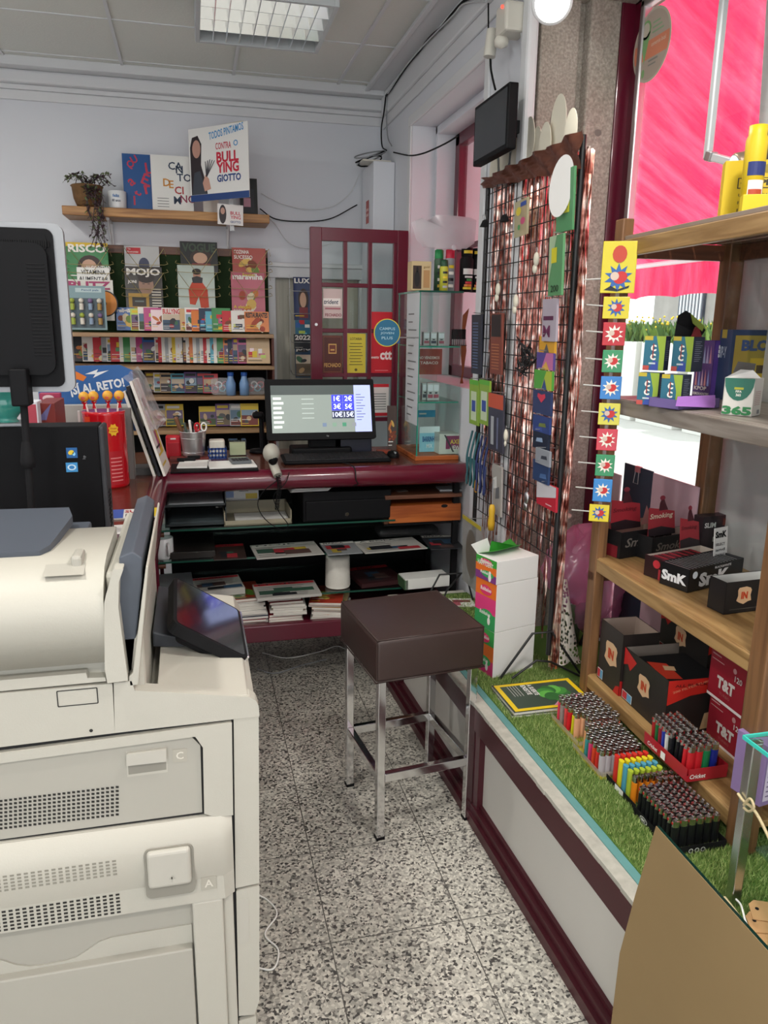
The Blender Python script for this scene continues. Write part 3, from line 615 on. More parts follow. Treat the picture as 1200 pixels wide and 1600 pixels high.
# door A: sloping shoulder then flat
m = MB(); zA = lambda x, y: L(x, y)[1]
prof = [(0, 1312), (.030, 1325), (.040, 1345), (.036, 1375), (.026, 1400)]
xs = [-.62, L(345, 1275)[0], L(362, 1272)[0]]
def zl(y, x): return zA(300, y)      # levels are taken above px 300
lv = [1276, 1287, 1306, 1335, 1362]; th = [.006, .024, .036, .036, .026]
vs = []
for k in range(5): vs += [(-.62, FY-th[k], zl(lv[k], 0)), (xs[1], FY-th[k], zl(lv[k], 0)), (xs[2], FY-th[k]*.4, zl(lv[k], 0))]
vs += [(-.62, FY-.026, zl(1398, 0)), (L(304, 1390)[0], FY-.026, zl(1398, 0)), (xs[1]+.002, FY-.026, zl(1398, 0)), (xs[2], FY-.01, zl(1398, 0))]
fs = []
for k in range(4): q = k*3; fs += [(q, q+3, q+4, q+1), (q+1, q+4, q+5, q+2)]
m.add(vs, fs, ivory, True); m.add(vs, [(12, 15, 16, 17, 13), (13, 17, 18, 14)], ivory, False)
# frame leg right of the tray recess
r0 = L(300, 1398)[0]; r1 = L(348, 1398)[0]; r2 = L(364, 1398)[0]; zt_ = zl(1398, 0)
m.box(r0, r1, FY-.026, FY+.01, .0+.03, zt_, ivory, .004); m.box(r1-.001, r2, FY-.012, FY+.01, .03, zt_, ivory, .003); m.box(-.62, xs[2], FY-.005, FY+.01, zt_, zl(1276, 0), ivory)
dA = m.build('side_door', cp)
m = MB(); M_ = fr((0, FY-.0355, 0)); p = L(266, 1340); s_w = .046
m.ext(rrect(.098, .115, .012, 4, p[0], p[1]-.005), -.001, .002, mat('recess_plastic', s2l('8a877d'), .6), M_); m.build('grip_recess', dA)
m = MB(); m.box(p[0]-.043, p[0]+.043, FY-.05, FY-.034, p[1]-.033, p[1]+.052, ivory3, .008, seg=3); m.build('release_handle', dA)
m = MB(M_); m.text('↑' if False else 'I', p[0]+.004, p[1]-.02, .012, ivory2, .0152, al='c'); m.poly([(p[0]-.002, p[1]-.013), (p[0]+.012, p[1]-.013), (p[0]+.005, p[1]-.004)], ivory2, .0152); m.build('arrow_mark', dA)
emboss(326, 1366, 'A', dA, .0265)
def vents3(m, x0, x1, z0, z1, rows, cols, yf, mt):
    for r in range(rows):
        for c in range(cols):
            u = x0+(x1-x0)*(c+.5)/cols; z = z0+(z1-z0)*(r+.5)/rows; w2 = (x1-x0)/cols*.3; h2 = abs(z1-z0)/rows*.28; m.add([(u-w2, yf(z), z-h2), (u+w2, yf(z), z-h2), (u+w2, yf(z), z+h2), (u-w2, yf(z), z+h2)], [(0, 1, 2, 3)], mt)
xv1 = L(187, 1340)[0]; m = MB()
vents3(m, -.62, xv1, zl(1308, 0), zl(1333, 0), 5, 34, lambda z: FY-.0366, holel); m.build('vent', dA); m = MB()
za, zb_ = zl(1364, 0), zl(1396, 0); vents3(m, -.62, xv1, za, zb_, 6, 34, lambda z: FY-.0266, hole); m.build('vent', dA)
# recess and tray insert
m = MB(); m.box(-.62, r0, FY+.0, FY+.012, .03, zt_, ivory2); m.build('recess_back', dA)
zc = zl(1442, 0); pts = [(-.62, .03), (-.62, zc-.0)]
for i in range(25):
    x = -.62+(r0-.004+.62)*i/24; u = (x-L(75, 1470)[0])/.085; pts.append((x, zc-.040*math.exp(-(abs(u)**4))))
pts.append((r0-.004, .03)); m = MB(); plate(m, pts, .004, ivory, FY-.0); 
lowz = zc-.045
m.box(-.62, r0-.004, FY-.024, FY-.0, .03, lowz-.0, ivory2, .003); m.build('bypass_tray', dA)
cb_ = thing('white_cable', 'thin white cable looping on floor beside the photocopier', 'cable', (.12, 1.8, 0)); 
m = MB(); m.tube(cr([(.06, 1.95, .02), (.13, 1.92, .004), (.16, 1.85, .004), (.12, 1.78, .006), (.15, 1.72, .004), (.13, 1.66, .004), (.08, 1.68, .004)]), .0025, paper); m.build('cord', cb_)
# ================================================================ PC TOWER, MONITOR BACK, TEAL BALL
TW = thing('computer_tower', 'black slim desktop computer standing on the counter behind photocopier', 'computer', (-.4, 2.35, CT))
m = MB(); ty = 2.20; x1 = at(153, 672, Y=ty).x; zt_ = at(80, 667, Y=ty).z
m.box(-.66, x1, ty, ty+.10, CT+.004, zt_, black, .004); m.build('case', TW)
m = MB(); m.box(x1-.001, x1+.014, ty+.002, ty+.098, CT+.004, zt_-.001, mat('grey_bezel', s2l('35363a'), .5), .006)
for k in range(9): m.box(x1+.0135, x1+.016, ty+.01, ty+.05, CT+.04+k*.012, CT+.046+k*.012, blackm)
m.build('front_bezel', TW)
m = MB(fr((0, ty, 0))); b1, b2 = at(113, 708, Y=ty), at(113, 730, Y=ty)
m.rect(b1.x-.015, b1.z-.013, b1.x+.013, b1.z+.015, ink('1c5f9e'), .001); m.poly(ell(.008, .006, 12, b1.x-.003, b1.z+.002, .5), ink('e7c93a'), .0014); m.poly(ell(.004, .005, 12, b1.x+.004, b1.z-.002), ink('8fd0f0'), .0014)
m.rect(b2.x-.016, b2.z-.013, b2.x+.014, b2.z+.013, ink('3f93cf'), .001); m.poly(ell(.011, .008, 20, b2.x-.001, b2.z), ink('cfe6f2'), .0014); m.poly(ell(.007, .005, 20, b2.x-.001, b2.z), ink('2f7fc0'), .0018)
b3 = at(135, 715, Y=ty); m.text('hp', b3.x, b3.z-.004, .010, ink('6d6f72'), .001, rot=PI/2); m.build('stickers', TW)
MO = thing('touch_monitor', 'black monitor with silver rim seen from behind at upper left', 'monitor', (-.45, 2.1, CT))
my = 2.08; a1, a2 = at(103, 350, Y=my), at(113, 612, Y=my); silver = mat('silver_plastic', s2l('8b8d90'), .4, .4)
cx = (a1.x+a2.x)/2; w_ = .56; h_ = a1.z-a2.z; zc_ = (a1.z+a2.z)/2; Mm = fr((cx-w_/2, my, zc_))
m = MB(Mm); m.ext(rrect(w_, h_, .022, 5), -.022, 0, silver); m.build('rim', MO, bev=.004)
m = MB(Mm); w3 = w_-.022; m.ext(rrect(w3, h_-.026, .018, 5, -.012, 0), 0, .006, black); m.ext(rrect(w3-.03, h_-.09, .03, 5, -.012, -.002), .006, .022, black); m.ext(rrect(w3-.03, .036, .01, 4, -.012, h_/2-.045), .006, .010, black)
for k in range(26): m.box(w_/2-.085, w_/2-.045, -.11+k*.0085, -.107+k*.0085, .0215, .0235, blackm)
for k in range(26): m.box(w_/2-.16+k*.005, w_/2-.157+k*.005, h_/2-.056, h_/2-.04, .0095, .012, blackm)
m.build('back_shell', MO, bev=.006)
m = MB(); px_ = at(38, 640, Y=2.05).x; m.box(px_-.022, px_+.018, 2.02, 2.08, a2.z-.03, a2.z+.06, black, .004); m.cyl((px_, 2.05, a2.z-.02), (px_-.006, 2.05, 1.12), .009, blackm); m.lathe([(.001, 0), (.016, .005), (.018, .02), (.014, .05), (.010, .07)], blackm, 14, T(px_-.003, 2.05, 1.26)); m.box(px_-.06, px_+.06, 2.02, 2.14, CT-.0, CT+.012, black, .004); m.cyl((px_-.006, 2.07, CT+.01), (px_-.006, 2.05, 1.13), .012, blackm); m.build('stand', MO)
TB = thing('glass_ball', 'teal glass ball ornament on silver base on top of computer tower', 'ornament', (-.52, 2.25, zt_ if False else at(80,667,Y=2.2).z))
z0 = at(80, 667, Y=2.2).z; q = at(12, 640, Y=2.27)
m = MB(); m.box(q.x-.06, q.x+.045, 2.21, 2.30, z0, z0+.010, silver, .003); m.build('base', TB)
m = MB(); m.lathe([(.03, 0), (.024, .008), (.030, .016), (.046, .035), (.050, .055), (.043, .080), (.022, .098), (.0001, .102)], mat('teal_glass', s2l('3f9a8c'), .15, coat=.8), 28, T(q.x, 2.255, z0+.010)); m.build('ball', TB)
# ================================================================ PRINTED THINGS
rp = random.Random(11)
CN = {'ece9e2': 'white', 'c8313a': 'red', '2f62a8': 'blue', '3b8b4b': 'green', 'e3c52f': 'yellow', 'd9772a': 'orange', 'b9407f': 'pink', '1d1f24': 'black', '6d4a86': 'purple', 'c9a77a': 'tan', '5fb3c9': 'sky blue', '8f2230': 'dark red', '24364f': 'navy', 'a9adb0': 'grey', '6a4a34': 'brown', 'f0d8dd': 'pale pink', 'b9cf5a': 'lime', '2d5a52': 'dark teal'}
CK = list(CN)
def art(m, w, h, style, rr, base, x0=0, y0=0, title=None, tcol=None, th=None, lines=3):
    z = .0006
    def I(k): return ink(k)
    if style == 'food':
        for i in range(7): m.poly(ell(rr.uniform(.1, .24)*w, rr.uniform(.07, .15)*h, 10, x0+rr.uniform(.25, .75)*w, y0+rr.uniform(.12, .62)*h, rr.random()*3), I(rr.choice(['c9773a', 'a8432a', 'd8b25a', '6f8a3c', 'e0d2b0', '7d3a22'])), z+i*.00008)
    elif style == 'face':
        m.poly(ell(.3*w, .26*h, 16, x0+.55*w, y0+.48*h), I('3a2a26'), z); m.poly(ell(.19*w, .18*h, 16, x0+.53*w, y0+.47*h), I('c79f86'), z+.0001); m.rect(x0+.3*w, y0+.05*h, x0+.8*w, y0+.3*h, I(rr.choice(['4b4f5a', '7d3038', '345a78'])), z+.0002)
    elif style == 'blocks':
        for i in range(6):
            a, b = rr.uniform(.02, .7)*w, rr.uniform(.05, .65)*h; m.rect(x0+a, y0+b, x0+min(w*.97, a+rr.uniform(.15, .4)*w), y0+min(h*.8, b+rr.uniform(.06, .25)*h), I(rr.choice(CK)), z+i*.00008)
    elif style == 'scene':
        hz = rr.uniform(.25, .5); m.rect(x0+.04*w, y0+.04*h, x0+.96*w, y0+hz*h, I(rr.choice(['4a5d3a', '6a5b48', '38506a', '24525c', '7a3a34', '3a3038'])), z); m.rect(x0+.04*w, y0+hz*h, x0+.96*w, y0+.72*h, I(rr.choice(['8fa9bd', 'b9a184', '5d7a90', 'c9b9a4', '6d5a7a'])), z)
        for i in range(3): m.poly(ell(rr.uniform(.08, .2)*w, rr.uniform(.06, .16)*h, 9, x0+rr.uniform(.25, .75)*w, y0+rr.uniform(.2, .6)*h, rr.random()*3), I(rr.choice(['55565a', '2a2c33', 'c9a77a', '8f2230', 'dfe0dc', '3b6b4b'])), z+.0001*(i+1))
        m.rect(x0+.08*w, y0+.8*h, x0+rr.uniform(.6, .92)*w, y0+.92*h, I(rr.choice(['ece9e2', 'e3c52f', 'c8313a', '1d1f24'])), z)
    if title:
        m.text(title, x0+w/2, y0+h*.99-(th or .14*h)*1.15, th or .14*h, I(tcol or 'ece9e2'), z+.0008, w=w*.9, al='c', bold=2)
    for i in range(lines):
        ww = rr.uniform(.25, .6)*w; yy = y0+h*(.08+.1*i)+rr.uniform(0, .03)*h; m.rect(x0+.06*w, yy, x0+.06*w+ww, yy+.022*h, I(rr.choice(['ece9e2', '1d1f24', 'e3c52f'])), z+.0009)
pages = mat('page_edges', s2l('d8d5cc'), .8)
def magazine(name, M, w, h, t, base, style='blocks', title=None, tcol=None, th=None, label='', cat='magazine', group=None, seed=None, extra=None, lines=3, border=None):
    rr = random.Random(seed if seed is not None else rp.random()); m = MB()
    m.box(.0005, w-.0005, .0005, h-.0005, -t, -.0006, pages); m.box(0, w, 0, h, -.0006, 0, ink(base, .3)); m.box(0, w, 0, h, -t-.0006, -t, ink(base, .3)); m.box(-.0006, .0006, 0, h, -t-.0006, 0, ink(base, .3))
    if border:
        b = .035*w; z = .0004
        for q in ((0, 0, w, b), (0, h-b, w, h), (0, 0, b, h), (w-b, 0, w, h)): m.rect(*q, ink(border), z+.0006)
    art(m, w, h, style, rr, base, 0, 0, title, tcol, th, lines)
    if extra: extra(m, w, h)
    o = m.build(name); place(o, M); return tag(o, label, cat, group)
def lean(px, py, Y, a=8, yw=0):      # standing on px,py (bottom left), leaning back a degrees
    p = at(px, py, Y=Y); return T(*p) @ RZ(math.radians(yw)) @ RX(math.radians(90-a))
def wpx(px0, px1, y, Y): return at(px1, y, Y=Y).x-at(px0, y, Y=Y).x
def hpx(x, y0, y1, Y): return at(x, y0, Y=Y).z-at(x, y1, Y=Y).z
# ================================================================ MAGAZINE WALL
SH = thing('magazine_shelving', 'wooden magazine shelving with green backing on the back wall', 'shelving', (-.1, 4.9, 0))
SY = 4.62; xl, xr = -.72, at(428, 525, Y=SY).x
felt = mat('green_felt', s2l('23351c'), 1, noise=.4, nscale=160)
zs = [at(270, y, Y=SY).z for y in (521, 572, 620, 673)]
for k, z in enumerate(zs): MB().box(xl, xr, SY, 4.97, z-.022, z, shelfw, .002).build('shelf', SH)
MB().box(xl, xr, SY+.03, 4.97, zs[3]-.25, zs[3]-.228, shelfw, .002).build('shelf', SH)
m = MB(); m.box(xr-.012, xr, SY+.005, 4.97, .3, zs[0]-.02, mat('red_brown_side', s2l('5a3028'), .5)); m.build('side_panel', SH)
m = MB(); m.box(xl, xr-.02, 4.965, 4.985, .5, zs[0]-.02, blackm); m.build('back_panel', SH)
m = MB(); zt = at(250, 388, Y=4.95).z; m.box(xl, at(418, 400, Y=4.95).x, 4.95, 4.97, zs[0], zt-.03, felt); m.build('felt_panel', SH)
m = MB(); m.box(xl, at(418, 400, Y=4.95).x, 4.945, 4.975, zt-.035, zt+.01, brownw, .003); m.build('top_rail', SH)
brass = mat('brass_wire', s2l('a89a6a'), .35, .8)
def wire_holder(px, py, w, label):
    Y = 4.86; c = at(px, py, Y=Y); t = thing('wire_holder', label, 'magazine holder', (c.x, 4.95, c.z), 0, 'wire magazine holders on green backing')
    m = MB(); h = .03; x0, x1 = c.x-w/2, c.x+w/2
    for z in (c.z-.03, c.z-.075): m.tube(cr([(x0, 4.95, z+.02), (x0, Y-.01, z+.02), (x0+.01, Y-.015, z), (x1-.01, Y-.015, z), (x1, Y-.01, z+.02), (x1, 4.95, z+.02)], 3), .0017, brass, 5)
    for s in (1, -1): m.tube([(c.x+s*.012, Y-.015, c.z-.075), (c.x+s*w*.46, Y-.02, c.z+.06), (c.x+s*w*.5, Y, c.z+.02)], .0017, brass, 5)
    m.build('wire', t)
for px, nm in ((140, 'left'), (226, 'second'), (309, 'third'), (391, 'right')):
    for py, lv in ((405, 'upper'), (443, 'lower')): wire_holder(px, py, .24, f'brass wire magazine holder, {lv} one of the {nm} column' if nm in ('second', 'third') else f'brass wire magazine holder, {lv} one of the {nm}most column')
def cover(name, px0, py0, px1, py1, Y, base, label, a=6, yw=0, **kw):
    w = wpx(px0, px1, py1, Y); h = hpx(px0, py0, py1, Y); return magazine(name, lean(px0, py1, Y, a, yw), w, h, .005, base, label=label, **kw)
cover('magazine', 107, 377, 172, 452, 4.87, '1f7a3e', 'green science magazine with white RISCO title, top left of magazine wall', title='RISCO', th=.045, style='face', extra=lambda m, w, h: (m.rect(0, h-.022, w, h, ink('d8b62c'), .0007), m.text('ALGORITMO', .10, .105, .03, ink('ece9e2'), .0016, w=w*.6)))
cover('magazine', 121, 417, 172, 440, 4.855, 'e6e6e2', 'white booklet titled VITAMINA ALIMENTAR in front of the green magazine', style='none', lines=0, extra=lambda m, w, h: (m.text('VITAMINA', w/2, h-.038, .024, ink('26282c'), .001, w=w*.75, al='c'), m.text('ALIMENTAR', w/2, h-.075, .024, ink('26282c'), .001, w=w*.9, al='c')))
cover('magazine', 107, 436, 180, 500, 4.84, 'dcdad2', 'large white music magazine with pink BLITZ title and orange disc', a=4, yw=-4, title='BLITZ', tcol='a83a6a', th=.045, style='none', lines=1, extra=lambda m, w, h: (m.poly(ell(.075, .075, 24, w*.8, h*.42), ink('1d1f24'), .0008), m.poly(ell(.068, .068, 24, w*.8, h*.42), ink('d98a3a'), .001), m.poly(ell(.012, .012, 12, w*.8, h*.42), ink('6a4a34'), .0012)))
bl = thing('toy_blister', 'teal grey blister card of small spacemen erasers hanging on left of shelves', 'toy pack', at(137, 515, Y=4.70))
w = wpx(107, 168, 515, 4.7); h = hpx(137, 446, 515, 4.7); Mb = lean(107, 515, 4.70, 3)
m = MB(Mb); m.box(0, w, 0, h, -.003, 0, ink('7f9aa0')); m.rect(.01, .01, w-.01, h*.72, ink('4a5a62'), .0006); m.rect(.05, h-.035, w-.02, h-.012, ink('b4c8c9'), .0006); m.text('Pencil pals', w*.4, h-.03, .012, ink('2f5a80'), .0012, w=.09); m.build('backing_card', bl)
for r in range(2):
    for c in range(4):
        x, y = w*(.15+.23*c), h*(.12+.33*r); m = MB(Mb); m.cyl((x, y, .012), (x, y+.035, .012), .012, ink(['9fb04a', 'd8d4c8', '8aa0b8', 'a98a50'][c]), n=10); m.ball((x, y+.05, .014), .014, ink(['ded9cc', '9fb04a', 'ded9cc', '7d6a90'][(c+r) % 4]), 10); m.box(x-.016, x+.016, y+.015, y+.03, .004, .014, ink('5a5f66'), .003); m.build('toy_figure', bl)
cover('magazine', 196, 383, 250, 425, 4.89, 'b4b6b6', 'grey news weekly with small red masthead block, above the black music magazine', style='none', lines=0, extra=lambda m, w, h: (m.rect(.012, h-.045, .09, h-.01, ink('b9202c'), .0007), m.text('The', .018, h-.022, .008, ink('ece9e2'), .0012), m.text('Economist', .018, h-.038, .010, ink('ece9e2'), .0012, w=.06), m.poly(ell(.03, .04, 14, w*.55, h*.3), ink('3a3f5a'), .0007)))
cover('magazine', 198, 415, 256, 488, 4.86, '2b2320', 'black music magazine titled MOJO with a face and gold framed inset', title='MOJO', th=.05, style='none', lines=0, extra=lambda m, w, h: (m.poly(ell(.042, .058, 20, w*.56, h*.6), ink('9a7a68'), .0008), m.poly(ell(.048, .03, 16, w*.56, h*.76), ink('2f2624'), .0009), m.rect(w*.46, h*.62, w*.52, h*.635, ink('1d1715'), .001), m.rect(w*.6, h*.62, w*.66, h*.635, ink('1d1715'), .001), m.rect(w*.52, h*.50, w*.62, h*.51, ink('5d2f2a'), .001), m.rect(.015, .01, w*.62, h*.42, ink('b08a3c'), .0012), m.rect(.035, .035, w*.54, h*.34, ink('3a332c'), .0014), m.rect(.05, .06, w*.48, h*.26, ink('6a7a78'), .0016), m.text('JONI', .015, h*.62, .022, ink('ece9e2'), .001), *[m.rect(w*.7, h*(.08+.06*i), w*.95, h*(.105+.06*i), ink('d8d2c4'), .001) for i in range(8)]))
cover('magazine', 283, 376, 341, 425, 4.89, '15171a', 'black fashion magazine with barely readable title at top of third column', title='VOGUE', tcol='3a4a3a', th=.05, style='face', lines=0)
cover('magazine', 280, 413, 337, 483, 4.86, 'b9c6bd', 'pale green fashion magazine with a figure in orange red coat', style='none', lines=0, extra=lambda m, w, h: (m.poly([(w*.3, h*.12), (w*.28, h*.45), (w*.38, h*.62), (w*.66, h*.62), (w*.8, h*.45), (w*.82, h*.05), (w*.6, h*.02), (w*.55, h*.3), (w*.45, h*.1)], ink('c2401f'), .0008), m.poly(ell(.022, .03, 16, w*.52, h*.78), ink('b98a74'), .001), m.poly(ell(.026, .018, 16, w*.52, h*.86), ink('2a1f1c'), .0012), m.poly([(w*.4, h*.6), (w*.38, h*.72), (w*.52, h*.76), (w*.68, h*.72), (w*.66, h*.6)], ink('2c2a2e'), .0012)))
cover('magazine', 364, 386, 416, 432, 4.89, 'a8443a', 'red cooking magazine COZINHA SUCESSO at top of the right column', style='food', lines=0, extra=lambda m, w, h: (m.text('COZINHA', .01, h-.035, .022, ink('ece9e2'), .0016, w=.09), m.text('SUCESSO', .01, h-.065, .022, ink('ece9e2'), .0016, w=.11)))
cover('magazine', 363, 424, 415, 492, 4.86, 'b9566a', 'cooking magazine with white maravilha title and food photos', title='maravilha', th=.035, style='food', lines=0, extra=lambda m, w, h: (m.text('Receitas', .07, h-.022, .016, ink('d8c22c'), .0018), m.text('A eleição', .01, h*.14, .022, ink('e3c52f'), .0018, w=.1), m.text('para a sua', .01, h*.04, .022, ink('ece9e2'), .0018, w=.12)))
def row(py, pxs, Y0, Y1, H, Wm, cols, styles, group, where, a=9, titles=None, last=None):
    """leaning magazines, each farther right stands in front of its left neighbour; pxs: where each visible strip begins"""
    z = at(270, py, Y=SY).z+.002; n = len(pxs); os_ = []
    for i, px in enumerate(pxs):
        Y = Y0+(Y1-Y0)*i/max(1, n-1); p = at(px, py, Y=Y); hh = H*rp.uniform(.9, 1.06) if callable(H) is False else H; w = Wm*rp.uniform(.92, 1.05)
        if i == n-1 and last: w = last
        if p.x+w > xr-.02: w = max(.05, xr-.02-p.x)
        M = T(p.x, Y, z) @ RX(math.radians(90-a)); c = cols[i % len(cols)]
        lc = CN[cols[(i-1) % len(cols)]] if i else None; rc = CN[cols[(i+1) % len(cols)]] if i < n-1 else None
        tt = titles[i] if titles and i < len(titles) else None
        pos = (f'between a {lc} one and a {rc} one' if lc and rc else 'first from the left' if rc else 'at the right end')
        desc = f'{CN[c]} magazine' + (f' titled {tt}' if tt else '') + f' {pos} {where}'
        if len(desc.split()) > 16: desc = desc.replace('between a', 'between').replace(' one and a ', ' and ').replace(' one ', ' ')
        m = magazine('magazine', M, w, hh, .004, c, style=rp.choice(styles), title=tt, tcol=rp.choice(['1d1f24', 'c8313a']) if c in ('ece9e2', 'e3c52f', 'd9772a', 'f0d8dd', 'c9a77a') else 'ece9e2', th=.03 if tt else None, label=desc, group=group); os_.append(m)
    return os_
H1 = .128
r1 = row(518, [183, 205, 217, 226, 237, 254, 282, 290, 300, 312, 322, 332, 348, 362, 383], 4.84, 4.69, H1, .11,
    ['2f62a8', 'b9cf5a', 'ece9e2', 'b9407f', 'f0d8dd', 'ece9e2', 'c9a77a', 'ece9e2', 'd9772a', '24364f', '5fb3c9', '3b8b4b', 'c8313a', 'ece9e2', 'd9772a'], ['blocks', 'food', 'scene'], 'magazines on the top shelf', 'on top shelf',
    titles=['religião', None, None, None, None, 'BULLYING', None, None, None, None, None, None, None, None, 'RESTAURANTES'], last=.16)
n2 = [114+4.2*i for i in range(4)]; xs2 = [114, 130, 138, 147, 160, 168, 174, 188, 194, 205, 214, 224]+[243+5.4*i for i in range(19)]+[350, 357, 364, 372, 386]
rp2 = random.Random(5); cols2 = [CK[k] for k in [7, 0, 0, 1, 13, 0, 1, 0, 3, 0, 6, 2]]+[CK[k] for k in [0, 1, 0, 13, 0, 4, 0, 0, 7, 0, 5, 0, 13, 0, 1, 0, 10, 0, 3]]+['d9772a', '24364f', '6d4a86', 'b9407f', 'c9a77a']
row(569, xs2, 4.90, 4.67, .155, .10, cols2, ['blocks', 'scene', 'food'], 'magazines on the second shelf', 'packed on second shelf', last=.15)
row(617, [228, 241, 251, 268, 289, 308, 318], 4.80, 4.70, .12, .09, ['6a4a34', 'ece9e2', 'c9a77a', '5fb3c9', '6d4a86', '24364f', 'c8313a'], ['scene'], 'magazines on the third shelf', 'lying upright on third shelf')
row(671, [212, 222, 236, 260, 312, 338, 360, 377], 4.80, 4.70, .13, .11, ['ece9e2', '1d1f24', 'a9adb0', 'e3c52f', 'e3c52f', '6d4a86', 'a9adb0', 'e3c52f'], ['scene'], 'magazines on the fourth shelf', 'standing on fourth shelf')
z3 = zs[2]
for k, (px, c, nm) in enumerate(((345, 'b9303c', 'red toy in clear bag'), (400, 'b9303c', 'red and white toy rings in clear bag'))):
    p = at(px, 608, Y=4.68); t = thing('toy_bag', nm+(' left of the blue bottles' if k == 0 else ' at right end of third shelf'), 'toy bag', (p.x, 4.68, z3))
    m = MB(T(p.x, 4.68, z3+.002)); m.ext(rrect(.11, .10, .02, 4, 0, .052), -.006, .010, sheer_mat('clear_bag', (.9, .9, .92), .25), Matrix.Rotation(PI/2, 4, 'X')); m.build('bag', t)
    m = MB(T(p.x, 4.69, z3+.002))
    for i in range(4): m.tube([(.018*math.cos(a*PI/6)+(-.03+.02*i), .002, .04+.02*(i % 2)+.018*math.sin(a*PI/6)) for a in range(12)], .004, ink([c, 'ece9e2', '5fb3c9', c][i]), 6, True)
    m.build('toy', t)
for px, y0, nm in ((361, 575, 'left'), (382, 580, 'right')):
    p = at(px, 614, Y=4.67); t = thing('bubble_bottle', f'pale blue plastic toy bottle, {nm} of the two on third shelf', 'toy bottle', (p.x, 4.67, z3+.001), 0, 'blue toy bottles')
    m = MB(T(p.x, 4.67, z3+.001)); m.lathe([(.0001, 0), (.028, .001), (.029, .07), (.018, .10), (.016, .115)], mat('pale_blue_plastic', s2l('7fa3cf'), .3, alpha=.95), 16); m.build('body', t)
    m = MB(T(p.x, 4.67, z3+.001)); m.lathe([(.016, .113), (.019, .118), (.019, .135), (.0001, .137)], ink('2f5fb0'), 16); m.build('cap', t)
# ================================================================ PLANK SHELF
ps = thing('plank_shelf', 'long varnished wooden plank shelf on white brackets above the magazines', 'shelf', (-.2, 4.9, 2.2))
p0, p1 = at(96, 320, Y=4.76), at(421, 336, Y=4.76); zp = (p0.z+p1.z)/2+.0
m = MB(); m.box(p0.x, p1.x, 4.76, BY, zp-.048, zp, oakX, .004); m.build('board', ps)
for px in (171, 356): x = at(px, 345, Y=4.9).x; m = MB(); m.box(x-.008, x+.008, 4.80, BY, zp-.062, zp-.048, white_trim); m.box(x-.008, x+.008, BY-.014, BY, zp-.27, zp-.05, white_trim); m.tube([(x, 4.83, zp-.06), (x, BY-.01, zp-.2)], .005, white_trim); m.build('bracket', ps)
pp = thing('potted_plant', 'trailing plant with purplish leaves in brown pot at left end of plank shelf', 'plant', at(138, 320, Y=4.85))
pc = at(138, 322, Y=4.85); m = MB(T(pc.x, 4.85, zp)); m.lathe([(.0001, .0), (.055, .0), (.075, .05), (.082, .11), (.088, .115), (.082, .12), (.072, .11)], mat('woven_pot', s2l('6f5232'), .8, noise=.4, nscale=40, bump=.6), 24); m.build('pot', pp)
lf = [mat('leaf_plum', s2l('46323a'), .5), mat('leaf_olive', s2l('5b6a3c'), .5), mat('leaf_grey_green', s2l('6d7a58'), .5)]
m = MB(); ms = MB(); rl = random.Random(4)
for i in range(26):
    a = rl.uniform(0, 6.28); hang = i < 13; r = rl.uniform(.05, .13)
    if hang: pts = [(pc.x+.03*math.cos(a), 4.80-.02*rl.random(), zp+.11), (pc.x+.05+rl.uniform(-.05, .04), 4.74, zp+.08), (pc.x+.06+rl.uniform(-.06, .04), 4.735, zp-.06*rl.random()), (pc.x+.05+rl.uniform(-.05, .05), 4.74, zp-rl.uniform(.06, .24))]
    else: pts = [(pc.x, 4.85, zp+.1), (pc.x+r*.7*math.cos(a), 4.84+r*.4*math.sin(a), zp+.17), (pc.x+r*1.4*math.cos(a), 4.84+r*.6*math.sin(a), zp+rl.uniform(.08, .18))]
    C_ = cr(pts, 5); ms.tube(C_, .002, lf[0], 4)
    for q in C_[2::1]:
        for s in range(2):
            A_ = T(*q) @ Matrix.Rotation(rl.random()*6.28, 4, 'Z') @ Matrix.Rotation(rl.uniform(-1, 1), 4, 'X'); l = rl.uniform(.014, .028); m.add([(0, 0, 0), (l*.35, l*.4, .002), (0, l, 0), (-l*.35, l*.4, .002)], [(0, 1, 2, 3)], rl.choice(lf if not hang else lf[:1]*2+lf[1:]), False, A_)
ms.build('stems', pp); m.build('leaves', pp)['kind'] = 'stuff'
def lathe_thing(name, label, cat, p, prof, mt, part, extra=None, group=None):
    t = thing(name, label, cat, p, 0, group); m = MB(T(*p)); m.lathe(prof, mt, 28); m.build(part, t)
    return t
mg = at(184, 322, Y=4.84); t = lathe_thing('mug', 'small white mug with blue lettering beside the plant on plank shelf', 'mug', (mg.x, 4.84, zp), [(.0001, .002), (.044, 0), (.048, .01), (.051, .095), (.048, .096), (.044, .01)], mat('white_glaze', s2l('dfe2e4'), .2), 'cup')
m = MB(fr((mg.x-.02, 4.84-.0515, zp+.03))); m.text('feliz', .0, .03, .016, ink('2f6fb0'), .001); m.text('80 anos', -.004, .006, .014, ink('24364f'), .001, w=.045); m.build('print', t)
def flat_book(px0, py0, px1, py1, Y, base, label, name='book', cat='book', a=5, **kw):
    w = wpx(px0, px1, py1, Y); M = T(at(px0, py1, Y=Y).x, Y, zp+.001) @ RX(math.radians(90-a)); h = hpx(px0, py0, py1, Y); return magazine(name, M, w, h, .006, base, label=label, cat=cat, **kw)
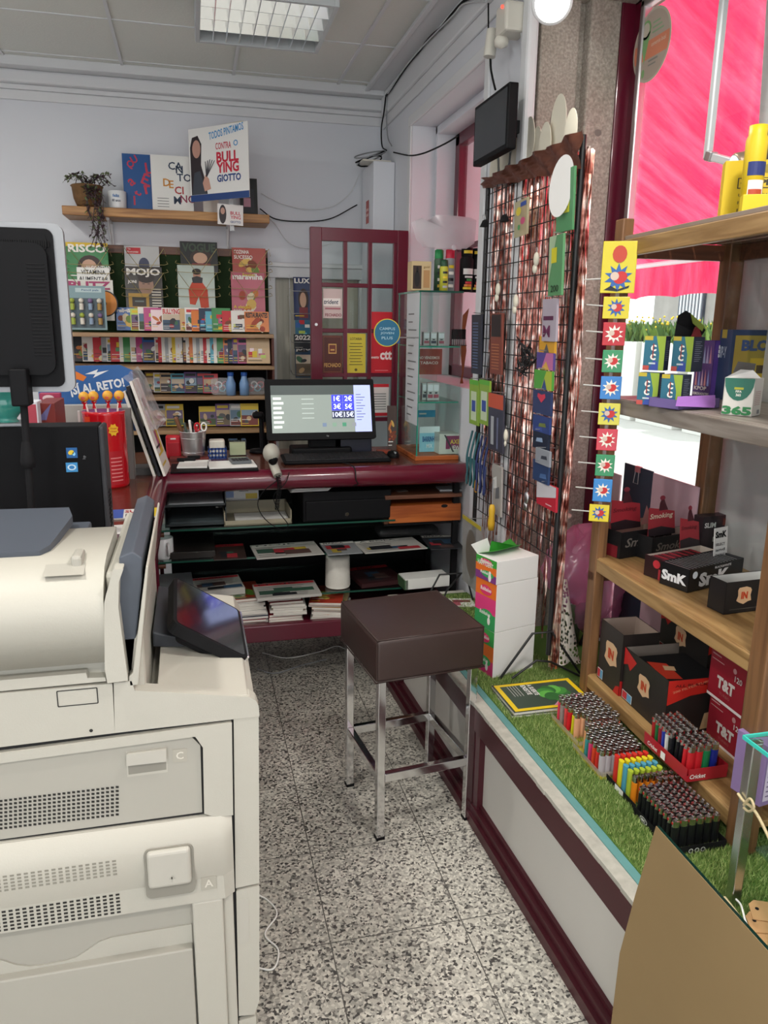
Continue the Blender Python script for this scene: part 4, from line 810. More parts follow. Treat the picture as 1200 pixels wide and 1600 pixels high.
flat_book(195, 234, 243, 325, 4.86, '23528c', 'blue poster card with red scattered letters standing on plank shelf', style='none', lines=0, cat='poster card', name='poster_card', extra=lambda m, w, h: [m.text(c, x*w, y*h, s, ink('b9304a'), .001, it=0, rot=r) for c, x, y, s, r in (('Q', .1, .76, .045, -.3), ('U', .35, .82, .04, .5), ('L', .75, .66, .06, .1), ('E', .55, .5, .06, -.4), ('a', .25, .42, .04, .6), ('r', .7, .3, .05, .2), ('I', .3, .1, .05, 0), ('t', .5, .24, .04, 1))])
flat_book(239, 238, 303, 328, 4.83, 'dfe0dc', 'white poster card with letters CANTO DECIMO standing on plank shelf', style='none', lines=0, cat='poster card', name='poster_card', extra=lambda m, w, h: [m.text(c, x*w, y*h, .042, ink(k), .001) for c, x, y, k in (('CA', .42, .75, '24364f'), ('N', .6, .69, '24364f'), ('TO', .62, .55, '24364f'), ('D', .28, .45, 'c98a3a'), ('E', .42, .42, 'c98a3a'), ('CI', .55, .32, 'a82a2a'), ('M', .52, .14, '24364f'), ('NO', .68, .17, '8a2a4a'))]+[m.rect(w*.12, h*(.08+.05*i), w*.4, h*(.09+.05*i), ink('55585c'), .001) for i in range(4)])
flat_book(318, 300, 342, 331, 4.84, 'd6d3c8', 'small white card box behind the hanging bullying sign on plank shelf', style='none', title='ROS FIN', tcol='24364f', th=.012, lines=0, cat='card', name='card')
fp = flat_book(376, 274, 403, 334, 4.86, '17181a', 'small black picture frame at right end of plank shelf', style='none', lines=0, cat='picture frame', name='framed_photo', extra=lambda m, w, h: (m.rect(.015, .02, w-.02, h-.06, ink('2b2c33'), .001), m.rect(.02, .05, w*.6, .1, ink('b98a98'), .0014)))
# hanging / standing promotional sign
sg = thing('promotional_sign', 'large card sign reading BULLYING with a woman, clamped above plank shelf', 'sign', at(360, 335, Y=4.72))
k_ = (at(299, 203, Y=1).z-1.62)/(at(390, 189, Y=1).z-1.62); YL = 4.74; YR = max(YL*k_, 4.3)
a0, a1, a2, a3 = at(299, 318, Y=YL), at(390, 306, Y=YR), at(390, 189, Y=YR), at(299, 203, Y=YL); a0.z = a1.z = (a0.z+a1.z)/2; a2.z = a3.z = (a2.z+a3.z)/2; a3.x, a3.y = a0.x, a0.y; Y = YR; w = (a1-a0).length; h = (a2-a1).length
Ms = fr(a0, a1-a0, a3-a0); m = MB(Ms); m.box(0, w, 0, h, -.003, 0, card); 
m.rect(0, 0, w, .035, ink('1f3f78'), .0006); m.text('GIOTTO', w*.47, h*.24, .038, ink('24407c'), .001, w=w*.4, bold=2)
m.text('TODOS PINTAMOS', w*.36, h*.82, .038, ink('3b8ac2'), .001, w=w*.58, it=.1, rot=.12); m.text('CONTRA', w*.46, h*.68, .034, ink('c03a4c'), .001, w=w*.26); m.text('O', w*.76, h*.70, .030, ink('3b8ac2'), .001)
m.text('BULL', w*.47, h*.50, .055, ink('c01f3a'), .001, w=w*.37, bold=2); m.text('YING', w*.47, h*.36, .055, ink('c01f3a'), .001, w=w*.37, bold=2)
m.poly([(w*.02, .036), (w*.02, h*.75), (w*.06, h*.88), (w*.16, h*.9), (w*.22, h*.78), (w*.2, h*.5), (w*.26, h*.3), (w*.3, .036)], ink('2a2024'), .0007); m.poly(ell(.03, .046, 20, w*.13, h*.72), ink('b58a7a'), .0009); m.poly([(w*.03, .036), (w*.08, h*.4), (w*.18, h*.42), (w*.28, .036)], ink('3a3f48'), .0009)
m.poly([(w*.25, .05), (w*.22, h*.25), (w*.27, h*.36), (w*.33, h*.3), (w*.36, .06)], ink('c09482'), .001)
for i in range(5): m.poly([(w*.28, h*.33), (w*(.27+.04*i), h*(.56-.01*abs(i-2))), (w*(.285+.04*i), h*(.56-.01*abs(i-2))), (w*.30, h*.33)], ink('4a4a50'), .0011)
m.build('front_card', sg)
m = MB(Ms); m.add([(x, y, z) for x, z in ((0, -.003), (w*.1, -.03), (w*.4, -.055), (w*.8, -.05), (w, -.003)) for y in (.02, h+.0)], [(0, 2, 3, 1), (2, 4, 5, 3), (4, 6, 7, 5), (6, 8, 9, 7)], card); pr = [(.02, h, -.003), (w*.1, h+.012, -.03), (w*.5, h+.02, -.05), (w*.85, h+.02, -.04), (w-.01, h, -.003)]
m.add([(w*.08, h-.005, -.003), (w*.95, h, -.003), (w*.8, h+.02, -.05), (w*.1, h-.01, -.05)], [(0, 1, 2, 3)], mat('cream_card', s2l('e6dfc8'), .6)); m.build('back_card', sg)
m = MB(); q = at(361, 310, Y=4.64); m.box(q.x-.012, q.x+.012, 4.63, 4.636, zp-.11, q.z+.04, sheer_mat('clear_stem', (.85, .88, .9), .4)); m.box(q.x-.02, q.x+.02, 4.636, 4.78, zp+.001, zp+.006, sheer_mat('clear_stem', (.85, .88, .9), .4)); m.build('stem', sg)
b0, b1 = at(340, 350, Y=4.62), at(380, 353, Y=4.62); b3 = at(341, 318, Y=4.62); w = (b1-b0).length; h = (b3-b0).length; m = MB(fr(b0, b1-b0, b3-b0)); m.box(0, w, 0, h, -.002, 0, card)
m.poly(ell(.02, .05, 14, w*.2, h*.5), ink('2a2024'), .0007); m.poly(ell(.012, .018, 12, w*.2, h*.66), ink('b58a7a'), .0009); m.text('BULL', w*.5, h*.5, .018, ink('c01f3a'), .001, w=w*.4); m.text('YING', w*.5, h*.3, .018, ink('c01f3a'), .001, w=w*.4); m.text('GIOTTO', w*.5, h*.1, .012, ink('24407c'), .001, w=w*.4); m.build('small_card', sg)
# ================================================================ RED GLAZED DOOR, WHITE BOX, BACK DOOR THINGS
DY = 4.25; gd = thing('glazed_door', 'maroon glazed door leaf with small panes standing open by back wall', 'door', (.9, DY, 0))
xa, xb = at(486, 500, Y=DY).x, 1.165; zd = at(560, 357, Y=DY).z
m = MB(); m.box(xa, xa+.062, DY, DY+.04, 0, zd, maroon, .003); m.box(xb-.06, xb, DY, DY+.04, 0, zd, maroon, .003); m.box(xa+.0615, xb-.0595, DY+.0005, DY+.039, zd-.068, zd-.0005, maroon, .002); m.box(xa+.0615, xb-.0595, DY+.0005, DY+.039, 0, .35, maroon, .002); fr_ = m.build('frame', gd)
vx_ = [at(x, 500, Y=DY).x for x in (540, 578, 617)]; hz_ = [at(560, y, Y=DY).z for y in (446, 517, 586, 656)]
m = MB()
for x in vx_: m.box(x-.011, x+.011, DY+.005, DY+.035, .35, zd-.06, maroon, .003)
for z in hz_+[hz_[-1]-.25]: m.box(xa+.06, xb-.06, DY+.006, DY+.034, z-.011, z+.011, maroon, .003)
m.build('glazing_bars', gd)
m = MB(); m.box(xa+.06, xb-.06, DY+.018, DY+.022, .35, zd-.06, glass_mat('door_glass', (.9, .94, .93))); m.build('panes', gd)
m = MB(); q = at(494, 507, Y=DY); m.cyl((q.x, DY-.006, q.z), (q.x, DY, q.z), .008, steel, n=12); m.build('lock', gd)
def sticker(x0, y0, x1, y1, base, label, draw, Y=DY+.015, name='sticker', cat='notice'):
    a, b = at(x0, y1, Y=Y), at(x1, y1, Y=Y); h = at(x0, y0, Y=Y).z-a.z; w = b.x-a.x; m = MB(); m.box(0, w, 0, h, -.0012, 0, ink(base)); draw(m, w, h); o = m.build(name); place(o, fr(a)); return tag(o, label, cat)
sticker(504, 524, 535, 583, '5a2a22', 'dark brown FECHADO notice on lower left pane of maroon door', lambda m, w, h: (m.rect(.006, .006, w-.006, h-.006, ink('7a4a30'), .0004), m.rect(.009, .009, w-.009, h-.009, ink('4f241d'), .0006), m.text('FECHADO', w/2, h*.16, .022, ink('c9a25a'), .001, w=w*.84, al='c'), m.rect(w*.3, h*.52, w*.7, h*.78, ink('c9a25a'), .0008), m.rect(w*.34, h*.55, w*.66, h*.75, ink('6a3326'), .001), m.rect(w*.4, h*.6, w*.6, h*.64, ink('c9a25a'), .0012)))
sticker(541, 521, 571, 584, 'c9bf3a', 'yellow opening hours sheet taped on maroon door', lambda m, w, h: (m.text('LOTARIA', w/2, h*.84, .014, ink('5a5420'), .001, w=w*.6, al='c'), *[m.rect(w*(.15+.05*(i % 2)), h*(.22+.075*i), w*(.85-.05*(i % 3)), h*(.24+.075*i), ink('6d6626'), .001) for i in range(8)], m.poly(ell(.008, .008, 12, w*.5, h*.1), ink('5a5420'), .001)))
sticker(579, 487, 613, 583, 'c01f2c', 'red poster with white ctt lettering on maroon door', lambda m, w, h: (m.text('ctt', w*.42, h*.22, .05, ink('ece9e2'), .001, w=w*.55, bold=2), m.text('evento', w*.03, h*.24, .014, ink('ece9e2'), .001, w=w*.34), m.rect(w*.2, h*.04, w*.8, h*.05, ink('e08a90'), .001)))
sticker(505, 451, 535, 497, 'c9b9b4', 'pale sticker with trident lettering and word FECHADO on maroon door', lambda m, w, h: (m.rect(0, h*.42, w*.9, h*.68, ink('ece9e2'), .0006), m.text('trident', w*.04, h*.48, .024, ink('24364f'), .001, w=w*.75, it=.2), m.text('FECHADO', w*.1, h*.06, .016, ink('8a3a4a'), .001, w=w*.85), m.rect(w*.1, h*.3, w*.9, h*.36, ink('a86a72'), .001)))
sticker(578, 600, 607, 650, 'e2e0dc', 'white notice with red top and bottom bands on maroon door', lambda m, w, h: (m.rect(0, h*.9, w, h, ink('c01f2c'), .0006), m.rect(0, 0, w, h*.1, ink('c01f2c'), .0006), *[m.rect(w*.1, h*(.2+.08*i), w*.85, h*(.225+.08*i), ink('77797c'), .001) for i in range(7)]))
sticker(650, 545, 690, 585, 'a0584e', 'reddish brown notice stuck on back of the glass display case', lambda m, w, h: (m.text('NO VENDEMOS', w/2, h*.6, .014, ink('ece9e2'), .001, w=w*.8, al='c'), m.text('TABACO', w/2, h*.4, .014, ink('ece9e2'), .001, w=w*.7, al='c')), Y=3.70)
sticker(652, 630, 680, 652, '4fa3cf', 'blue and white label stuck on back of the glass display case', lambda m, w, h: (m.rect(0, h*.5, w, h, ink('dfe8ee'), .0006), m.rect(w*.1, h*.2, w*.5, h*.3, ink('ece9e2'), .0008)), Y=3.70)
# white utility box / duct
wbx = thing('wall_cabinet', 'tall white metal cabinet in the corner with small red label', 'cabinet', (1.13, 4.8, 0))
m = MB(); xw = 1.06; ya = 4.66; zw = 2.545; m.box(xw, WX-.002, ya, BY-.03, .3, zw, mat('white_enamel', s2l('d9dce2'), .35), .004); m.build('body', wbx)
m = MB(fr((xw-.001, 4.9, 2.2), (0, -1, 0))); m.rect(.05, .02, .13, .15, ink('a84a44'), .0006); m.rect(.06, .06, .12, .075, ink('d8b0a8'), .001); m.rect(.06, .09, .12, .105, ink('d8b0a8'), .001); m.build('label_sticker', wbx)
# magazine carousel by the cream door
wr = thing('magazine_rack', 'wire rack of puzzle magazines hanging beside the cream door', 'rack', at(465, 590, Y=4.9))
m = MB(); X0_, X1_ = at(456, 500, Y=4.86).x, at(492, 500, Y=4.86).x; zz = [at(470, y, Y=4.86).z for y in (455, 490, 535, 585)]
for z in zz: m.tube([(X0_, 4.95, z+.02), (X0_, 4.86, z), (X1_, 4.86, z), (X1_, 4.95, z+.02)], .002, steel, 5)
for x in (X0_, X1_): m.tube([(x, 4.95, zz[-1]), (x, 4.95, zz[0]+.1)], .002, steel, 5)
m.build('wire_frame', wr)
for i, (y0, y1, c, st_, tt, lb) in enumerate(((432, 500, '1f2c5a', 'face', 'LUX', 'topmost, dark blue, with a pale face'), (490, 535, '2f6a86', 'blocks', None, 'second from the top, teal with a red disc'), (522, 545, '23262c', 'none', '2022', 'third, narrow black with year numerals'), (540, 590, '1f3f5a', 'scene', 'jogo', 'lowest, dark blue with pale title'))):
    cover('magazine', 460+(i % 2)*2, y0, 487, y1, 4.90-.012*i, c, f'magazine in wire rack by cream door, {lb}', style=st_, title=tt, th=.03 if tt else None, lines=1)
# ================================================================ ON THE COUNTER
def onc(px, py, Z=CT): p = at(px, py, Z=Z); p.z = Z-.002; return p
grayp = mat('grey_plastic', s2l('8f9295'), .45); offw = mat('offwhite_plastic', s2l('d2cfc4'), .45); redp = mat('red_plastic', s2l('c01626'), .3)
glow = lambda h, e=1.0: mat('screen_'+h, s2l(h), .4, emit=e)
# all-in-one till
TL = thing('pos_terminal', 'black touch-screen till with euro amounts on screen in middle of counter', 'till', (.58, 3.5, CT))
b0, b1 = at(422, 690, Y=3.43), at(588, 683, Y=3.43); b0.z = b1.z = (b0.z+b1.z)/2; w = (b1-b0).length; tl = at(416, 593, Y=3.50); vy = Vector((-.01, .075, tl.z-b0.z)); h = vy.length
Mp = fr(b0+Vector((-.006, 0, 0)), Vector((1, 0, 0)), vy); m = MB(Mp); m.ext(rrect(w+.012, h, .008, 3, w/2, h/2), -.028, 0, black); m.build('bezel', TL, bev=.002)
m = MB(Mp); x0, y0, x1, y1 = .018, .032, w-.012, h-.028; W_, H_ = x1-x0, y1-y0; z = .0005
m.rect(x0, y0, x1, y1, glow('8b9690', .55), z); m.rect(x0, y1-H_*.2, x1-W_*.17, y1, glow('3c4645', .6), z+.0002); m.rect(x1-W_*.17, y0, x1, y1, glow('aeb9ea', .8), z+.0002)
for i in range(3):
    for j in range(2):
        bx, by = x0+W_*(.60+.115*j), y0+H_*(.63-.17*i); m.rect(bx, by, bx+W_*.112, by+H_*.165, glow('2f35d0' if i < 2 else '1f2540', 1.0), z+.0003)
        m.text((('1€', '2€'), ('3€', '5€'), ('10€', '15€'))[i][j], bx+W_*.056, by+H_*.03, H_*.115, glow('dfe6ff', 1.0), z+.0006, al='c')
for i in range(10): m.rect(x1-W_*.15, y0+H_*(.25+.06*i), x1-W_*(.15-.05-.02*(i % 3)), y0+H_*(.265+.06*i), glow('5a6290', .5), z+.0004)
for i, c in enumerate(('6d7f9a', '7a9a86', '3f8a6a', '8a9096')): m.rect(x0+W_*(.50+.1*i), y0+H_*.12, x0+W_*(.54+.1*i), y0+H_*.2, glow(c, .6), z+.0004)
for i in range(5): m.rect(x0+W_*.3, y0+H_*(.3+.1*i), x0+W_*.42, y0+H_*(.315+.1*i), glow('b9c4bf', .6), z+.0004)
for i in range(7): m.rect(x0+W_*.02, y0+H_*(.1+.1*i), x0+W_*(.10+.02*(i % 2)), y0+H_*(.15+.1*i), glow('dde4dc', .8), z+.0004)  # pale glowing bars paint the whitish reflection at the screen's left
m.text('hp', w*.55, .010, .010, ink('8a8d90'), .001, al='c'); m.build('screen', TL)
m = MB(); m.box(.42, .70, 3.47, 3.60, CT-.002, CT+.05, black, .01); m.box(.50, .66, 3.50, 3.54, CT+.03, CT+.22, black, .01); m.box(.62, .80, 3.50, 3.62, CT-.002, CT+.10, mat('navy_plastic', (.012, .014, .03), .4), .006); m.build('stand', TL)
# keyboard and mouse
KB = thing('keyboard', 'black keyboard lying in front of the till screen', 'keyboard', onc(525, 722)); k0, k1 = onc(444, 727), onc(612, 722); w = (k1-k0).length; Mk = fr(k0+Vector((0, .005, 0)), k1-k0, (0, 1, .08))
m = MB(Mk); m.box(0, w, 0, .15, 0, .016, black, .006); m.build('case', KB); m = MB(Mk); kt = mat('key_black', (.02, .02, .022), .5)
for r in range(6):
    for c in range(21):
        x = .012+c*(w-.024)/21; y = .012+r*.0215; m.box(x+.001, x+(w-.024)/21-.001, y+.001, y+.019, .014, .020, kt)
m.build('keys', KB)
MSE = thing('computer_mouse', 'small black computer mouse right of the keyboard', 'mouse', onc(615, 714)); p = onc(615, 714)
m = MB(); m.lathe([(.032, 0), (.034, .012), (.026, .026), (.0001, .032)], black, 20, T(p.x, p.y+.01, p.z) @ Matrix.Diagonal((.85, 1.4, 1, 1))); m.build('shell', MSE); m = MB(); m.box(p.x-.004, p.x+.004, p.y-.035, p.y-.01, p.z+.022, p.z+.03, grayp, .002); m.build('wheel', MSE)
# scanner hook stand and scanner
HS = thing('scanner_stand', 'black hooked stand for the barcode scanner beside till screen', 'stand', onc(405, 712)); p = onc(407, 706)
m = MB(); m.tube(cr([(p.x+.01, p.y, p.z), (p.x+.008, p.y, p.z+.12), (p.x+.004, p.y, p.z+.175), (p.x-.02, p.y-.01, p.z+.19)]), .012, black, 10); m.lathe([(.0001, 0), (.055, .002), (.05, .014), (.0001, .02)], black, 24, T(*p)); m.box(p.x-.035, p.x+.02, p.y-.03, p.y+.02, p.z+.165, p.z+.195, black, .012); m.build('hook', HS)
SC = thing('barcode_scanner', 'pale grey handheld barcode scanner with coiled black cord on counter edge', 'scanner', onc(425, 735)); q = at(424, 708, Y=3.22); q2 = at(432, 742, Y=3.19)
m = MB(); m.ball((q.x, q.y, q.z+.0), .036, mat('scanner_grey', s2l('a9a79c'), .4), 20, (1, 1.3, 1.15)); m.tube(cr([(q.x, q.y, q.z-.01), (q.x+.008, q.y-.01, q.z-.05), (q2.x+.004, q2.y-.015, q2.z+.0)]), .019, mat('scanner_grey', s2l('a9a79c')), 12); m.build('body', SC)
m = MB(); m.ball((q.x+.004, q.y-.02, q.z-.02), .024, black, 16, (.9, 1, 1.2)); m.build('trigger_grip', SC)
m = MB(); e = at(430, 795, Y=3.19); pts = []
for i in range(300): t = i/299; a = t*2*PI*22; pts.append((q2.x+.004+.006*math.sin(t*5)+.008*math.cos(a), q2.y-.018+.008*math.sin(a), q2.z+(e.z-q2.z)*t))
m.tube(pts, .0022, black, 5); m.tube(cr([(q2.x, q2.y-.02, q2.z-.02)]+[tuple(at(x, y, Y=3.18)) for x, y in ((410, 770), (403, 790), (415, 812), (440, 828), (450, 820), (436, 800), (428, 775), (446, 755), (452, 738))], 6), .002, black, 5); m.build('cord', SC)
# notebooks, clips, calculator, boxes, bucket
def slab_thing(name, label, cat, px, w, d, h, mt, rz=0, Z=CT, draw=None, group=None, part=None, bev=.001):
    p = onc(*px, Z=Z); t = T(*p) @ RZ(math.radians(rz)); m = MB(); m.box(-w/2, w/2, 0, d, 0, h, mt, bev)
    if draw: draw(m, w, d, h)
    o = m.build(name); place(o, t); return tag(o, label, cat, group)
def rings(m, w, d, h):
    for i in range(9): m.tube([(w/2*.98-.006*(0), .012+i*(d-.024)/8, h-.002), (w/2+.004, .012+i*(d-.024)/8, h+.006), (w/2+.008, .012+i*(d-.024)/8, h-.002)], .001, steel, 4)
slab_thing('notebook', 'open ring notebook, left half, under black clips at counter edge', 'notebook', (300, 733), .125, .17, .012, paper, -4, draw=rings)
slab_thing('notebook', 'white ring notebook under the calculator at counter edge', 'notebook', (365, 733), .20, .16, .012, paper, 3)
slab_thing('receipt_tray', 'black tray edge under the notebooks on counter', 'tray', (336, 737), .36, .20, .006, black, 0)
o_ = onc(295, 724)
BC = thing('binder_clip', 'pair of black binder clips lying on the open notebook', 'clip', (o_.x, o_.y, CT+.012)); m = MB(T(o_.x, o_.y, CT+.010))
m.box(-.05, .03, 0, .012, 0, .014, blackm, .003); m.tube([(-.03, 0, .01), (-.045, -.03, .004), (-.02, -.03, .004), (-.015, 0, .01)], .0015, blackm, 5); m.build('clip_body', BC); m = MB(T(o_.x, o_.y, CT+.010)); m.box(-.005, .05, .02, .034, .004, .02, blackm, .004); m.tube([(.02, .02, .015), (.03, -.015, .02), (.045, .02, .015)], .0015, blackm, 5); m.build('clip_handle', BC)
def keys_(m, w, d, h):
    m.rect(-w*.4, d*.72, w*.4, d*.92, ink('8fa08c'), h+.0006)
    for r in range(4):
        for c in range(5): m.box(-w*.42+c*w*.17, -w*.42+c*w*.17+w*.12, d*.08+r*d*.15, d*.08+r*d*.15+d*.1, h, h+.003, mat('key_dark', s2l('2c2d30')))
o = slab_thing('calculator', 'grey desk calculator lying on the white notebook', 'calculator', (378, 724), .085, .11, .012, mat('calc_grey', s2l('5f6468'), .5), 6, CT+.014, keys_)
p = onc(372, 712); t = thing('clear_box', 'clear plastic box of paper slips behind the calculator', 'box', p); m = MB(T(*p)); m.box(-.042, .042, 0, .06, 0, .075, glass_mat('clear_box_plastic', (.88, .9, .9)), .003); m.build('box', t); m = MB(T(*p))
for i in range(7): m.rect(-.036, .004+i*.008, .036, .006+i*.008, paper, .004+i*.008)
m.box(-.036, .036, .01, .05, .004, .06, ink('c9cfa8')); m.build('slips', t)
p = onc(340, 716); t = thing('ink_dispenser', 'small white dispenser in blue basket beside pen bucket', 'dispenser', p); m = MB(T(*p)); m.box(-.035, .035, 0, .06, .0, .085, offw, .008); m.build('dispenser', t)
m = MB(T(*p)); bl_ = ink('24468c')
for z_ in (.004, .022, .042): m.box(-.042, .042, -.006, -.003, z_, z_+.008, bl_)
for i in range(6): m.box(-.042+i*.0155, -.037+i*.0155, -.006, -.003, 0, .05, bl_)
m.box(-.042, .042, -.004, .065, 0, .004, bl_); m.box(-.042, -.039, -.004, .065, 0, .05, bl_); m.box(.039, .042, -.004, .065, 0, .05, bl_); m.build('basket', t)
slab_thing('wood_tray', 'reddish wooden tray under the pen bucket', 'tray', (296, 720), .17, .12, .012, wood_mat('red_wood', s2l('5a1e1a'), s2l('76302a'), 8), 0)
p = onc(303, 712, CT+.012); p.z = CT+.0105; t = thing('metal_bucket', 'small galvanised bucket holding pens and scissors on counter', 'bucket', p); zinc = mat('zinc', (.62, .63, .64), .38, .9, noise=.15, nscale=30)
m = MB(T(*p)); m.lathe([(.0001, .002), (.046, 0), (.048, .01), (.058, .112), (.060, .115), (.057, .116), (.045, .006)], zinc, 32); m.tube([(.0495*math.cos(a*PI/12), .0495*math.sin(a*PI/12), .02) for a in range(24)], .0015, zinc, 5, True); m.tube([(.055*math.cos(a*PI/12), .055*math.sin(a*PI/12), .085) for a in range(24)], .0015, zinc, 5, True); m.build('pail', t)
bk = p
for i, (dx, dy, lx, h_, c, nm) in enumerate(((-.03, .01, -.04, .17, '7a5238', 'brown wooden brush handle leaning left in the bucket'), (-.015, -.015, -.02, .15, '4a5a50', 'greenish ruler leaning left in the bucket'), (-.002, .02, .0, .15, '1d1f24', 'black marker upright in the bucket'), (.008, -.01, .01, .14, 'c8313a', 'red pen with white cap in middle of the bucket'), (.02, .015, .02, .145, '1d1f24', 'black pen right of the red pen in bucket'), (.0, .0, -.012, .16, 'ece9e2', 'white pen leaning slightly left in the bucket'))):
    m = MB(); r = .006 if i else .010; a = Vector((bk.x+dx*.6, bk.y+dy, bk.z+.012)); b = Vector((bk.x+dx+lx, bk.y+dy, bk.z+h_)); m.cyl(a, b, r*.8, ink(c), r1=r, n=10); m.ball(tuple(b), r*1.05, ink('ece9e2' if c == 'c8313a' else c), 10); tag(m.build('pen' if i else 'brush'), nm, 'pen' if i else 'brush')
t = thing('scissors', 'scissors with red and white handles in the pen bucket', 'scissors', bk); m = MB()
for s, c in ((-1, redp), (1, paper)): m = MB(); cx = bk.x+.035+s*.014; m.tube([(cx+.012*math.cos(a*PI/6), bk.y-.02, bk.z+.135+.018*math.sin(a*PI/6)) for a in range(12)], .004, c, 6, True); m.build('handle', t)
m = MB(); m.box(bk.x+.026, bk.x+.042, bk.y-.022, bk.y-.018, bk.z+.03, bk.z+.118, steel); m.build('blades', t)
p = onc(272, 716); t = thing('ticket_punch', 'small bright red plastic box standing left of the pen bucket', 'box', p); m = MB(T(*p)); m.box(-.033, .033, 0, .05, 0, .105, redp, .008); m.build('case', t); m = MB(T(*p)); m.box(-.012, .012, -.002, .004, .088, .094, paper, .001); m.box(-.027, .027, -.003, .002, .01, .075, mat('red_plastic_b', s2l('a81020'), .35), .003); m.build('flap', t)
# leaning magazines in plastic beside the corner
zc_ = CT-.002
for i, (x0, c, lb) in enumerate(((.0, 'ece9e2', 'outermost magazine of three leaning at counter corner, seen edge-on'), (.014, '1d1f24', 'black magazine, middle of three leaning at counter corner'), (.028, 'dcdad2', 'innermost of three magazines leaning at counter corner, mostly hidden'))):
    a, b = at(259-i*8, 738, Y=3.16), at(206-i*8, 590, Y=3.16); vy = Vector((b.x-a.x, .03, b.z-a.z)); hh = vy.length; M = fr((a.x, 3.16, zc_+.003), (.06, 1, 0), vy)
    magazine('magazine', M, .21, hh*(1-.05*i), .010, c, style='blocks', label=lb, seed=i)
t = thing('plastic_sleeve', 'crumpled clear plastic sleeve draped over the leaning magazines', 'sleeve', at(225, 590, Y=3.3)); m = MB(); vs = []; fs = []; rn = random.Random(3)
Ppx = [((192, 590), (215, 572)), ((205, 600), (228, 590)), ((212, 630), (240, 620)), ((222, 650), (250, 640)), ((232, 665), (262, 655)), ((238, 672), (252, 668))]
for i in range(len(Ppx)):
    A_, B_ = at(*Ppx[i][0], Y=3.20), at(*Ppx[i][1], Y=3.26)
    for k in range(7): q = A_.lerp(B_, k/6); vs.append((q.x, q.y+rn.uniform(-.015, .015), q.z+rn.uniform(-.004, .004)))
for i in range(len(Ppx)-1):
    for k in range(6): q = i*7+k; fs.append((q, q+1, q+8, q+7))
m.add(vs, fs, sheer_mat('clear_sleeve', (.85, .87, .9), .35), False); m.build('film', t)
slab_thing('grey_stand', 'dark grey display stand foot at counter corner', 'stand', (222, 742), .10, .10, .03, mat('dark_grey_board', s2l('4b4a4a'), .6), 0)
p = onc(597, 716); slab_thing('candy_packet', 'small red candy packet lying right of the keyboard', 'packet', (600, 708), .07, .05, .012, ink('a8432a'), -10)
w_ = magazine('leaflet', T(*onc(606, 703)) @ RX(math.radians(84)), .045, .22, .002, '4a3a34', style='food', title=None, label='narrow brown leaflet standing against the glass case', cat='leaflet')
# ---- left arm of the counter
HB = thing('display_box', 'blue cardboard display reading AL RETO with grey base on the counter', 'display box', onc(165, 745)); Yb_ = 3.17
a, b = at(115, 655, Y=Yb_+.06), at(212, 655, Y=Yb_+.06); zt_ = at(160, 570, Y=Yb_+.06).z; M = fr(a, (1, 0, 0)); w = b.x-a.x; h = zt_-a.z
m = MB(M); m.ext([(-.12, -.05), (w, -.05), (w, h*.9), (w*.8, h), (-.12, h*.97)], -.004, 0, ink('2c5f9e'))
m.poly([(w*.0, h*.75), (w*.1, h*.88), (w*.26, h*.78), (w*.2, h*.7), (w*.1, h*.74), (w*.08, h*.68)], ink('d9772a'), .0008); m.poly([(w*.24, h*.83), (w*.45, h*.92), (w*.42, h*.86), (w*.62, h*.9), (w*.36, h*.76), (w*.4, h*.83)], ink('dfe6ea'), .0008)
m.text('¡SÍ AL RETO!', w*.0, h*.40, h*.25, ink('dfe6ea'), .001, w=w*.88, bold=2, rot=.16); m.poly([(w*.1, h*.05), (w*.55, h*.22), (w*.78, h*.2), (w*.5, h*.12)], ink('dfe6ea'), .0008); m.build('header_card', HB)
a, b = at(93, 655, Y=Yb_), at(206, 655, Y=Yb_); gcard = mat('grey_card', s2l('a9a8a4'), .6)
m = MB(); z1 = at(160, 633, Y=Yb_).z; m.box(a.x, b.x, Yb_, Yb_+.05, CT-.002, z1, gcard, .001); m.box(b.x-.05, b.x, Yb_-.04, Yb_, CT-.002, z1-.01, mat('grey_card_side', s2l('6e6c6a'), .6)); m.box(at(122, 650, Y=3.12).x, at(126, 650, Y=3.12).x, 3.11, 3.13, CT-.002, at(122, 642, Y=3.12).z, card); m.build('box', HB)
cc = Vector((0, 2.94, CT)); t = thing('lollipop_tub', 'red lollipop tub with yellow flower logo on the counter', 'tub', cc); r_ = .5*(at(197, 700, Y=cc.y).x-at(127, 700, Y=cc.y).x); cc = Vector((at(162, 700, Y=cc.y).x, cc.y+r_, CT-.002)); hz = at(160, 645, Y=cc.y-r_).z-CT
m = MB(T(*cc)); m.lathe([(.0001, 0), (r_*.97, 0), (r_, .01), (r_*.98, hz-.01), (r_, hz), (r_*.95, hz+.002), (.0001, hz-.004)], mat('red_tub', s2l('c21420'), .18, coat=.6), 36); m.build('tub', t)
def on_cyl(m, ang0, ang1, z0, z1, mt, r, n=8):
    vs = []; 
    for i in range(n+1): a_ = ang0+(ang1-ang0)*i/n; vs += [(r*math.cos(a_), r*math.sin(a_), z0), (r*math.cos(a_), r*math.sin(a_), z1)]
    m.add(vs, [(2*i, 2*i+2, 2*i+3, 2*i+1) for i in range(n)], mt)
m = MB(T(*cc)); R_ = r_+.0008; D = math.radians
on_cyl(m, D(218), D(238), hz*.4, hz*.95, ink('d8421f'), R_); on_cyl(m, D(280), D(325), hz*.05, hz*.5, ink('b01a26'), R_)
for z_ in range(7): on_cyl(m, D(286), D(318), hz*(.1+.05*z_), hz*(.115+.05*z_), ink('e08a8a'), R_+.0004)
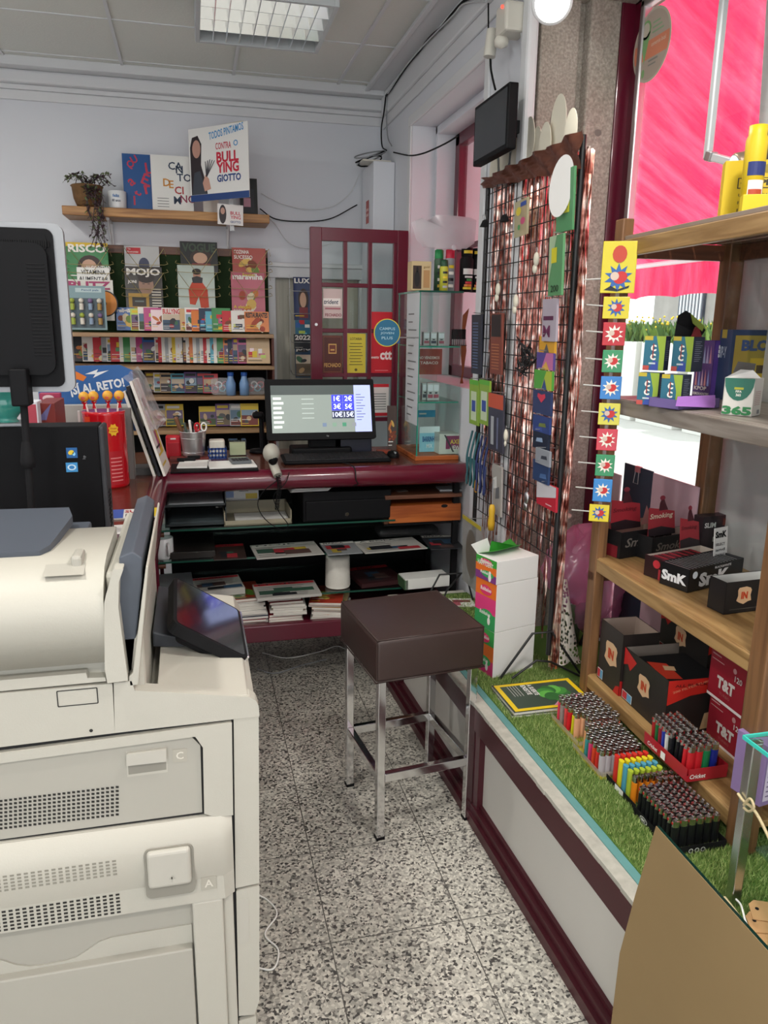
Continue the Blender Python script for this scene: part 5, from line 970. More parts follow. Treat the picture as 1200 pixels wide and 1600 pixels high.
Mf = T(*cc) @ RZ(D(-62)) @ T(R_+.0004, 0, hz*.78) @ Matrix(((0, 0, 1, 0), (1, 0, 0, 0), (0, 1, 0, 0), (0, 0, 0, 1)))
m2 = MB(Mf); m2.poly([((.020 if i % 2 else .015)*math.cos(i*PI/8), (.024 if i % 2 else .018)*math.sin(i*PI/8)) for i in range(16)], ink('e9b92a'), .001); m2.text('Chupa', -.013, .002, .007, redp, .0016, w=.026); m2.text('Chups', -.013, -.009, .007, redp, .0016, w=.026); m2.build('flower_logo', t)
Mf = T(*cc) @ RZ(D(-118)) @ T(R_+.0004, 0, hz*.42) @ Matrix(((0, 0, 1, 0), (1, 0, 0, 0), (0, 1, 0, 0), (0, 0, 0, 1)))
m2 = MB(Mf); m2.poly(ell(.022, .026, 20), ink('d04a9a'), .001); m2.poly(ell(.018, .01, 16, 0, -.04), ink('3a5a4a'), .001); m2.poly(ell(.014, .014, 16, .01, -.10), ink('8a4ab0'), .001); m2.build('fruit_print', t); m.build('side_print', t)
for i, (px, py, c1) in enumerate(((131, 620, 'leftmost'), (146, 619, 'second from left'), (168, 618, 'third from left, greenish'), (186, 618, 'rightmost'))):
    tp = at(px, py, Y=cc.y); t = thing('lollipop', f'{c1} lollipop standing in the red tub' , 'lollipop', (tp.x, cc.y, CT+hz), 0, 'lollipops in the red tub')
    m = MB(); m.cyl((cc.x+(tp.x-cc.x)*.75, cc.y, CT+hz-.04), (tp.x, cc.y, tp.z), .0035, paper, n=8); m.build('stick', t)
    m = MB(); m.ball(tuple(tp), .019, node_mat('wrapper_swirl', lambda nt, p: (lambda tc, vo, r: (nt.links.new(tc.outputs['Object'], vo.inputs[0]), nt.links.new(vo.outputs['Color'], r.inputs[0]), nt.links.new(r.outputs[0], p.inputs['Base Color'])))(N(nt, 'ShaderNodeTexCoord'), (lambda v: (setattr(v.inputs['Scale'], 'default_value', 60), v)[1])(N(nt, 'ShaderNodeTexVoronoi')), ramp(nt, [(.2, s2l('b8203a')), (.45, s2l('e0a83a')), (.6, s2l('d86a5a')), (.8, s2l('4a7a5a'))], 'CONSTANT'))), 14); m.lathe([(.012, -.02), (.004, -.028), (.007, -.045)], redp, 10, T(*tp)); m.build('candy', t)
slab_thing('card_stack', 'small stack of white cards at foot of the lollipop tub', 'card stack', (165, 760), .10, .05, .012, paper, 3)
def news(m, w, d, h, seed=0):
    rr = random.Random(seed); m.rect(-w*.48, d*.82, w*.48, d*.96, ink(rr.choice(['ece9e2', 'c8313a', '24364f'])), h+.0004)
    m.text(rr.choice(['MARCA', 'RECORD', 'A BOLA', 'DIARIO', 'HOJE']), -w*.42, d*.84, d*.09, ink('1d1f24'), h+.0008, w=w*.6)
    for i in range(5):
        x, y = rr.uniform(-.46, .1)*w, rr.uniform(.06, .5)*d; m.rect(x, y, x+rr.uniform(.25, .4)*w, y+rr.uniform(.15, .32)*d, ink(rr.choice(['5a4440', '34506a', 'a8313a', 'b9a23a', '1d1f24', '3b5b4b', '1d1f24'])), h+.0004+i*.0001)
    for i in range(6): y = d*(.1+.12*i); m.rect(-w*.45, y, -w*.45+rr.uniform(.3, .8)*w, y+d*.02, ink('3a3a3c'), h+.001)
slab_thing('puzzle_newspaper', 'colourful puzzle newspaper lying on the left arm of counter', 'newspaper', (190, 811), .22, .12, .005, paper, 3, draw=lambda m, w, d, h: (m.rect(-w*.15, 0, w*.02, d, ink('2f62b8'), h+.0006), m.rect(w*.4, 0, w*.5, d, ink('e3c52f'), h+.0006), m.text('SUPER', -w*.1+.03, d*.55, d*.3, redp, h+.001, w=w*.4), m.text('FUN', w*.05, d*.1, d*.3, ink('1d1f24'), h+.001, w=w*.3), m.rect(-w*.45, d*.1, -w*.2, d*.4, ink('c8313a'), h+.0006), m.rect(-w*.45, d*.5, -w*.2, d*.7, ink('5fb3c9'), h+.0006)))
slab_thing('flat_box', 'white flat box with dark window and red strip on left counter arm', 'box', (182, 858), .16, .20, .02, card, 4, draw=lambda m, w, d, h: (m.rect(-w*.4, d*.12, w*.25, d*.45, ink('5a4a50'), h+.0006), m.rect(-w*.4, d*.02, w*.4, d*.12, ink('8f2230'), h+.0006), m.text('MOSCAS', -w*.2, d*.03, d*.05, ink('ece9e2'), h+.001)))
bx = thing('stationery_box', 'brown box with purple side between monitor and blue display', 'box', onc(75, 665)); q = at(58, 662, Y=2.75); q2 = at(88, 662, Y=2.75); zt2 = at(70, 630, Y=2.75).z
m = MB(); m.box(q.x, q2.x, 2.75, 2.95, CT-.002, zt2, ink('7a2f2a'), .002); m.build('carton', bx); m = MB(fr((q.x, 2.75, CT))); m.poly([(0, .28), (.05, zt2-CT), (.03, .28)], ink('6d6a9a'), .0006); m.build('side_print', bx)
q = at(42, 655, Y=2.7); m = MB(); m.box(q.x, q.x+.035, 2.70, 2.78, CT-.002, at(45, 628, Y=2.7).z, ink('dfe2ea'), .002); m.box(q.x+.004, q.x+.031, 2.699, 2.70, CT+.2, at(45, 632, Y=2.7).z, ink('b94a5a')); tag(m.build('card_box'), 'narrow white box with red label beside teal ball', 'box')
q = at(62, 618, Y=2.98); m = MB(); m.box(q.x, q.x+.07, 2.97, 3.0, CT-.002, at(70, 614, Y=2.98).z, ink('a83a5a'), .002); m.poly(ell(.02, .012, 14), ink('dfc8cc'), 0, fr((q.x+.03, 2.9695, at(70, 622, Y=2.98).z))); tag(m.build('pink_box'), 'dark pink box behind the teal ball and monitor', 'box')
# ================================================================ UNDER THE COUNTER
Z1, Z2, Z3, Z4 = .7655, .6255, .4305, .2905
def ub(px, py, Z, **k): return onc(px, py, Z=Z+.002)
def trayset():
    dg = mat('smoke_tray', s2l('2b3234'), .35)
    for i, (zz, lb) in enumerate(((Z1, 'lower smoke-grey letter tray at left under the counter'), (Z1+.085, 'upper smoke-grey letter tray with papers at left under the counter'))):
        t = thing('letter_tray', lb, 'letter tray', (0, 3.4, zz), 0, 'letter trays'); x0, x1 = -.15, .11
        m = MB(); m.box(x0, x1, 3.31, 3.60, zz, zz+.004, dg); m.box(x0, x0+.004, 3.31, 3.6, zz, zz+.08, dg); m.box(x1-.004, x1, 3.31, 3.6, zz, zz+.08, dg); m.box(x0, x1, 3.596, 3.6, zz, zz+.06, dg); m.box(x0, x1, 3.31, 3.314, zz, zz+.014, dg); m.build('tray', t)
        m = MB()
        for k in range(5): m.box(x0+.01+.003*k, x1-.01, 3.315+.004*(k % 3), 3.59, zz+.005+k*.003, zz+.0075+k*.003, ink(['c9ccd0', 'a9adb0', 'ece9e2'][k % 3] if i else ['3a4448', '4a5458', '39464a'][k % 3]), 0, T(0, 0, 0) @ Matrix.Rotation(0, 4, 'Z'))
        m.build('papers', t)
trayset()
t = thing('paper_tray', 'beige tray with white papers on top glass shelf under counter', 'letter tray', (.28, 3.35, Z1)); x0, x1 = at(350, 810, Y=3.29).x, at(456, 808, Y=3.29).x; be = mat('beige_plastic', s2l('98917c'), .5)
m = MB(); m.box(x0, x1, 3.29, 3.52, Z1, Z1+.004, be); m.box(x0, x0+.006, 3.29, 3.52, Z1, Z1+.06, be, .002); m.box(x1-.006, x1, 3.29, 3.52, Z1, Z1+.06, be, .002); m.box(x0, x1, 3.514, 3.52, Z1, Z1+.06, be, .002); m.box(x0, x1, 3.29, 3.296, Z1, Z1+.022, be, .002); m.build('tray', t)
m = MB(); m.box(x0+.03, x1-.03, 3.31, 3.48, Z1+.005, Z1+.012, paper, 0, T(.02, -.01, 0)); m.build('papers', t)
magazine('magazine', T(at(337, 790, Y=3.56).x, 3.56, Z1) @ RX(math.radians(80)), .20, .17, .005, 'dedad2', style='blocks', title='SUPER', tcol='1d1f24', th=.035, label='white magazine titled SUPER standing behind the beige tray', seed=3)
cdw = thing('cash_drawer', 'black metal cash drawer with round chrome lock under counter', 'cash drawer', (.6, 3.4, Z1)); x0, x1 = at(478, 815, Y=3.27).x, at(612, 815, Y=3.27).x; zt_ = at(540, 772, Y=3.27).z
m = MB(); m.box(x0-.01, x1, 3.285, 3.70, Z1, Z1+.135, black, .004); m.build('case', cdw); m = MB(); m.box(x0, x1-.006, 3.272, 3.287, Z1+.008, Z1+.098, black, .004); dr = m.build('drawer', cdw)
q = at(542, 807, Y=3.27); m = MB(); m.cyl((q.x, 3.266, Z1+.035), (q.x, 3.274, Z1+.035), .009, chrome, n=18); m.build('lock', dr)
m = MB(); rn = random.Random(2)
for k in range(7): 
    a = rn.uniform(-.05, .05); m.box(-.085, .085, -.06, .06, k*.0035, k*.0035+.002, paper, 0, T(.47+.005*k, 3.36, Z1+.137) @ RZ(a))
tag(m.build('paper_pile'), 'ragged pile of white slips on top of the black cash drawer', 'paper pile')
wd = thing('wooden_drawer_unit', 'small wooden drawer unit with orange front at right under counter', 'drawer unit', (1.0, 3.4, Z1)); x0, x1 = at(600, 755, Y=3.30).x, WX-.015
zt_ = at(610, 775, Y=3.27).z; m = MB(); m.box(x0, x1, 3.27, 3.72, zt_-.018, zt_, brownw, .002); m.box(x0, x0+.02, 3.29, 3.72, zt_-.14, zt_-.018, brownw); m.box(x0, x1, 3.29, 3.72, zt_-.145, zt_-.135, blackm); m.build('carcass', wd)
m = MB(); m.box(x0+.02, x1, 3.275, 3.60, zt_-.13, zt_-.05, orangew, .002); d_ = m.build('drawer', wd); q = at(695, 788, Y=3.27); m = MB(); m.poly(ell(.016, .008, 16, 0, 0), blackm, .0008, fr((q.x, 3.275, zt_-.058))); m.build('finger_cutout', d_)
slab_thing('metal_clip', 'flat steel clip lying on the wooden drawer unit', 'clip', (630, 768), .05, .03, .004, steel, 10, zt_+.002); slab_thing('booklet', 'grey booklet lying at right end of wooden drawer unit', 'booklet', (707, 767), .12, .09, .008, ink('a9adb0'), -5, zt_+.002)
mg = ub(256, 876, Z2); t = lathe_thing('mug', 'white mug with dark photo print on glass shelf under counter', 'mug', (at(257, 870, Y=3.33).x, 3.33, Z2), [(.0001, .002), (.037, 0), (.040, .01), (.040, .092), (.037, .094), (.035, .01)], mat('white_glaze', s2l('dfe2e4')), 'cup'); c_ = t.location
m = MB(T(*c_)); m.tube(cr([(.018, -.035, .075), (.022, -.062, .07), (.022, -.066, .04), (.018, -.036, .02)]), .006, mat('white_glaze', s2l('dfe2e4')), 8); m.build('handle', t)
# newspapers on the glass shelves
def newsp(px, py, Z, w, d, rz, label, seed, h=.004, curl=True, col=None):
    p = at(px, py, Z=Z); return slab_thing('newspaper', label, 'newspaper', (px, py), w, d, h, ink('b3b1ab') if not col else ink(col), rz, Z+.003, lambda m, w_, d_, h_: news(m, w_, d_, h_, seed))
newsp(455, 870, Z2, .30, .22, 4, 'folded newspaper with green picture, left one on middle glass shelf', 1)
newsp(540, 866, Z2, .16, .20, 2, 'narrow folded newspaper in middle of the middle glass shelf', 2, col='8a8d90')
newsp(620, 861, Z2, .30, .20, 5, 'newspaper with pale blue front, right one on middle glass shelf', 4)
slab_thing('plastic_folder', 'dark plastic folder at left on middle glass shelf', 'folder', (300, 872), .20, .30, .03, mat('dark_folder', s2l('282523'), .3), 0, Z2+.002)
newsp(700, 858, Z2, .16, .24, -4, 'dark folded newspaper at right end of middle glass shelf', 15, col='2a2c30')
newsp(360, 874, Z2, .14, .24, 0, 'dark brown magazine beside the plastic folder on middle glass shelf', 16, col='3a2c28')
slab_thing('clear_bag', 'crumpled dark clear bag behind the right newspaper on middle glass shelf', 'bag', (640, 838), .30, .12, .04, sheer_mat('dark_clear_bag', (.12, .12, .13), .6), 0, Z2+.004, bev=.015)
newsp(345, 931, Z3, .22, .20, 6, 'gossip magazine with yellow letters on lowest glass shelf', 7, h=.03)
newsp(453, 935, Z3, .29, .20, 2, 'newspaper with dark pictures on lowest glass shelf, left of spool', 9, h=.012)
newsp(600, 915, Z3, .22, .26, 8, 'dark red newspaper right of the string spool', 12, h=.02, col='3a1d1f')
slab_thing('magazine_pile', 'grey magazine pile under newspaper at left on lowest glass shelf', 'magazine pile', (275, 930), .16, .22, .035, ink('8d9094'), 3, Z3+.002)
p = at(531, 921, Z=Z3+.002); t = thing('string_spool', 'big white spool of string on lowest glass shelf', 'spool', (p.x, p.y+.045, Z3+.001)); hh = at(531, 868, Y=p.y+.045).z-Z3
m = MB(T(p.x, p.y+.055, Z3+.001)); m.lathe([(.012, .0), (.055, 0), (.058, .006)]+[(.058+.0012*(i % 2)-.003*(i/24), .006+i*(hh-.012)/24) for i in range(25)]+[(.052, hh), (.014, hh)], mat('string_white', s2l('dcd9d0'), .85, noise=.06, nscale=120), 32); m.build('winding', t); m = MB(T(p.x, p.y+.055, Z3+.001)); m.lathe([(.012, 0), (.014, hh+.001), (.012, hh+.002), (.011, 0)], mat('kraft', s2l('8f7450'), .8), 16); m.build('core', t)
# piles on the bottom board: every magazine of a pile is a thing
pile_cols = ['ece9e2', 'a9adb0', '8f2230', 'ece9e2', 'c9a77a', '24364f', 'ece9e2', 'a9adb0', 'd9772a', 'ece9e2']
def pile(px, n, w, label, rot, seed, topstyle=None):
    rr = random.Random(seed); p = at(px, 985, Y=3.28)
    for k in range(n):
        c = rr.choice(pile_cols); top = k == n-1; M = T(p.x+rr.uniform(-.012, .012), 3.275+rr.uniform(0, .02), Z4+.001+k*.0125+.0105) @ RZ(math.radians(rot+rr.uniform(-3, 3)))
        o = magazine('magazine', M, w, .24, .0105, c if not top else {'1': 'b9402f'}.get('1'), style='food', label=(f'top magazine of the {label} under the counter' if top else f'magazine inside the {label} under the counter'), group=None if top else label, seed=seed+k)
pile(360, 11, .16, 'left bottom pile', 3, 21); pile(424, 10, .15, 'middle bottom pile', -1, 31); pile(487, 8, .15, 'right bottom pile', -14, 41)
pile(262, 9, .17, 'leftmost bottom pile behind screen', 0, 51)
for i, (pts, lb) in enumerate((([(410, 1020), (450, 1028), (500, 1018), (530, 1010), (560, 1030)], 'white cable trailing on floor under the counter'), ([(402, 1045), (430, 1052), (470, 1040), (510, 1030)], 'grey cable looped on floor beside the copier panel'))):
    m = MB(); m.tube(cr([tuple(at(x, y, Z=.006)) for x, y in pts], 8), .003, paper if i == 0 else grayp, 6); tag(m.build('floor_cable'), lb, 'cable')
m = MB(); m.tube(cr([(.60, 3.42, CT+.02), (.62, 3.35, CT+.004), (.655, 3.22, CT+.004), (.66, 3.19, CT-.05), (.67, 3.2, .95), (.64, 3.24, .935), (.61, 3.3, .93)], 6), .0025, blackm, 6); tag(m.build('till_cable'), 'thin black cable hanging over the counter nosing below the keyboard', 'cable')
# ================================================================ GLASS DISPLAY CASE
GX0, GX1, GY0, GY1 = .978, 1.18, 3.36, 3.72
gc = thing('glass_display_case', 'green-edged glass display case on wooden base at right of counter', 'display case', (1.08, 3.54, CT))
ge2 = mat('glass_edge_teal', s2l('2f8f7a'), .15, coat=.5)
zt_ = at(656, 456, Y=GY0).z; zs_ = [at(690, y, Y=GY0).z for y in (541, 628)]
m = MB(); m.box(GX0-.008, GX1, GY0-.012, GY1, CT-.002, CT+.018, orangew, .002); m.build('base', gc)
m = MB()
for q in ((GX0, GX0+.004, GY0, GY1, CT+.018, zt_), (GX0, GX1, GY0, GY0+.004, CT+.018, zt_), (GX0, GX1, GY1-.004, GY1, CT+.018, zt_), (GX0-.002, GX1, GY0-.002, GY1, zt_, zt_+.006)): m.box(*q, glass_mat('case_glass', (.90, .96, .94)))
m.build('panes', gc)
m = MB(); m.box(GX0-.001, GX0+.0045, GY0-.001, GY0+.0045, CT+.018, zt_, ge2); m.box(GX0-.003, GX1, GY0-.004, GY0-.001, zt_-.001, zt_+.007, gedge); m.box(GX0-.004, GX0-.001, GY0, GY1, zt_-.001, zt_+.007, ge2); m.box(GX0-.001, GX0+.003, GY1-.003, GY1, CT+.018, zt_, ge2); m.build('edge_strips', gc)
for z in zs_: gshelf(GX0+.006, GX1-.004, GY0+.008, GY1-.008, z, gc, 'shelf', .006, True, ge2)
def carton(name, label, cat, px, Y, w, d, h, base, Z, draw=None, rz=0, group=None, side=None):
    """upright box; px its bottom left on the photo"""
    x = at(px, 600, Y=Y).x if not isinstance(px, tuple) else at(*px, Y=Y).x; t = thing(name, label, cat, (x, Y, Z), math.radians(rz), group)
    m = MB(); m.box(0, w, 0, d, 0, h, ink(base) if isinstance(base, str) else base, .0012); m.M = Matrix(); o = m.build('carton', t, world=False)
    if draw: m = MB(fr((0, -.0004, 0))); draw(m, w, h); m.build('front_print', t, world=False)
    return t
# on its top
def bottlewin(m, w, h): m.rect(w*.06, h*.06, w*.5, h*.85, ink('3a2a22'), .0008); m.poly(ell(w*.14, h*.28, 20, w*.28, h*.4), ink('151212'), .0012); m.poly(ell(w*.06, h*.1, 16, w*.28, h*.72), ink('151212'), .0012); m.rect(w*.6, h*.1, w*.92, h*.7, ink('b58a5a'), .0008); m.text('gold', w*.6, h*.75, h*.1, ink('8a6a3a'), .001, w=w*.3)
carton('gift_box', 'cream box with dark bottle window on top of glass case', 'box', (643, 445), 3.42, .090, .07, .125, 'cbb589', zt_+.008, bottlewin)
def can(px, py0, Y, r, cap, body, label, h, Z=None):
    x = at(px, py0, Y=Y).x; z = Z or zt_+.008; t = thing('spray_can', label, 'spray can', (x, Y, z))
    m = MB(T(x, Y, z)); m.lathe([(.0001, 0), (r, 0), (r, h*.74), (r*.9, h*.78), (r*.86, h*.8)], body, 20); m.build('can', t)
    m = MB(T(x, Y, z)); m.lathe([(r*.88, h*.78), (r*.92, h*.8), (r*.9, h*.98), (r*.6, h), (.0001, h)], cap, 20); m.build('cap', t)
    m = MB(T(x, Y, z)); rr = random.Random(px)
    for i in range(4): on_cyl(m, D(240), D(305), h*(.1+.15*i), h*(.1+.15*i+.07), ink(rr.choice(['ece9e2', '1d1f24', 'e3c52f', 'a9adb0'])), r+.0008)
    m.build('label_print', t); return t
can(685, 445, 3.50, .022, ink('1f8a4a'), ink('3a5a42'), 'green capped spray can at left of three on glass case', .185)
can(702, 445, 3.47, .022, ink('c8233f'), ink('8d9094'), 'red capped spray can at right of three on glass case', .185)
can(693, 448, 3.42, .019, ink('1f4a32'), ink('b9b83a'), 'short yellow spray can with dark green cap on glass case', .135)
def jar(px, Y, lb):
    x = at(px, 445, Y=Y).x; z = zt_+.008; t = thing('paint_jar', lb, 'spray can', (x, Y, z)); m = MB(T(x, Y, z)); m.lathe([(.0001, 0), (.03, 0), (.031, .14), (.024, .15), (.022, .16)], blackm, 20); m.build('can', t); m = MB(T(x, Y, z)); m.lathe([(.022, .15), (.026, .155), (.026, .19), (.0001, .192)], black, 20); m.build('cap', t)
    m = MB(T(x, Y, z)); on_cyl(m, D(220), D(320), .165, .178, ink('d8c22c'), .0268)
    for i, c in enumerate(('d8c22c', 'd9772a', 'c8313a', '3b8b4b')): on_cyl(m, D(225+i*10), D(300), .01+i*.012, .02+i*.012, ink(c), .0318)
    on_cyl(m, D(225), D(315), .075, .10, ink('dfe0dc'), .0318); on_cyl(m, D(240), D(310), .06, .068, ink('dfe0dc'), .0318); m.build('label_print', t)
jar(728, 3.44, 'black paint spray with yellow band, left of two on glass case'); jar(744, 3.46, 'black paint spray with yellow band, right of two on glass case')
# translucent white plastic sheet hanging above the case
t = thing('plastic_bag', 'cloudy translucent plastic display sleeve hanging above the glass case', 'plastic sleeve', at(695, 360, Y=3.4)); m = MB(); o_ = []
for x, y in ((648, 345), (660, 340), (668, 346), (680, 336), (710, 337), (735, 340), (745, 344), (742, 380), (728, 389), (690, 388), (668, 385), (655, 372)): p = at(x, y, Y=3.4); o_.append((p.x, p.z))
c_ = (sum(x for x, z in o_)/12, sum(z for x, z in o_)/12); rn = random.Random(1); fm = sheer_mat('cloudy_plastic', (.78, .78, .82), .62)
for dy in (0, .05):
    vs = [(c_[0], 3.4+dy-.02, c_[1])]+[(x, 3.4+dy+rn.uniform(-.01, .01), z) for x, z in o_]; m.add(vs, [(0, i+1, (i+1) % 12+1) for i in range(12)], fm, True)
m.build('film', t); q = at(707, 392, Y=3.4); m = MB(); m.ball((q.x, 3.38, q.z+.012), .012, fm, 12, (1, .6, 1)); m.build('hook', t)
# inside
for k, (x0, z, lb) in enumerate(((660, zs_[0], 'left'), (671, zs_[0], 'middle'), (683, zs_[0], 'right'), (627, zs_[1], 'far left'), (645, zs_[1], 'second'), (660, zs_[1], 'third'), (677, zs_[1], 'right'))):
    up = 'upper' if k < 3 else 'lower'; Y = 3.45 if k < 3 else 3.42+.02*(k % 2); h = .06 if k < 3 else .08
    carton('small_box', f'{lb} small white and grey box on {up} shelf of glass case', 'box', max((at(x0, 560, Y=Y).x, GX0+.012)) and (x0 if at(x0, 600, Y=Y).x > GX0+.01 else 668), Y, .030, .03, h, 'b9bbbd', z+.001, lambda m, w, h: (m.rect(w*.1, h*.55, w*.9, h*.9, ink('dfe2ea'), .0006), m.rect(w*.1, h*.15, w*.9, h*.35, ink('4a4a5a' if k % 2 else 'a85a6a'), .0006), m.rect(w*.3, h*.4, w*.7, h*.48, ink('2a2c33'), .0006)), group='small boxes in the glass case')
t = thing('lighter_rack', 'row of slim black lighters in stand on upper shelf of glass case', 'lighter stand', (1.12, 3.44, zs_[0])); m = MB(); x0 = at(706, 530, Y=3.43).x
for i in range(7): m.box(x0+i*.010, x0+i*.010+.007, 3.43, 3.44, zs_[0]+.003, zs_[0]+.075, blackm); m.box(x0+i*.010, x0+i*.010+.007, 3.429, 3.43, zs_[0]+.003, zs_[0]+.03, steel)
m.build('lighters', t); m = MB(); m.box(x0-.003, x0+.072, 3.425, 3.46, zs_[0]+.001, zs_[0]+.004, blackm); m.build('stand_base', t)
flame = mat('wood_marquetry', s2l('7a4a28'), .4); m = MB(fr((at(712, 640, Y=3.6).x, 3.6, CT+.02)))
t = thing('wooden_ornament', 'brown flame-shaped cutout standing behind shelves of glass case', 'ornament', (1.15, 3.6, CT+.02))
hh = zt_-CT-.08; m.ext([(.0, 0), (.05, 0), (.04, hh*.2), (.055, hh*.32), (.03, hh*.5), (.045, hh*.7), (.035, hh*.85), (.05, hh), (.02, hh*.95), (.015, hh*.7), (.028, hh*.55), (.005, hh*.35), (.015, hh*.15)], -.004, 0, flame, ); m.build('cutout', t)
def price(m, w, h):
    for i in range(14): m.rect(w*.15, h*(.06+.06*i), w*(.5+.1*(i % 4)), h*(.07+.06*i), ink('6d6f72'), .0006)
a, b = at(633, 662, X=GX0), at(652, 662, X=GX0); m = MB(fr((GX0-.0012, a.y, at(640, 660, X=GX0).z), (0, -1, 0))); w = a.y-b.y; h = at(640, 452, X=GX0).z-at(640, 660, X=GX0).z-.02; m.rect(0, 0, w, h, ink('c9cdd0')); price(m, w, h); tag(m.build('price_list'), 'long white price list stuck on left side of glass case', 'notice')
def banner(m, w, h): m.rect(0, 0, w, h*.75, ink('8fc4da'), .0006); m.text('BARRINHO', w*.5, h*.4, h*.22, ink('24508a'), .0012, w=w*.7, al='c', bold=2); m.text('MIX', w*.5, h*.16, h*.16, ink('dfe8ee'), .0012, w=w*.3, al='c')
carton('card_sign', 'light blue and white sign card in bottom of glass case', 'sign', (655, 700), 3.46, .10, .003, .12, 'dfe8ee', CT+.02, banner)
def axe(m, w, h): m.rect(w*.3, h*.25, w, h*.9, ink('8a2a5a'), .0006); m.text('AXE', w*.5, h*.5, h*.22, ink('e3c52f'), .0012, w=w*.45); m.text('NEW', w*.5, h*.2, h*.22, ink('ece9e2'), .0012, w=w*.45); m.add([(w*.2, h*.95, .0014), (w*.28, h*.95, .0014), (w*.7, h*.1, .0014), (w*.62, h*.1, .0014)], [(0, 3, 2, 1)], ink('3a3a3c'))
carton('snack_box', 'white box with plum and yellow print in bottom of glass case', 'box', (686, 708), 3.38, .105, .10, .095, 'cfccc6', CT+.02, axe)
sgn = thing('round_sign', 'round blue sign with yellow rim beside the glass case', 'sign', at(607, 522, Y=3.3)); c_ = at(605, 520, Y=3.32); m = MB(fr(c_)); r = .056
m.poly(ell(r, r, 32), ink('24688a'), .001); m.ext(ell(r*1.06, r*1.06, 32), -.003, .0006, ink('d8c83a')); m.text('CAMPUS', 0, r*.2, .012, ink('9fc4d4'), .0016, w=.07, al='c'); m.text('JOVEN', 0, -r*.15, .012, ink('9fc4d4'), .0016, w=.06, al='c'); m.text('PLUS', 0, -r*.5, .012, ink('9fc4d4'), .0016, w=.05, al='c'); m.build('disc', sgn)
m = MB(); m.box(c_.x+.03, c_.x+.058, c_.y, c_.y+.03, c_.z-.045, c_.z+.01, ink('24508a'), .002); m.cyl((c_.x+.045, c_.y+.03, c_.z-.02), (GX0, GY0, c_.z-.02), .003, steel); m.build('holder', sgn)
# ================================================================ WIRE GRID STAND
XG = 1.15; gy1, gy0 = at(750, 600, X=XG).y, at(899, 400, X=XG).y; gz1 = at(905, 214, X=XG).z; gz0 = at(800, 830, X=XG).z
gs = thing('grid_stand', 'black wire grid display stand on the window plinth', 'display stand', (XG, (gy0+gy1)/2, PZ))
wire = mat('black_wire', (.012, .012, .013), .4)
m = MB(); ny = 16
for i in range(ny+1): y = gy0+(gy1-gy0)*i/ny; m.cyl((XG, y, gz0), (XG, y, gz1), .0020, wire, n=5, cap=False)
nz_ = 24
for k in range(nz_+1): z = gz0+(gz1-gz0)*k/nz_; m.cyl((XG-.004, gy0, z), (XG-.004, gy1, z), .0020, wire, n=5, cap=False)
m.build('grid', gs)
for y in (gy0, gy1):
    m = MB(); m.cyl((XG, y, PZ+.09), (XG, y, gz1), .009, wire, n=10); m.build('post', gs)
f0, f1, ap = at(780, 1062, Z=PZ+.006), at(906, 1052, Z=PZ+.006), at(846, 987, Y=gy0-.01)
m = MB(); m.tube([f0, at(832, 990, Y=gy0-.01), at(862, 987, Y=gy0-.01), f1], .0045, wire, 8); m.tube([at(800, 1060, Z=PZ+.02), at(838, 1032, Y=gy0-.02), at(860, 1034, Y=gy0-.02), f1+Vector((-.01, -.02, .0))], .004, wire, 8); m.build('base_frame', gs)
m = MB(); m.tube([(.93, gy1, PZ+.006), (1.0, gy1, PZ+.14), (1.12, gy1, PZ+.14), (1.16, gy1, PZ+.006)], .0045, wire, 8); m.tube([(.95, gy1-.14, PZ+.006), (1.0, gy1-.1, PZ+.1), (1.1, gy1, PZ+.14)], .004, wire, 8); m.build('base_frame', gs)
cop = node_mat('copper_foil', lambda nt, p: (lambda tc, nz, r: (nt.links.new(tc.outputs['Object'], nz.inputs['Vector']), nt.links.new(nz.outputs['Fac'], r.inputs[0]), nt.links.new(r.outputs[0], p.inputs['Base Color']), setattr(p.inputs['Metallic'], 'default_value', .85), setattr(p.inputs['Roughness'], 'default_value', .24)))(N(nt, 'ShaderNodeTexCoord'), (lambda v: (setattr(v.inputs['Scale'], 'default_value', 25), v)[1])(N(nt, 'ShaderNodeTexNoise')), ramp(nt, [(.36, s2l('8f4f44')), (.5, s2l('cf9486')), (.62, s2l('f2dcd2'))])))  # palest ramp stop paints white highlights into the foil colour
fc = thing('foil_curtain', 'rose copper foil fringe curtain behind the wire grid', 'foil curtain', (XG+.02, 2.7, 1.4)); fc_o = fc
m = MB(); rn = random.Random(8); XF = XG+.022
for i in range(125):
    y = gy0+.0+(gy1-gy0-.02)*i/124+rn.uniform(-.004, .004); zb_ = max(PZ+.03, rn.uniform(.5, .95)) if rn.random() < .6 else rn.uniform(.9, 1.3)
    ph = rn.random()*6.28; w_ = rn.uniform(.002, .0042); seg = 16; vs = []
    for k in range(seg+1):
        z = gz1-.03-(gz1-.03-zb_)*k/seg; a = ph+k*rn.uniform(.1, .35)+rn.uniform(-.3, .3); dy = .006*math.sin(k*.7+ph); vs += [(XF-w_*math.sin(a)+.004*math.sin(k+ph), y+dy-w_*math.cos(a), z), (XF+w_*math.sin(a)+.004*math.sin(k+ph), y+dy+w_*math.cos(a), z)]
    m.add(vs, [(2*k, 2*k+1, 2*k+3, 2*k+2) for k in range(seg)], cop, False)
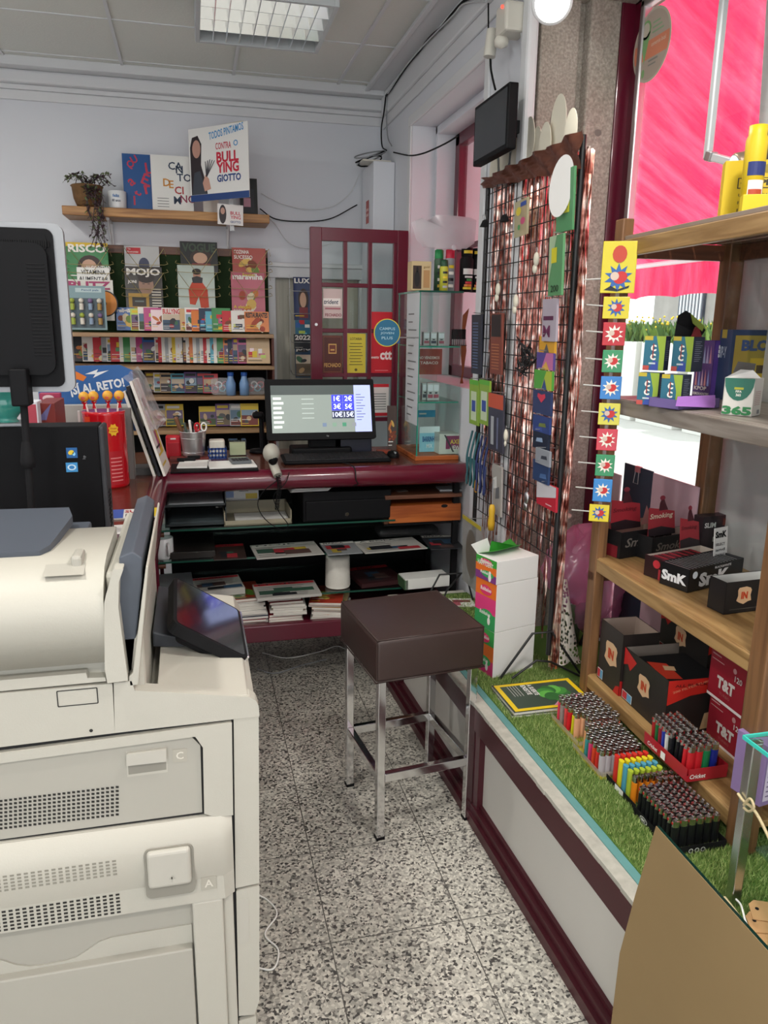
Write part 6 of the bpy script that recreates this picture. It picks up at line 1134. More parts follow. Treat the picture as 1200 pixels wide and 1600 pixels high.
for i in range(22):      # thick bunch hanging beside the near post
    y = gy0+.0+rn.uniform(-.022, .012); x = XF+rn.uniform(-.012, .006); ph = rn.random()*6; vs = []
    for k in range(25):
        z = gz1-.04-(gz1-PZ-.08)*k/24; a = ph+k*.5; vs += [(x-.004*math.sin(a)+.008*math.sin(k*.4+ph), y-.004*math.cos(a), z), (x+.004*math.sin(a)+.008*math.sin(k*.4+ph), y+.004*math.cos(a), z)]
    m.add(vs, [(2*k, 2*k+1, 2*k+3, 2*k+2) for k in range(24)], cop, False)
m.build('fringe', fc)['kind'] = 'stuff'
m = MB(); vs = []; nI = 40      # gathered header band, deeper at the near end
for i in range(nI+1):
    y = gy0-.02+(gy1-gy0+.05)*i/nI; d_ = .105-.07*i/nI
    for k in range(6): vs.append((XG-.016+.010*math.sin(i*1.1+k*1.7)+rn.uniform(-.004, .004), y, gz1+.008-d_*k/5+.003*math.sin(i*.5)))
m.add(vs, [(i*6+k, i*6+k+1, i*6+k+7, i*6+k+6) for i in range(nI) for k in range(5)], node_mat('brown_foil', lambda nt, p: (setattr(p.inputs['Base Color'], 'default_value', (*s2l('7a4a3a'), 1)), setattr(p.inputs['Metallic'], 'default_value', .7), setattr(p.inputs['Roughness'], 'default_value', .3))), True); m.build('header_band', fc)
ivc = mat('ivory_card', s2l('dbd6c4'), .6)
for i, (x, y, rx, ry, X_, lb) in enumerate(((771, 268, 12, 24, 1.17, 'first from the left'), (788, 244, 13, 28, 1.178, 'second from the left'), (806, 250, 14, 30, 1.166, 'third from the left'), (826, 222, 13, 34, 1.178, 'fourth from the left, tall'), (838, 232, 12, 30, 1.183, 'fifth from the left, half hidden'), (851, 230, 14, 34, 1.168, 'fifth from the right end, low'), (872, 196, 19, 42, 1.182, 'tallest one near the right end'), (892, 206, 11, 32, 1.17, 'at the right end'))):
    p = at(x, y, X=X_); ryy = ry*p.y/1198*1.06; rxx = abs(at(x-rx, y, X=X_).y-at(x+rx, y, X=X_).y)/2; rxx = min(rxx, ryy*.62)
    m = MB(); m.ext(ell(rxx, ryy, 28), -.001, .001, ivc); o = m.build('oval_card'); place(o, fr(p, (0, -1, 0))); tag(o, f'ivory oval card above the copper header, {lb}', 'oval card', 'ivory oval cards above the grid')
p = at(877, 291, X=1.10); m = MB(); m.ext(ell(.040, .088, 32, 0, 0, -.12), -.001, .001, mat('pearl_card', s2l('c9c8c6'), .5)); o = m.build('oval_card'); place(o, fr(p, (.55, -.83, 0), (0, .0, 1))); tag(o, 'large pale grey oval card hanging in front of near grid corner', 'oval card')
# things hanging on the grid
def hang(name, px0, py0, px1, py1, base, label, cat, X=1.125, t=.008, draw=None, yw=.0, shear=0, mt=None):
    a, b = at(px0, py1, X=X), at(px1, py1, X=X); top = at(px0, py0, X=X); w = max(.02, (a-b).length); h = top.z-a.z
    th_ = thing(name, label, cat, (X, a.y, a.z+h)); M = fr(a, (-yw, -1, 0), (-.03, 0, 1)); m = MB(M); m.box(0, w, 0, h, -t, 0, mt or ink(base), .0008); m.build('card', th_)
    if draw: m = MB(M); draw(m, w, h); m.build('print', th_)
    m = MB(); m.cyl((XG-.006, a.y-w*.5, a.z+h+.004), (X-.02, a.y-w*.5, a.z+h+.008), .0018, steel, n=6); m.build('hook', th_); return th_
def gfx(*cols):
    def f(m, w, h):
        rr = random.Random(len(cols)*7+int(w*1e4))
        for i, c in enumerate(cols): x = rr.uniform(0, .5)*w; y = rr.uniform(.05, .7)*h; m.poly([(x, y), (x+w*.45, y+h*.05), (x+w*.4, y+h*.28), (x+w*.05, y+h*.22)], ink(c), .0006+i*.0002)
    return f
hang('notebook_pack', 868, 272, 893, 365, '4f8a5c', 'tall green card pack with yellow label hanging at near grid edge', 'stationery', 1.12, draw=lambda m, w, h: (m.rect(w*.05, h*.3, w*.8, h*.48, ink('d8d83a'), .0006), m.rect(w*.1, h*.38, w*.7, h*.41, ink('3a5a2a'), .001), m.text('8', w*.5, h*.75, h*.1, ink('2a4a32'), .001)))
hang('notebook_pack', 856, 372, 882, 463, '5a9464', 'green card pack marked 200 hanging below the tall green pack', 'stationery', 1.11, yw=.1, draw=lambda m, w, h: (m.poly([(0, h), (w*.55, h), (0, h*.2)], ink('a9c4a0'), .0006), m.rect(w*.2, h*.55, w*.6, h*.8, ink('d8d02c'), .001), m.text('200', w*.2, h*.06, h*.12, ink('1d3a24'), .001, w=w*.6)))
hang('notebook_pack', 846, 468, 868, 533, 'a9a0ac', 'grey and white notebook with plum M letter hanging on near edge of grid', 'notebook', 1.105, draw=lambda m, w, h: (m.rect(w*.1, h*.5, w*.8, h*.6, ink('5a2a4a'), .0006), m.text('M', w*.1, h*.1, h*.28, ink('6a2a52'), .001, w=w*.5)))
hang('notebook_pack', 842, 525, 866, 552, 'd09a2c', 'ochre notebook with grey triangle hanging under grey M notebook', 'notebook', 1.115, draw=lambda m, w, h: m.poly([(w*.3, 0), (w*.5, h*.6), (w*.7, 0)], ink('5a5a5c'), .0006))
hang('notebook_pack', 838, 550, 864, 576, '54448a', 'purple pink and ochre notebook hanging on near edge of grid', 'notebook', 1.11, draw=lambda m, w, h: (m.poly([(w, h), (w*.6, h), (w*.3, h*.0), (w, 0)], ink('b96a9a'), .0006), m.poly([(w*.3, 0), (w*.6, h*.5), (w*.8, 0)], ink('d0a24a'), .001)))
hang('notebook_pack', 834, 577, 862, 606, '4f9a3a', 'bright green notebook with lime triangle hanging below the purple notebook', 'notebook', 1.105, draw=lambda m, w, h: (m.poly([(w*.4, 0), (w*.7, h), (w, h), (w, 0)], ink('a9b83a'), .0006), m.poly([(w*.45, 0), (w*.6, h*.6), (w*.75, 0)], ink('2f4a7a'), .001)))
hang('notebook_pack', 832, 608, 860, 644, '28355e', 'navy notebook with red heart hanging below the green notebook', 'notebook', 1.10, draw=lambda m, w, h: m.poly([(w*.5, h*.5), (w*.72, h*.75), (w*.68, h*.9), (w*.5, h*.84), (w*.3, h*.9), (w*.26, h*.75)], ink('c8324a'), .0008))
hang('notebook_pack', 832, 646, 858, 672, '2b3f7a', 'royal blue notebook with thin olive edge hanging below the heart notebook', 'notebook', 1.105, draw=gfx('3a4f9a', '6d7a3a'))
hang('notebook_pack', 832, 670, 856, 698, '1a2438', 'dark navy notebook hanging in the middle of the near bundle', 'notebook', 1.11, draw=gfx('8fa6c4'))
hang('notebook_pack', 836, 698, 858, 722, '8d929a', 'grey and dark notebook hanging under the dark navy notebook', 'notebook', 1.10, draw=gfx('3a3f4a'))
hang('notebook_pack', 832, 716, 856, 748, '2a4068', 'slate blue notebook, lowest blue one of the near bundle', 'notebook', 1.11, draw=gfx('4a6a9a'))
hang('notebook_pack', 838, 748, 868, 786, 'b9283a', 'red and white card pack hanging lowest at the near grid edge', 'stationery', 1.12, draw=lambda m, w, h: (m.poly([(0, h), (w, h), (w, h*.6), (0, h*.25)], ink('c9c6cc'), .0006), m.rect(w*.5, h*.15, w*.8, h*.2, ink('e0b0b4'), .0008)))
tang = thing('mesh_ball', 'tangle of black earphones in net hanging mid grid', 'earphones', at(822, 565, X=1.11)); p = at(822, 566, X=1.11); m = MB(); rn = random.Random(6)
pts = [(p.x+rn.uniform(-.02, .02), p.y+rn.gauss(0, .028), p.z+rn.gauss(0, .028)) for _ in range(60)]; m.tube(cr(pts, 4), .0022, wire, 5); m.build('cable_tangle', tang)
hang('comb_pack', 736, 492, 751, 583, '2a2c38', 'dark blue comb pack hanging at far left edge of grid', 'stationery', 1.12, draw=lambda m, w, h: [m.rect(w*.15, h*(.1+.05*i), w*.7, h*(.12+.05*i), ink('5a6a8a'), .0006) for i in range(16)])
hang('refill_pack', 765, 490, 783, 583, '7a4034', 'brown red strip pack hanging near left side of grid', 'stationery', 1.12, draw=lambda m, w, h: (m.rect(w*.1, h*.62, w*.9, h*.98, ink('2a2224'), .0006), *[m.rect(w*.15, h*(.08+.05*i), w*.8, h*(.1+.05*i), ink('a86a4a'), .0008) for i in range(9)]))
for i, (x0, x1_, lb) in enumerate(((733, 747, 'left'), (748, 764, 'right'))): hang('pen_pack', x0, 592, x1_, 661, '86a83a', f'lime green pen pack, {lb} of two on left edge of grid', 'stationery', 1.11, draw=lambda m, w, h: (m.rect(w*.2, h*.1, w*.8, h*.75, ink('c4d4b0'), .0006), m.rect(w*.3, h*.3, w*.7, h*.55, ink('3a4f9a'), .001), m.rect(0, h*.9, w, h, ink('5fae3a'), .0006)))
hang('scissors_pack', 762, 612, 785, 700, '3a3a46', 'dark scissors pack with orange header hanging left of centre', 'stationery', 1.11, draw=lambda m, w, h: (m.rect(0, h*.75, w, h, ink('c0502c'), .0006), m.rect(w*.2, h*.1, w*.4, h*.6, ink('a9adb0'), .0006), m.rect(w*.6, h*.05, w*.7, h*.6, ink('6a6f8a'), .0006)))
hang('picture_stickers', 803, 318, 828, 372, '7a8a5a', 'sticker pack with sunglasses shapes hanging at upper middle of grid', 'stationery', 1.12, yw=.1, mt=sheer_mat('sticker_film', (.75, .75, .5), .6), draw=lambda m, w, h: (m.poly(ell(w*.2, h*.12, 16, w*.35, h*.7), ink('d8c83a'), .0008), m.poly(ell(w*.18, h*.1, 16, w*.7, h*.4), ink('c8507a'), .0008), m.poly(ell(w*.1, h*.08, 16, w*.4, h*.25), ink('4a9a5a'), .0008), m.rect(w*.5, h*.8, w*.95, h*.92, ink('2f4fa0'), .0008)))
for px, py, lb in ((757, 349, 'left'), (788, 341, 'right')):
    p = at(px, py, X=1.115); t = thing('binder_clip', f'black binder clip clamped on upper grid, {lb} of the two', 'clip', p); m = MB(fr(p, (0, -1, 0))); m.add([(-.02, -.012, -.012), (.02, -.012, -.012), (.02, -.012, .012), (-.02, -.012, .012), (-.02, .014, 0), (.02, .014, 0)], [(0, 3, 2, 1), (0, 1, 5, 4), (3, 4, 5, 2), (0, 4, 3), (1, 2, 5)], blackm); m.build('clip_body', t); m = MB(fr(p, (0, -1, 0))); m.tube([(-.01, .012, 0), (-.014, .03, .004), (.014, .03, .004), (.01, .012, 0)], .0012, steel, 5); m.build('clip_handle', t)
for i, (x0, y0, x1_, y1_, c, lb) in enumerate(((733, 672, 746, 760, '2a5a60', 'teal key lanyards hanging at left edge of grid'), (748, 680, 762, 772, '24305e', 'dark blue lanyard with carabiner hanging beside the teal lanyards'))):
    t = thing('lanyard', lb, 'lanyard', at(x0, y0, X=1.11)); m = MB(); a, b = at(x0, y0, X=1.11), at(x1_, y1_, X=1.11)
    for k in range(3): yy = a.y+(b.y-a.y)*(k+.5)/3; m.tube(cr([(1.12, yy+.005, a.z), (1.10, yy+.008, (a.z+b.z)/2), (1.105, yy, b.z+.02), (1.095, yy-.012, b.z), (1.10, yy-.01, (a.z+b.z)/2)]), .0045, ink(c), 6)
    m.build('strap', t); m = MB(); m.tube([(1.10, a.y-.02+.012*math.cos(q*PI/5), b.z+.01+.025*math.sin(q*PI/5)) for q in range(10)], .003, ink('e3a52f') if i else steel, 6, True); m.build('carabiner', t)
p0, p1 = at(762, 745, X=1.10), at(776, 835, X=1.10); t = thing('screwdriver', 'yellow handled screwdriver hanging upside down low on the grid', 'tool', p0); ym = (p0.y+p1.y)/2
m = MB(); m.lathe([(.0001, 0), (.012, .002), (.014, .03), (.011, .06), (.013, .08), (.010, .10), (.005, .105)], ink('cfa52c'), 12, T(1.10, ym, p1.z)); m.build('handle', t); m = MB(); m.cyl((1.10, ym, p1.z+.10), (1.10, ym, p0.z), .003, steel, n=8); m.build('shaft', t)
hang('tool_pack', 768, 722, 782, 800, 'a9a6a0', 'pale blister card behind the yellow screwdriver', 'stationery', 1.125, draw=gfx('dfe0dc', '6d6f72'))
hang('hairbrush_pack', 722, 800, 750, 905, '8a8580', 'grey brush in clear pack hanging at bottom left corner of grid', 'brush pack', 1.08, mt=sheer_mat('brush_film', (.6, .6, .58), .5), draw=lambda m, w, h: (m.poly(ell(w*.3, h*.36, 20, w*.5, h*.5), ink('6d655c'), .0006), m.rect(0, h*.94, w, h, ink('b9a83a'), .0006)))
for i, (px, py, r, lb) in enumerate(((788, 560, 0, ''), (835, 428, 0, ''))): pass
# small white items in clear bags (keyrings)
for i, (px, py, lb) in enumerate(((778, 452, 'small white plastic piece hanging left in upper half of grid'), (806, 470, 'small ivory piece hanging centre of upper half of grid'), (838, 405, 'small white spoon-like piece hanging right in upper half'), (790, 680, 'white cat-shaped piece hanging in lower half of grid'), (823, 778, 'small steel bell hanging low on the grid'))):
    p = at(px, py, X=1.12); mt_ = steel if i == 4 else ivc; t = thing('keyring', lb, 'keyring', p); m = MB(); m.ball(tuple(p), .017, mt_, 14, (.5, .9, 1.35)); m.ball((p.x, p.y+.008, p.z-.03), .014, mt_, 12, (.5, 1, 1.1)); m.build('charm', t); m = MB(); m.tube([(p.x, p.y+.006*math.cos(a*PI/5), p.z+.03+.008*math.sin(a*PI/5)) for a in range(10)], .001, steel, 4, True); m.build('ring', t)
# ================================================================ BUBBLE GUM BOXES, GEOGRAPHIC MAGAZINE, TULLE
GB = fr((.958, 2.285, PZ+.006), (math.cos(D(16)), math.sin(D(16)), 0), (-math.sin(D(16)), math.cos(D(16)), 0))
zz = [PZ+.006, .605, .778, .86]; wg, dg_ = .180, .115
pc_ = [('d83a7a', 'e0702a', '3a9a4a'), ('3a9a5a', 'd8407a', 'e0702a'), ('7a3a7a', 'e0702a', '3a9a3a')]
for i in range(3):
    z0, z1 = zz[i]-zz[0], zz[i+1]-zz[0]-.001; off = (0, .0, .004)[i]; lb = ('bottom white bubble gum box with colourful end, on artificial grass', 'middle white bubble gum box with orange and pink end, stacked', 'top open bubble gum box with green lid flaps, topmost of stack')[i]
    t = thing('gum_box', lb, 'box', GB.to_translation()+Vector((0, 0, z0))); m = MB(GB @ T(-off, 0, 0)); m.box(0, wg, 0, dg_, z0, z1, card, .0015)
    m.build('carton', t); m = MB(GB @ T(-off, 0, 0) @ fr((-.0006, dg_, z0), (0, -1, 0))); hh = z1-z0; n3 = 3
    for k in range(3): m.poly([(0, hh*k/3), (dg_, hh*k/3), (dg_, hh*(k+1)/3), (0, hh*(k+1)/3)], ink(pc_[i][k]), .0004)
    for k in range(2): m.poly(ell(.034, .018 if hh > .1 else .012, 16, dg_*.5+.01*k, hh*(.8-.5*k)), ink('d83a6a' if k == 0 else '3aa05a'), .0008); m.text('Boomer' if False else 'Bubbaloo', dg_*.24, hh*(.78-.5*k), .014 if hh > .1 else .010, ink('ece9e2'), .0012, w=dg_*.52, it=.2)
    m.poly(ell(.008, .014, 12, dg_*.7, hh*.18), ink('ece9e2'), .001); m.poly(ell(.006, .006, 12, dg_*.7, hh*.18+.018), ink('ece9e2'), .001)
    if i == 2: m.text('HAPPYDENT', dg_*.1, hh*.62, .016, ink('dfeede'), .0016, w=dg_*.75)
    m.build('end_print', t)
    if i == 2:
        m = MB(GB); z1 += .0; gr = ink('3f9a3a'); m.add([(0, 0, z1), (wg, 0, z1), (wg, dg_, z1), (0, dg_, z1), (.02, .05, z1+.02), (wg-.03, .06, z1+.028)], [(4, 5, 2, 3)], gr); m.add([(-.002, dg_, z1), (-.03, dg_+.0, z1+.035), (.04, dg_, z1+.05), (.06, dg_, z1)], [(0, 1, 2, 3)], card); m.add([(.05, dg_, z1), (.05, dg_-.01, z1+.04), (.09, dg_-.02, z1+.03), (.14, dg_, z1+.035), (wg, dg_, z1)], [(0, 1, 2, 3, 4)], gr); m.build('lid_flap', t)
def geo(m, w, h):
    m.rect(w*.02, h*.02, w*.98, h*.98, ink('e8c81a'), .0006); m.rect(w*.10, h*.075, w*.90, h*.925, ink('3a4a3e'), .0008)
    for k in range(9): a = k*.7; m.poly(ell(w*.15, h*.085, 14, w*.5+w*.14*math.cos(a), h*.64+h*.10*math.sin(a), a), ink(['3f8a3a', '5fae4a', '2f6a34'][k % 3]), .001+k*.0001)
    m.poly([(w*.6, h*.93), (w*.92, h*.93), (w*.92, h*.5), (w*.78, h*.6)], ink('c98aa0'), .0010); m.poly(ell(w*.12, h*.07, 16, w*.8, h*.85), ink('d85a8a'), .0012)
    m.text('A SUERTE', w*.12, h*.40, h*.06, ink('dfe0dc'), .002, w=w*.4, bold=2); m.text('EXISTE', w*.12, h*.32, h*.06, ink('dfe0dc'), .002, w=w*.36, bold=2)
    for k in range(4): m.rect(w*.12, h*(.26-.035*k), w*.5, h*(.268-.035*k), ink('b9bab6'), .002)
q0, q1, q2, q3 = (at(x, y, Z=PZ+.03) for x, y in ((802, 1108), (906, 1080), (893, 1056), (768, 1068)))
u = (q3-q0).normalized(); v_ = (q1-q0)
for k, (lb, dz, rz) in enumerate((('black and green magazine with yellow border, under the top one', .012, -2), ('top magazine with yellow border and green succulent plant on cover', .022, 0))):
    M = T(*q3) ; ex_ = (q0-q3); M = fr((q3.x, q3.y, PZ+.012+.010*k), q0-q3, Vector((1, .02, 0))); M = M @ RZ(D(rz)); ww = .19; hh = .285
    # face up: x from far to near, y to the right
    o = magazine('magazine', M, ww, hh, .009, '2a3430', style='none', lines=0, label=lb, extra=geo)
t = thing('tin_bucket', 'small grey metal bucket with blue cloth inside behind the grid stand', 'bucket', at(888, 1020, Y=2.5)); pb = at(887, 1015, Y=2.52); pb.z = PZ+.006
m = MB(T(pb.x, pb.y, PZ+.006)); hb = at(887, 940, Y=2.52).z-PZ; m.lathe([(.0001, 0), (.035, 0), (.052, hb), (.055, hb+.004), (.052, hb+.002)], zinc, 24); m.build('pail', t)
m = MB(); m.ball((pb.x, pb.y, PZ+hb+.0), .045, mat('light_blue_cloth', s2l('9fc4e0'), .7, bump=.5, nscale=40), 16, (1, 1, .5)); m.build('cloth', t); m = MB(); m.tube([(pb.x+.05, pb.y-.01, PZ+hb), (pb.x+.06, pb.y-.03, PZ+hb*.4), (pb.x+.03, pb.y-.04, PZ+.01)], .008, blackm, 6); m.build('stand_leg', t)
tul = sheer_mat('pink_tulle', s2l('ffc0e2'), .42, .6)
tl_ = thing('pink_tulle', 'crumpled pink cellophane and tulle heap behind the wooden rack', 'tulle', at(930, 900, Y=2.55)); m = MB(); rn = random.Random(9)
for s in range(3):
    cx_, cz_ = [(1.35, .75), (1.45, .68), (1.41, .79)][s]; rx_, rz_ = [(.12, .14), (.10, .17), (.12, .11)][s]; n1, n2_ = 22, 12; vs = []
    for i in range(n2_+1):
        ph = PI*i/n2_
        for k in range(n1): a = 2*PI*k/n1; r = 1+.16*math.sin(5*a+s*2+i)+.10*math.sin(3*ph+a*2)+rn.uniform(-.06, .06); vs.append((cx_+rx_*r*math.sin(ph)*math.cos(a), 2.48+.09*r*math.sin(ph)*math.sin(a), cz_+rz_*r*math.cos(ph)))
    m.add(vs, [(i*n1+k, i*n1+(k+1) % n1, (i+1)*n1+(k+1) % n1, (i+1)*n1+k) for i in range(n2_) for k in range(n1)], tul, True)
m.build('fabric', tl_)
m = MB(); vs = []
lace = node_mat('lace', lambda nt, p: (lambda tc, v, g, tr, mx: (setattr(v.inputs['Scale'], 'default_value', 70), nt.links.new(tc.outputs['Object'], v.inputs['Vector']), setattr(g, 'operation', 'GREATER_THAN'), setattr(g.inputs[1], 'default_value', .42), nt.links.new(v.outputs['Distance'], g.inputs[0]), setattr(p.inputs['Base Color'], 'default_value', (*s2l('e0d8cc'), 1)), nt.links.new(g.outputs[0], mx.inputs[0]), nt.links.new(tr.outputs[0], mx.inputs[1]), nt.links.new(p.outputs[0], mx.inputs[2]), nt.links.new(mx.outputs[0], nt.nodes['Material Output'].inputs[0])))(N(nt, 'ShaderNodeTexCoord'), N(nt, 'ShaderNodeTexVoronoi'), N(nt, 'ShaderNodeMath'), N(nt, 'ShaderNodeBsdfTransparent'), N(nt, 'ShaderNodeMixShader')))
for i in range(17):
    t_ = i/16
    for k in range(9): x, y = 862+k*(3+t_*3), 905+150*t_; q = at(x+3*math.sin(k*2), y, Y=2.36+.01*math.sin(k*1.8)-.05*t_); vs.append((q.x, q.y, max(q.z, PZ+.02)))
m.add(vs, [(i*9+k, i*9+k+1, i*9+k+10, i*9+k+9) for i in range(16) for k in range(8)], lace, True); tag(m.build('lace_cloth'), 'cream lace cloth draped down beside near end of grid', 'lace cloth')
# small stand with pastries behind the fringe
ps_ = thing('cake_stand', 'small round stand with pastry ornaments beyond the fringe', 'stand', at(872, 800, Y=2.6)); q = at(872, 806, Y=2.6)
m = MB(T(q.x, 2.6, q.z)); m.lathe([(.0001, -.006), (.045, -.006), (.05, 0), (.05, .006), (.0001, .006)], ivc, 24); m.build('plate', ps_); m = MB(); m.cyl((q.x+.01, 2.6, PZ+.01), (q.x, 2.6, q.z-.006), .008, mat('grey_green_leg', s2l('5a6a64'), .5), n=10); m.build('leg', ps_)
m = MB()
for k in range(7): m.ball((q.x+.028*math.cos(k), 2.6+.028*math.sin(k), q.z+.012+.004*(k % 2)), .011, ink(['c98a7a', 'dfd0c0', 'b9706a'][k % 3]), 8)
m.build('pastries', ps_)
q = at(877, 710, Y=2.6); t = thing('cupcake_ornament', 'small pale cupcake ornament partly hidden by copper fringe', 'ornament', q); m = MB(T(*q)); m.lathe([(.0001, -.02), (.022, -.02), (.028, 0), (.024, .006), (.012, .02), (.0001, .026)], ink('dcc0b8'), 16); m.build('cake', t)
m = MB(T(q.x, q.y, q.z-.03)); m.lathe([(.0001, 0), (.035, .002), (.036, .008), (.0001, .010)], ivc, 20); m.build('dish', t)
# papers on the far end of the plinth
slab_thing('paper_bundle', 'bundle of folded white papers on far end of plinth behind stool', 'paper bundle', (668, 918), .22, .10, .05, paper, 4, PZ+.006, draw=lambda m, w, d, h: m.box(-w*.5-.004, -w*.44, 0, d, 0, h*.9, ink('4a6a4a')))
slab_thing('leaflet', 'pink and white printed leaflet under the paper bundle', 'leaflet', (715, 948), .16, .10, .004, paper, -12, PZ+.008, draw=lambda m, w, d, h: (m.rect(-w*.4, d*.1, w*.1, d*.5, ink('c8507a'), h+.0006), m.rect(-w*.1, d*.5, w*.4, d*.8, ink('8a2a4a'), h+.0006)))
# ================================================================ WALL THINGS: SCREEN, CAMERA, CABLES
tv = thing('wall_screen', 'black flat screen mounted high on the street wall', 'screen', (1.12, 2.98, 2.3)); X_ = 1.06; a, b = at(742, 167, X=X_), at(796, 128, X=X_); zb_ = at(742, 259, X=X_).z; zt_ = (a.z+b.z)/2
m = MB(fr((X_, a.y, zb_), (0, -1, 0))); w = a.y-b.y; h = zt_-zb_; m.box(0, w, 0, h, -.035, 0, black, .004); m.build('housing', tv); m = MB(fr((X_, a.y, zb_), (0, -1, 0))); m.rect(.012, .016, w-.012, h-.012, mat('dark_panel', s2l('2b2e33'), .25), .0008); m.build('screen', tv)
m = MB(); m.box(X_+.035, WX, a.y-w*.6, a.y-w*.4, zb_+h*.4, zb_+h*.6, blackm); m.build('bracket', tv)
cam_ = thing('alarm_sensor', 'white ceiling-corner camera and socket box with cables above the wall screen', 'security camera', at(785, 60, X=1.14)); q = at(790, 30, X=1.12)
m = MB(); m.box(1.10, 1.19, q.y-.05, q.y+.05, q.z-.05, q.z+.045, offw, .01); m.build('socket_box', cam_); q2 = at(765, 75, X=1.11); m = MB(); m.cyl((1.11, q2.y, q2.z-.03), (1.12, q2.y+.0, q2.z+.06), .022, offw); m.lathe([(.0001, -.03), (.024, -.02), (.026, 0), (.02, .01)], offw, 18, T(1.12, q2.y-.09, q2.z)); m.build('camera_head', cam_); m = MB(); m.ball((1.098, q.y-.02, q.z+.03), .006, mat('red_led', (1, .05, .03), .4, emit=3), 8); m.build('indicator', cam_)
def wcable(name, label, pts, r, mt, X=1.17): m = MB(); m.tube(cr([tuple(at(x, y, X=X if len(q_) < 3 else q_[2])) for q_ in pts for x, y in (q_[:2],)], 6), r, mt, 6); return tag(m.build(name), label, 'cable')
wcable('wall_cable', 'bundle of black cables along the street wall below the cornice', [(735, -4), (722, 4), (706, 22), (690, 42), (672, 58), (655, 80), (635, 104), (612, 138), (603, 150)], .006, blackm, 1.155)
wcable('wall_cable', 'white cable running along the street wall cornice', [(760, 2), (725, 6), (708, 24), (676, 56), (650, 84), (628, 112), (606, 146)], .004, mat('white_cable_jacket', s2l('b9bbbd'), .5), 1.15)
wcable('wall_cable', 'black cable hanging down from corner to white cabinet', [(603, 148), (600, 175), (596, 200), (597, 228), (604, 235)], .004, blackm, 1.16)
wcable('wall_cable', 'grey cable hanging down in the corner beside the black one', [(606, 150), (604, 185), (606, 215), (612, 228)], .004, grayp, 1.165)
wcable('wall_cable', 'black cable crossing the window niche to the small window', [(615, 238), (640, 243), (660, 240), (680, 232), (700, 222), (716, 212)], .004, blackm, 1.18)
wcable('wall_cable', 'black power cable of the wall screen', [(766, 88), (767, 108), (771, 128), (774, 140)], .004, blackm, 1.12)
wcable('wall_cable', 'thin black vertical cable left of the sensor box', [(763, 5), (763, 50), (762, 88)], .003, blackm, 1.16)
wcable('wall_cable', 'left white cable dropping beside the wall screen', [(802, -3), (811, 20), (816, 60), (815, 140), (813, 225)], .006, mat('white_cable_jacket', (0,0,0)), 1.17)
wcable('wall_cable', 'right white cable dropping beside the wall screen', [(806, -3), (816, 18), (821, 60), (820, 140), (817, 225)], .005, mat('white_cable_jacket', (0,0,0)), 1.17)
m = MB()
for k in range(4): c_ = at(580, 238, Y=4.75); m.tube([(c_.x+(.07+.008*k)*math.cos(a*PI/8), 4.78-.04*math.sin(a*PI/8), 2.565+.012*k+.018*math.sin(a*PI/8+k)+.02*math.cos(a*PI/8)) for a in range(16)], .004, blackm if k % 2 == 0 else grayp, 6, True)
tag(m.build('cable_coil'), 'coil of black cable lying on top of the tall white cabinet', 'cable coil')
m = MB(); m.box(1.00, 1.17, 4.68, 4.85, 2.546, 2.556, offw, .002); tag(m.build('router'), 'flat white router under the cable coil on the cabinet', 'router')
for i, (pts, c, lb) in enumerate((([(408, 302), (440, 318), (480, 327), (520, 322), (548, 300), (562, 272)], white_trim, 'white cable sagging across back wall from plank shelf'), ([(406, 326), (430, 342), (470, 346), (515, 342), (558, 320)], blackm, 'black cable crossing back wall below the white one'), ([(408, 330), (430, 350), (450, 378), (480, 388), (520, 380)], white_trim, 'lowest white cable drooping on back wall above cream door'))):
    m = MB(); m.tube(cr([tuple(at(x, y, Y=4.975)) for x, y in pts], 8), .003 if i != 1 else .0035, c, 6); tag(m.build('wall_cable'), lb, 'cable')
# window sticker and bent white conduit
Xs = 1.547; a, b = at(1018, 16, X=Xs), at(1018, 124, X=Xs); yc = at(1018, 70, X=Xs).y; zc_ = (a.z+b.z)/2; r = (a.z-b.z)/2*1.02
m = MB(fr((Xs, yc, zc_), (0, -1, 0))); m.ext(ell(r, r, 40), -.001, .0, ink('c4bfae')); m.poly(ell(r*.93, r*.93, 40), ink('b7aa9c'), .0004); m.poly([(r*.93*math.cos(a_), r*.93*math.sin(a_)) for a_ in [D(x) for x in (-22, -10, 0, 10, 180-10, 180, 190, 202)]], ink('d98a6a'), .0006)
m.poly(ell(r*.26, r*.26, 20, -r*.35, r*.5), ink('7fae72'), .0008); m.poly([(-r*.6, r*.4), (-r*.1, r*.4), (-r*.35, -r*.45)], ink('7fae72'), .0008); m.poly(ell(r*.19, r*.19, 20, -r*.35, r*.5), ink('c4bfae'), .001); m.poly(ell(r*.08, r*.12, 16, -r*.35, -r*.7), ink('7fae72'), .0008)
for k in range(3): m.rect(-r*.0, r*(.3+.13*k), r*(.6-.1*k), r*(.35+.13*k), ink('8fae8a'), .0008)
m.text('comercio local', r*.0, -r*.05, r*.12, ink('e0c4b0'), .0009, w=r*.75); m.rect(-r*.1, -r*.45, r*.4, -r*.4, ink('8a8a84'), .0008); m.rect(-r*.1, -r*.56, r*.3, -r*.52, ink('8a8a84'), .0008)
tag(m.build('window_sticker'), 'round beige sticker with green pin and orange band on shop window', 'sticker')
cdt = thing('lamp_rail', 'white vertical lamp rail bent at bottom with spotlight in shop window', 'lamp', (1.5, 2.2, 2.1)); X_ = 1.50; p0, p1, p2 = at(1105, -40, X=X_), at(1106, 243, X=X_), at(1160, 258, X=X_)
alu = mat('white_aluminium', s2l('c9cdd0'), .3, .3); m = MB(); ym = p1.y; m.box(X_-.010, X_+.010, ym-.011, ym+.011, p1.z-.01, 2.72, alu, .004); m.build('rail', cdt)
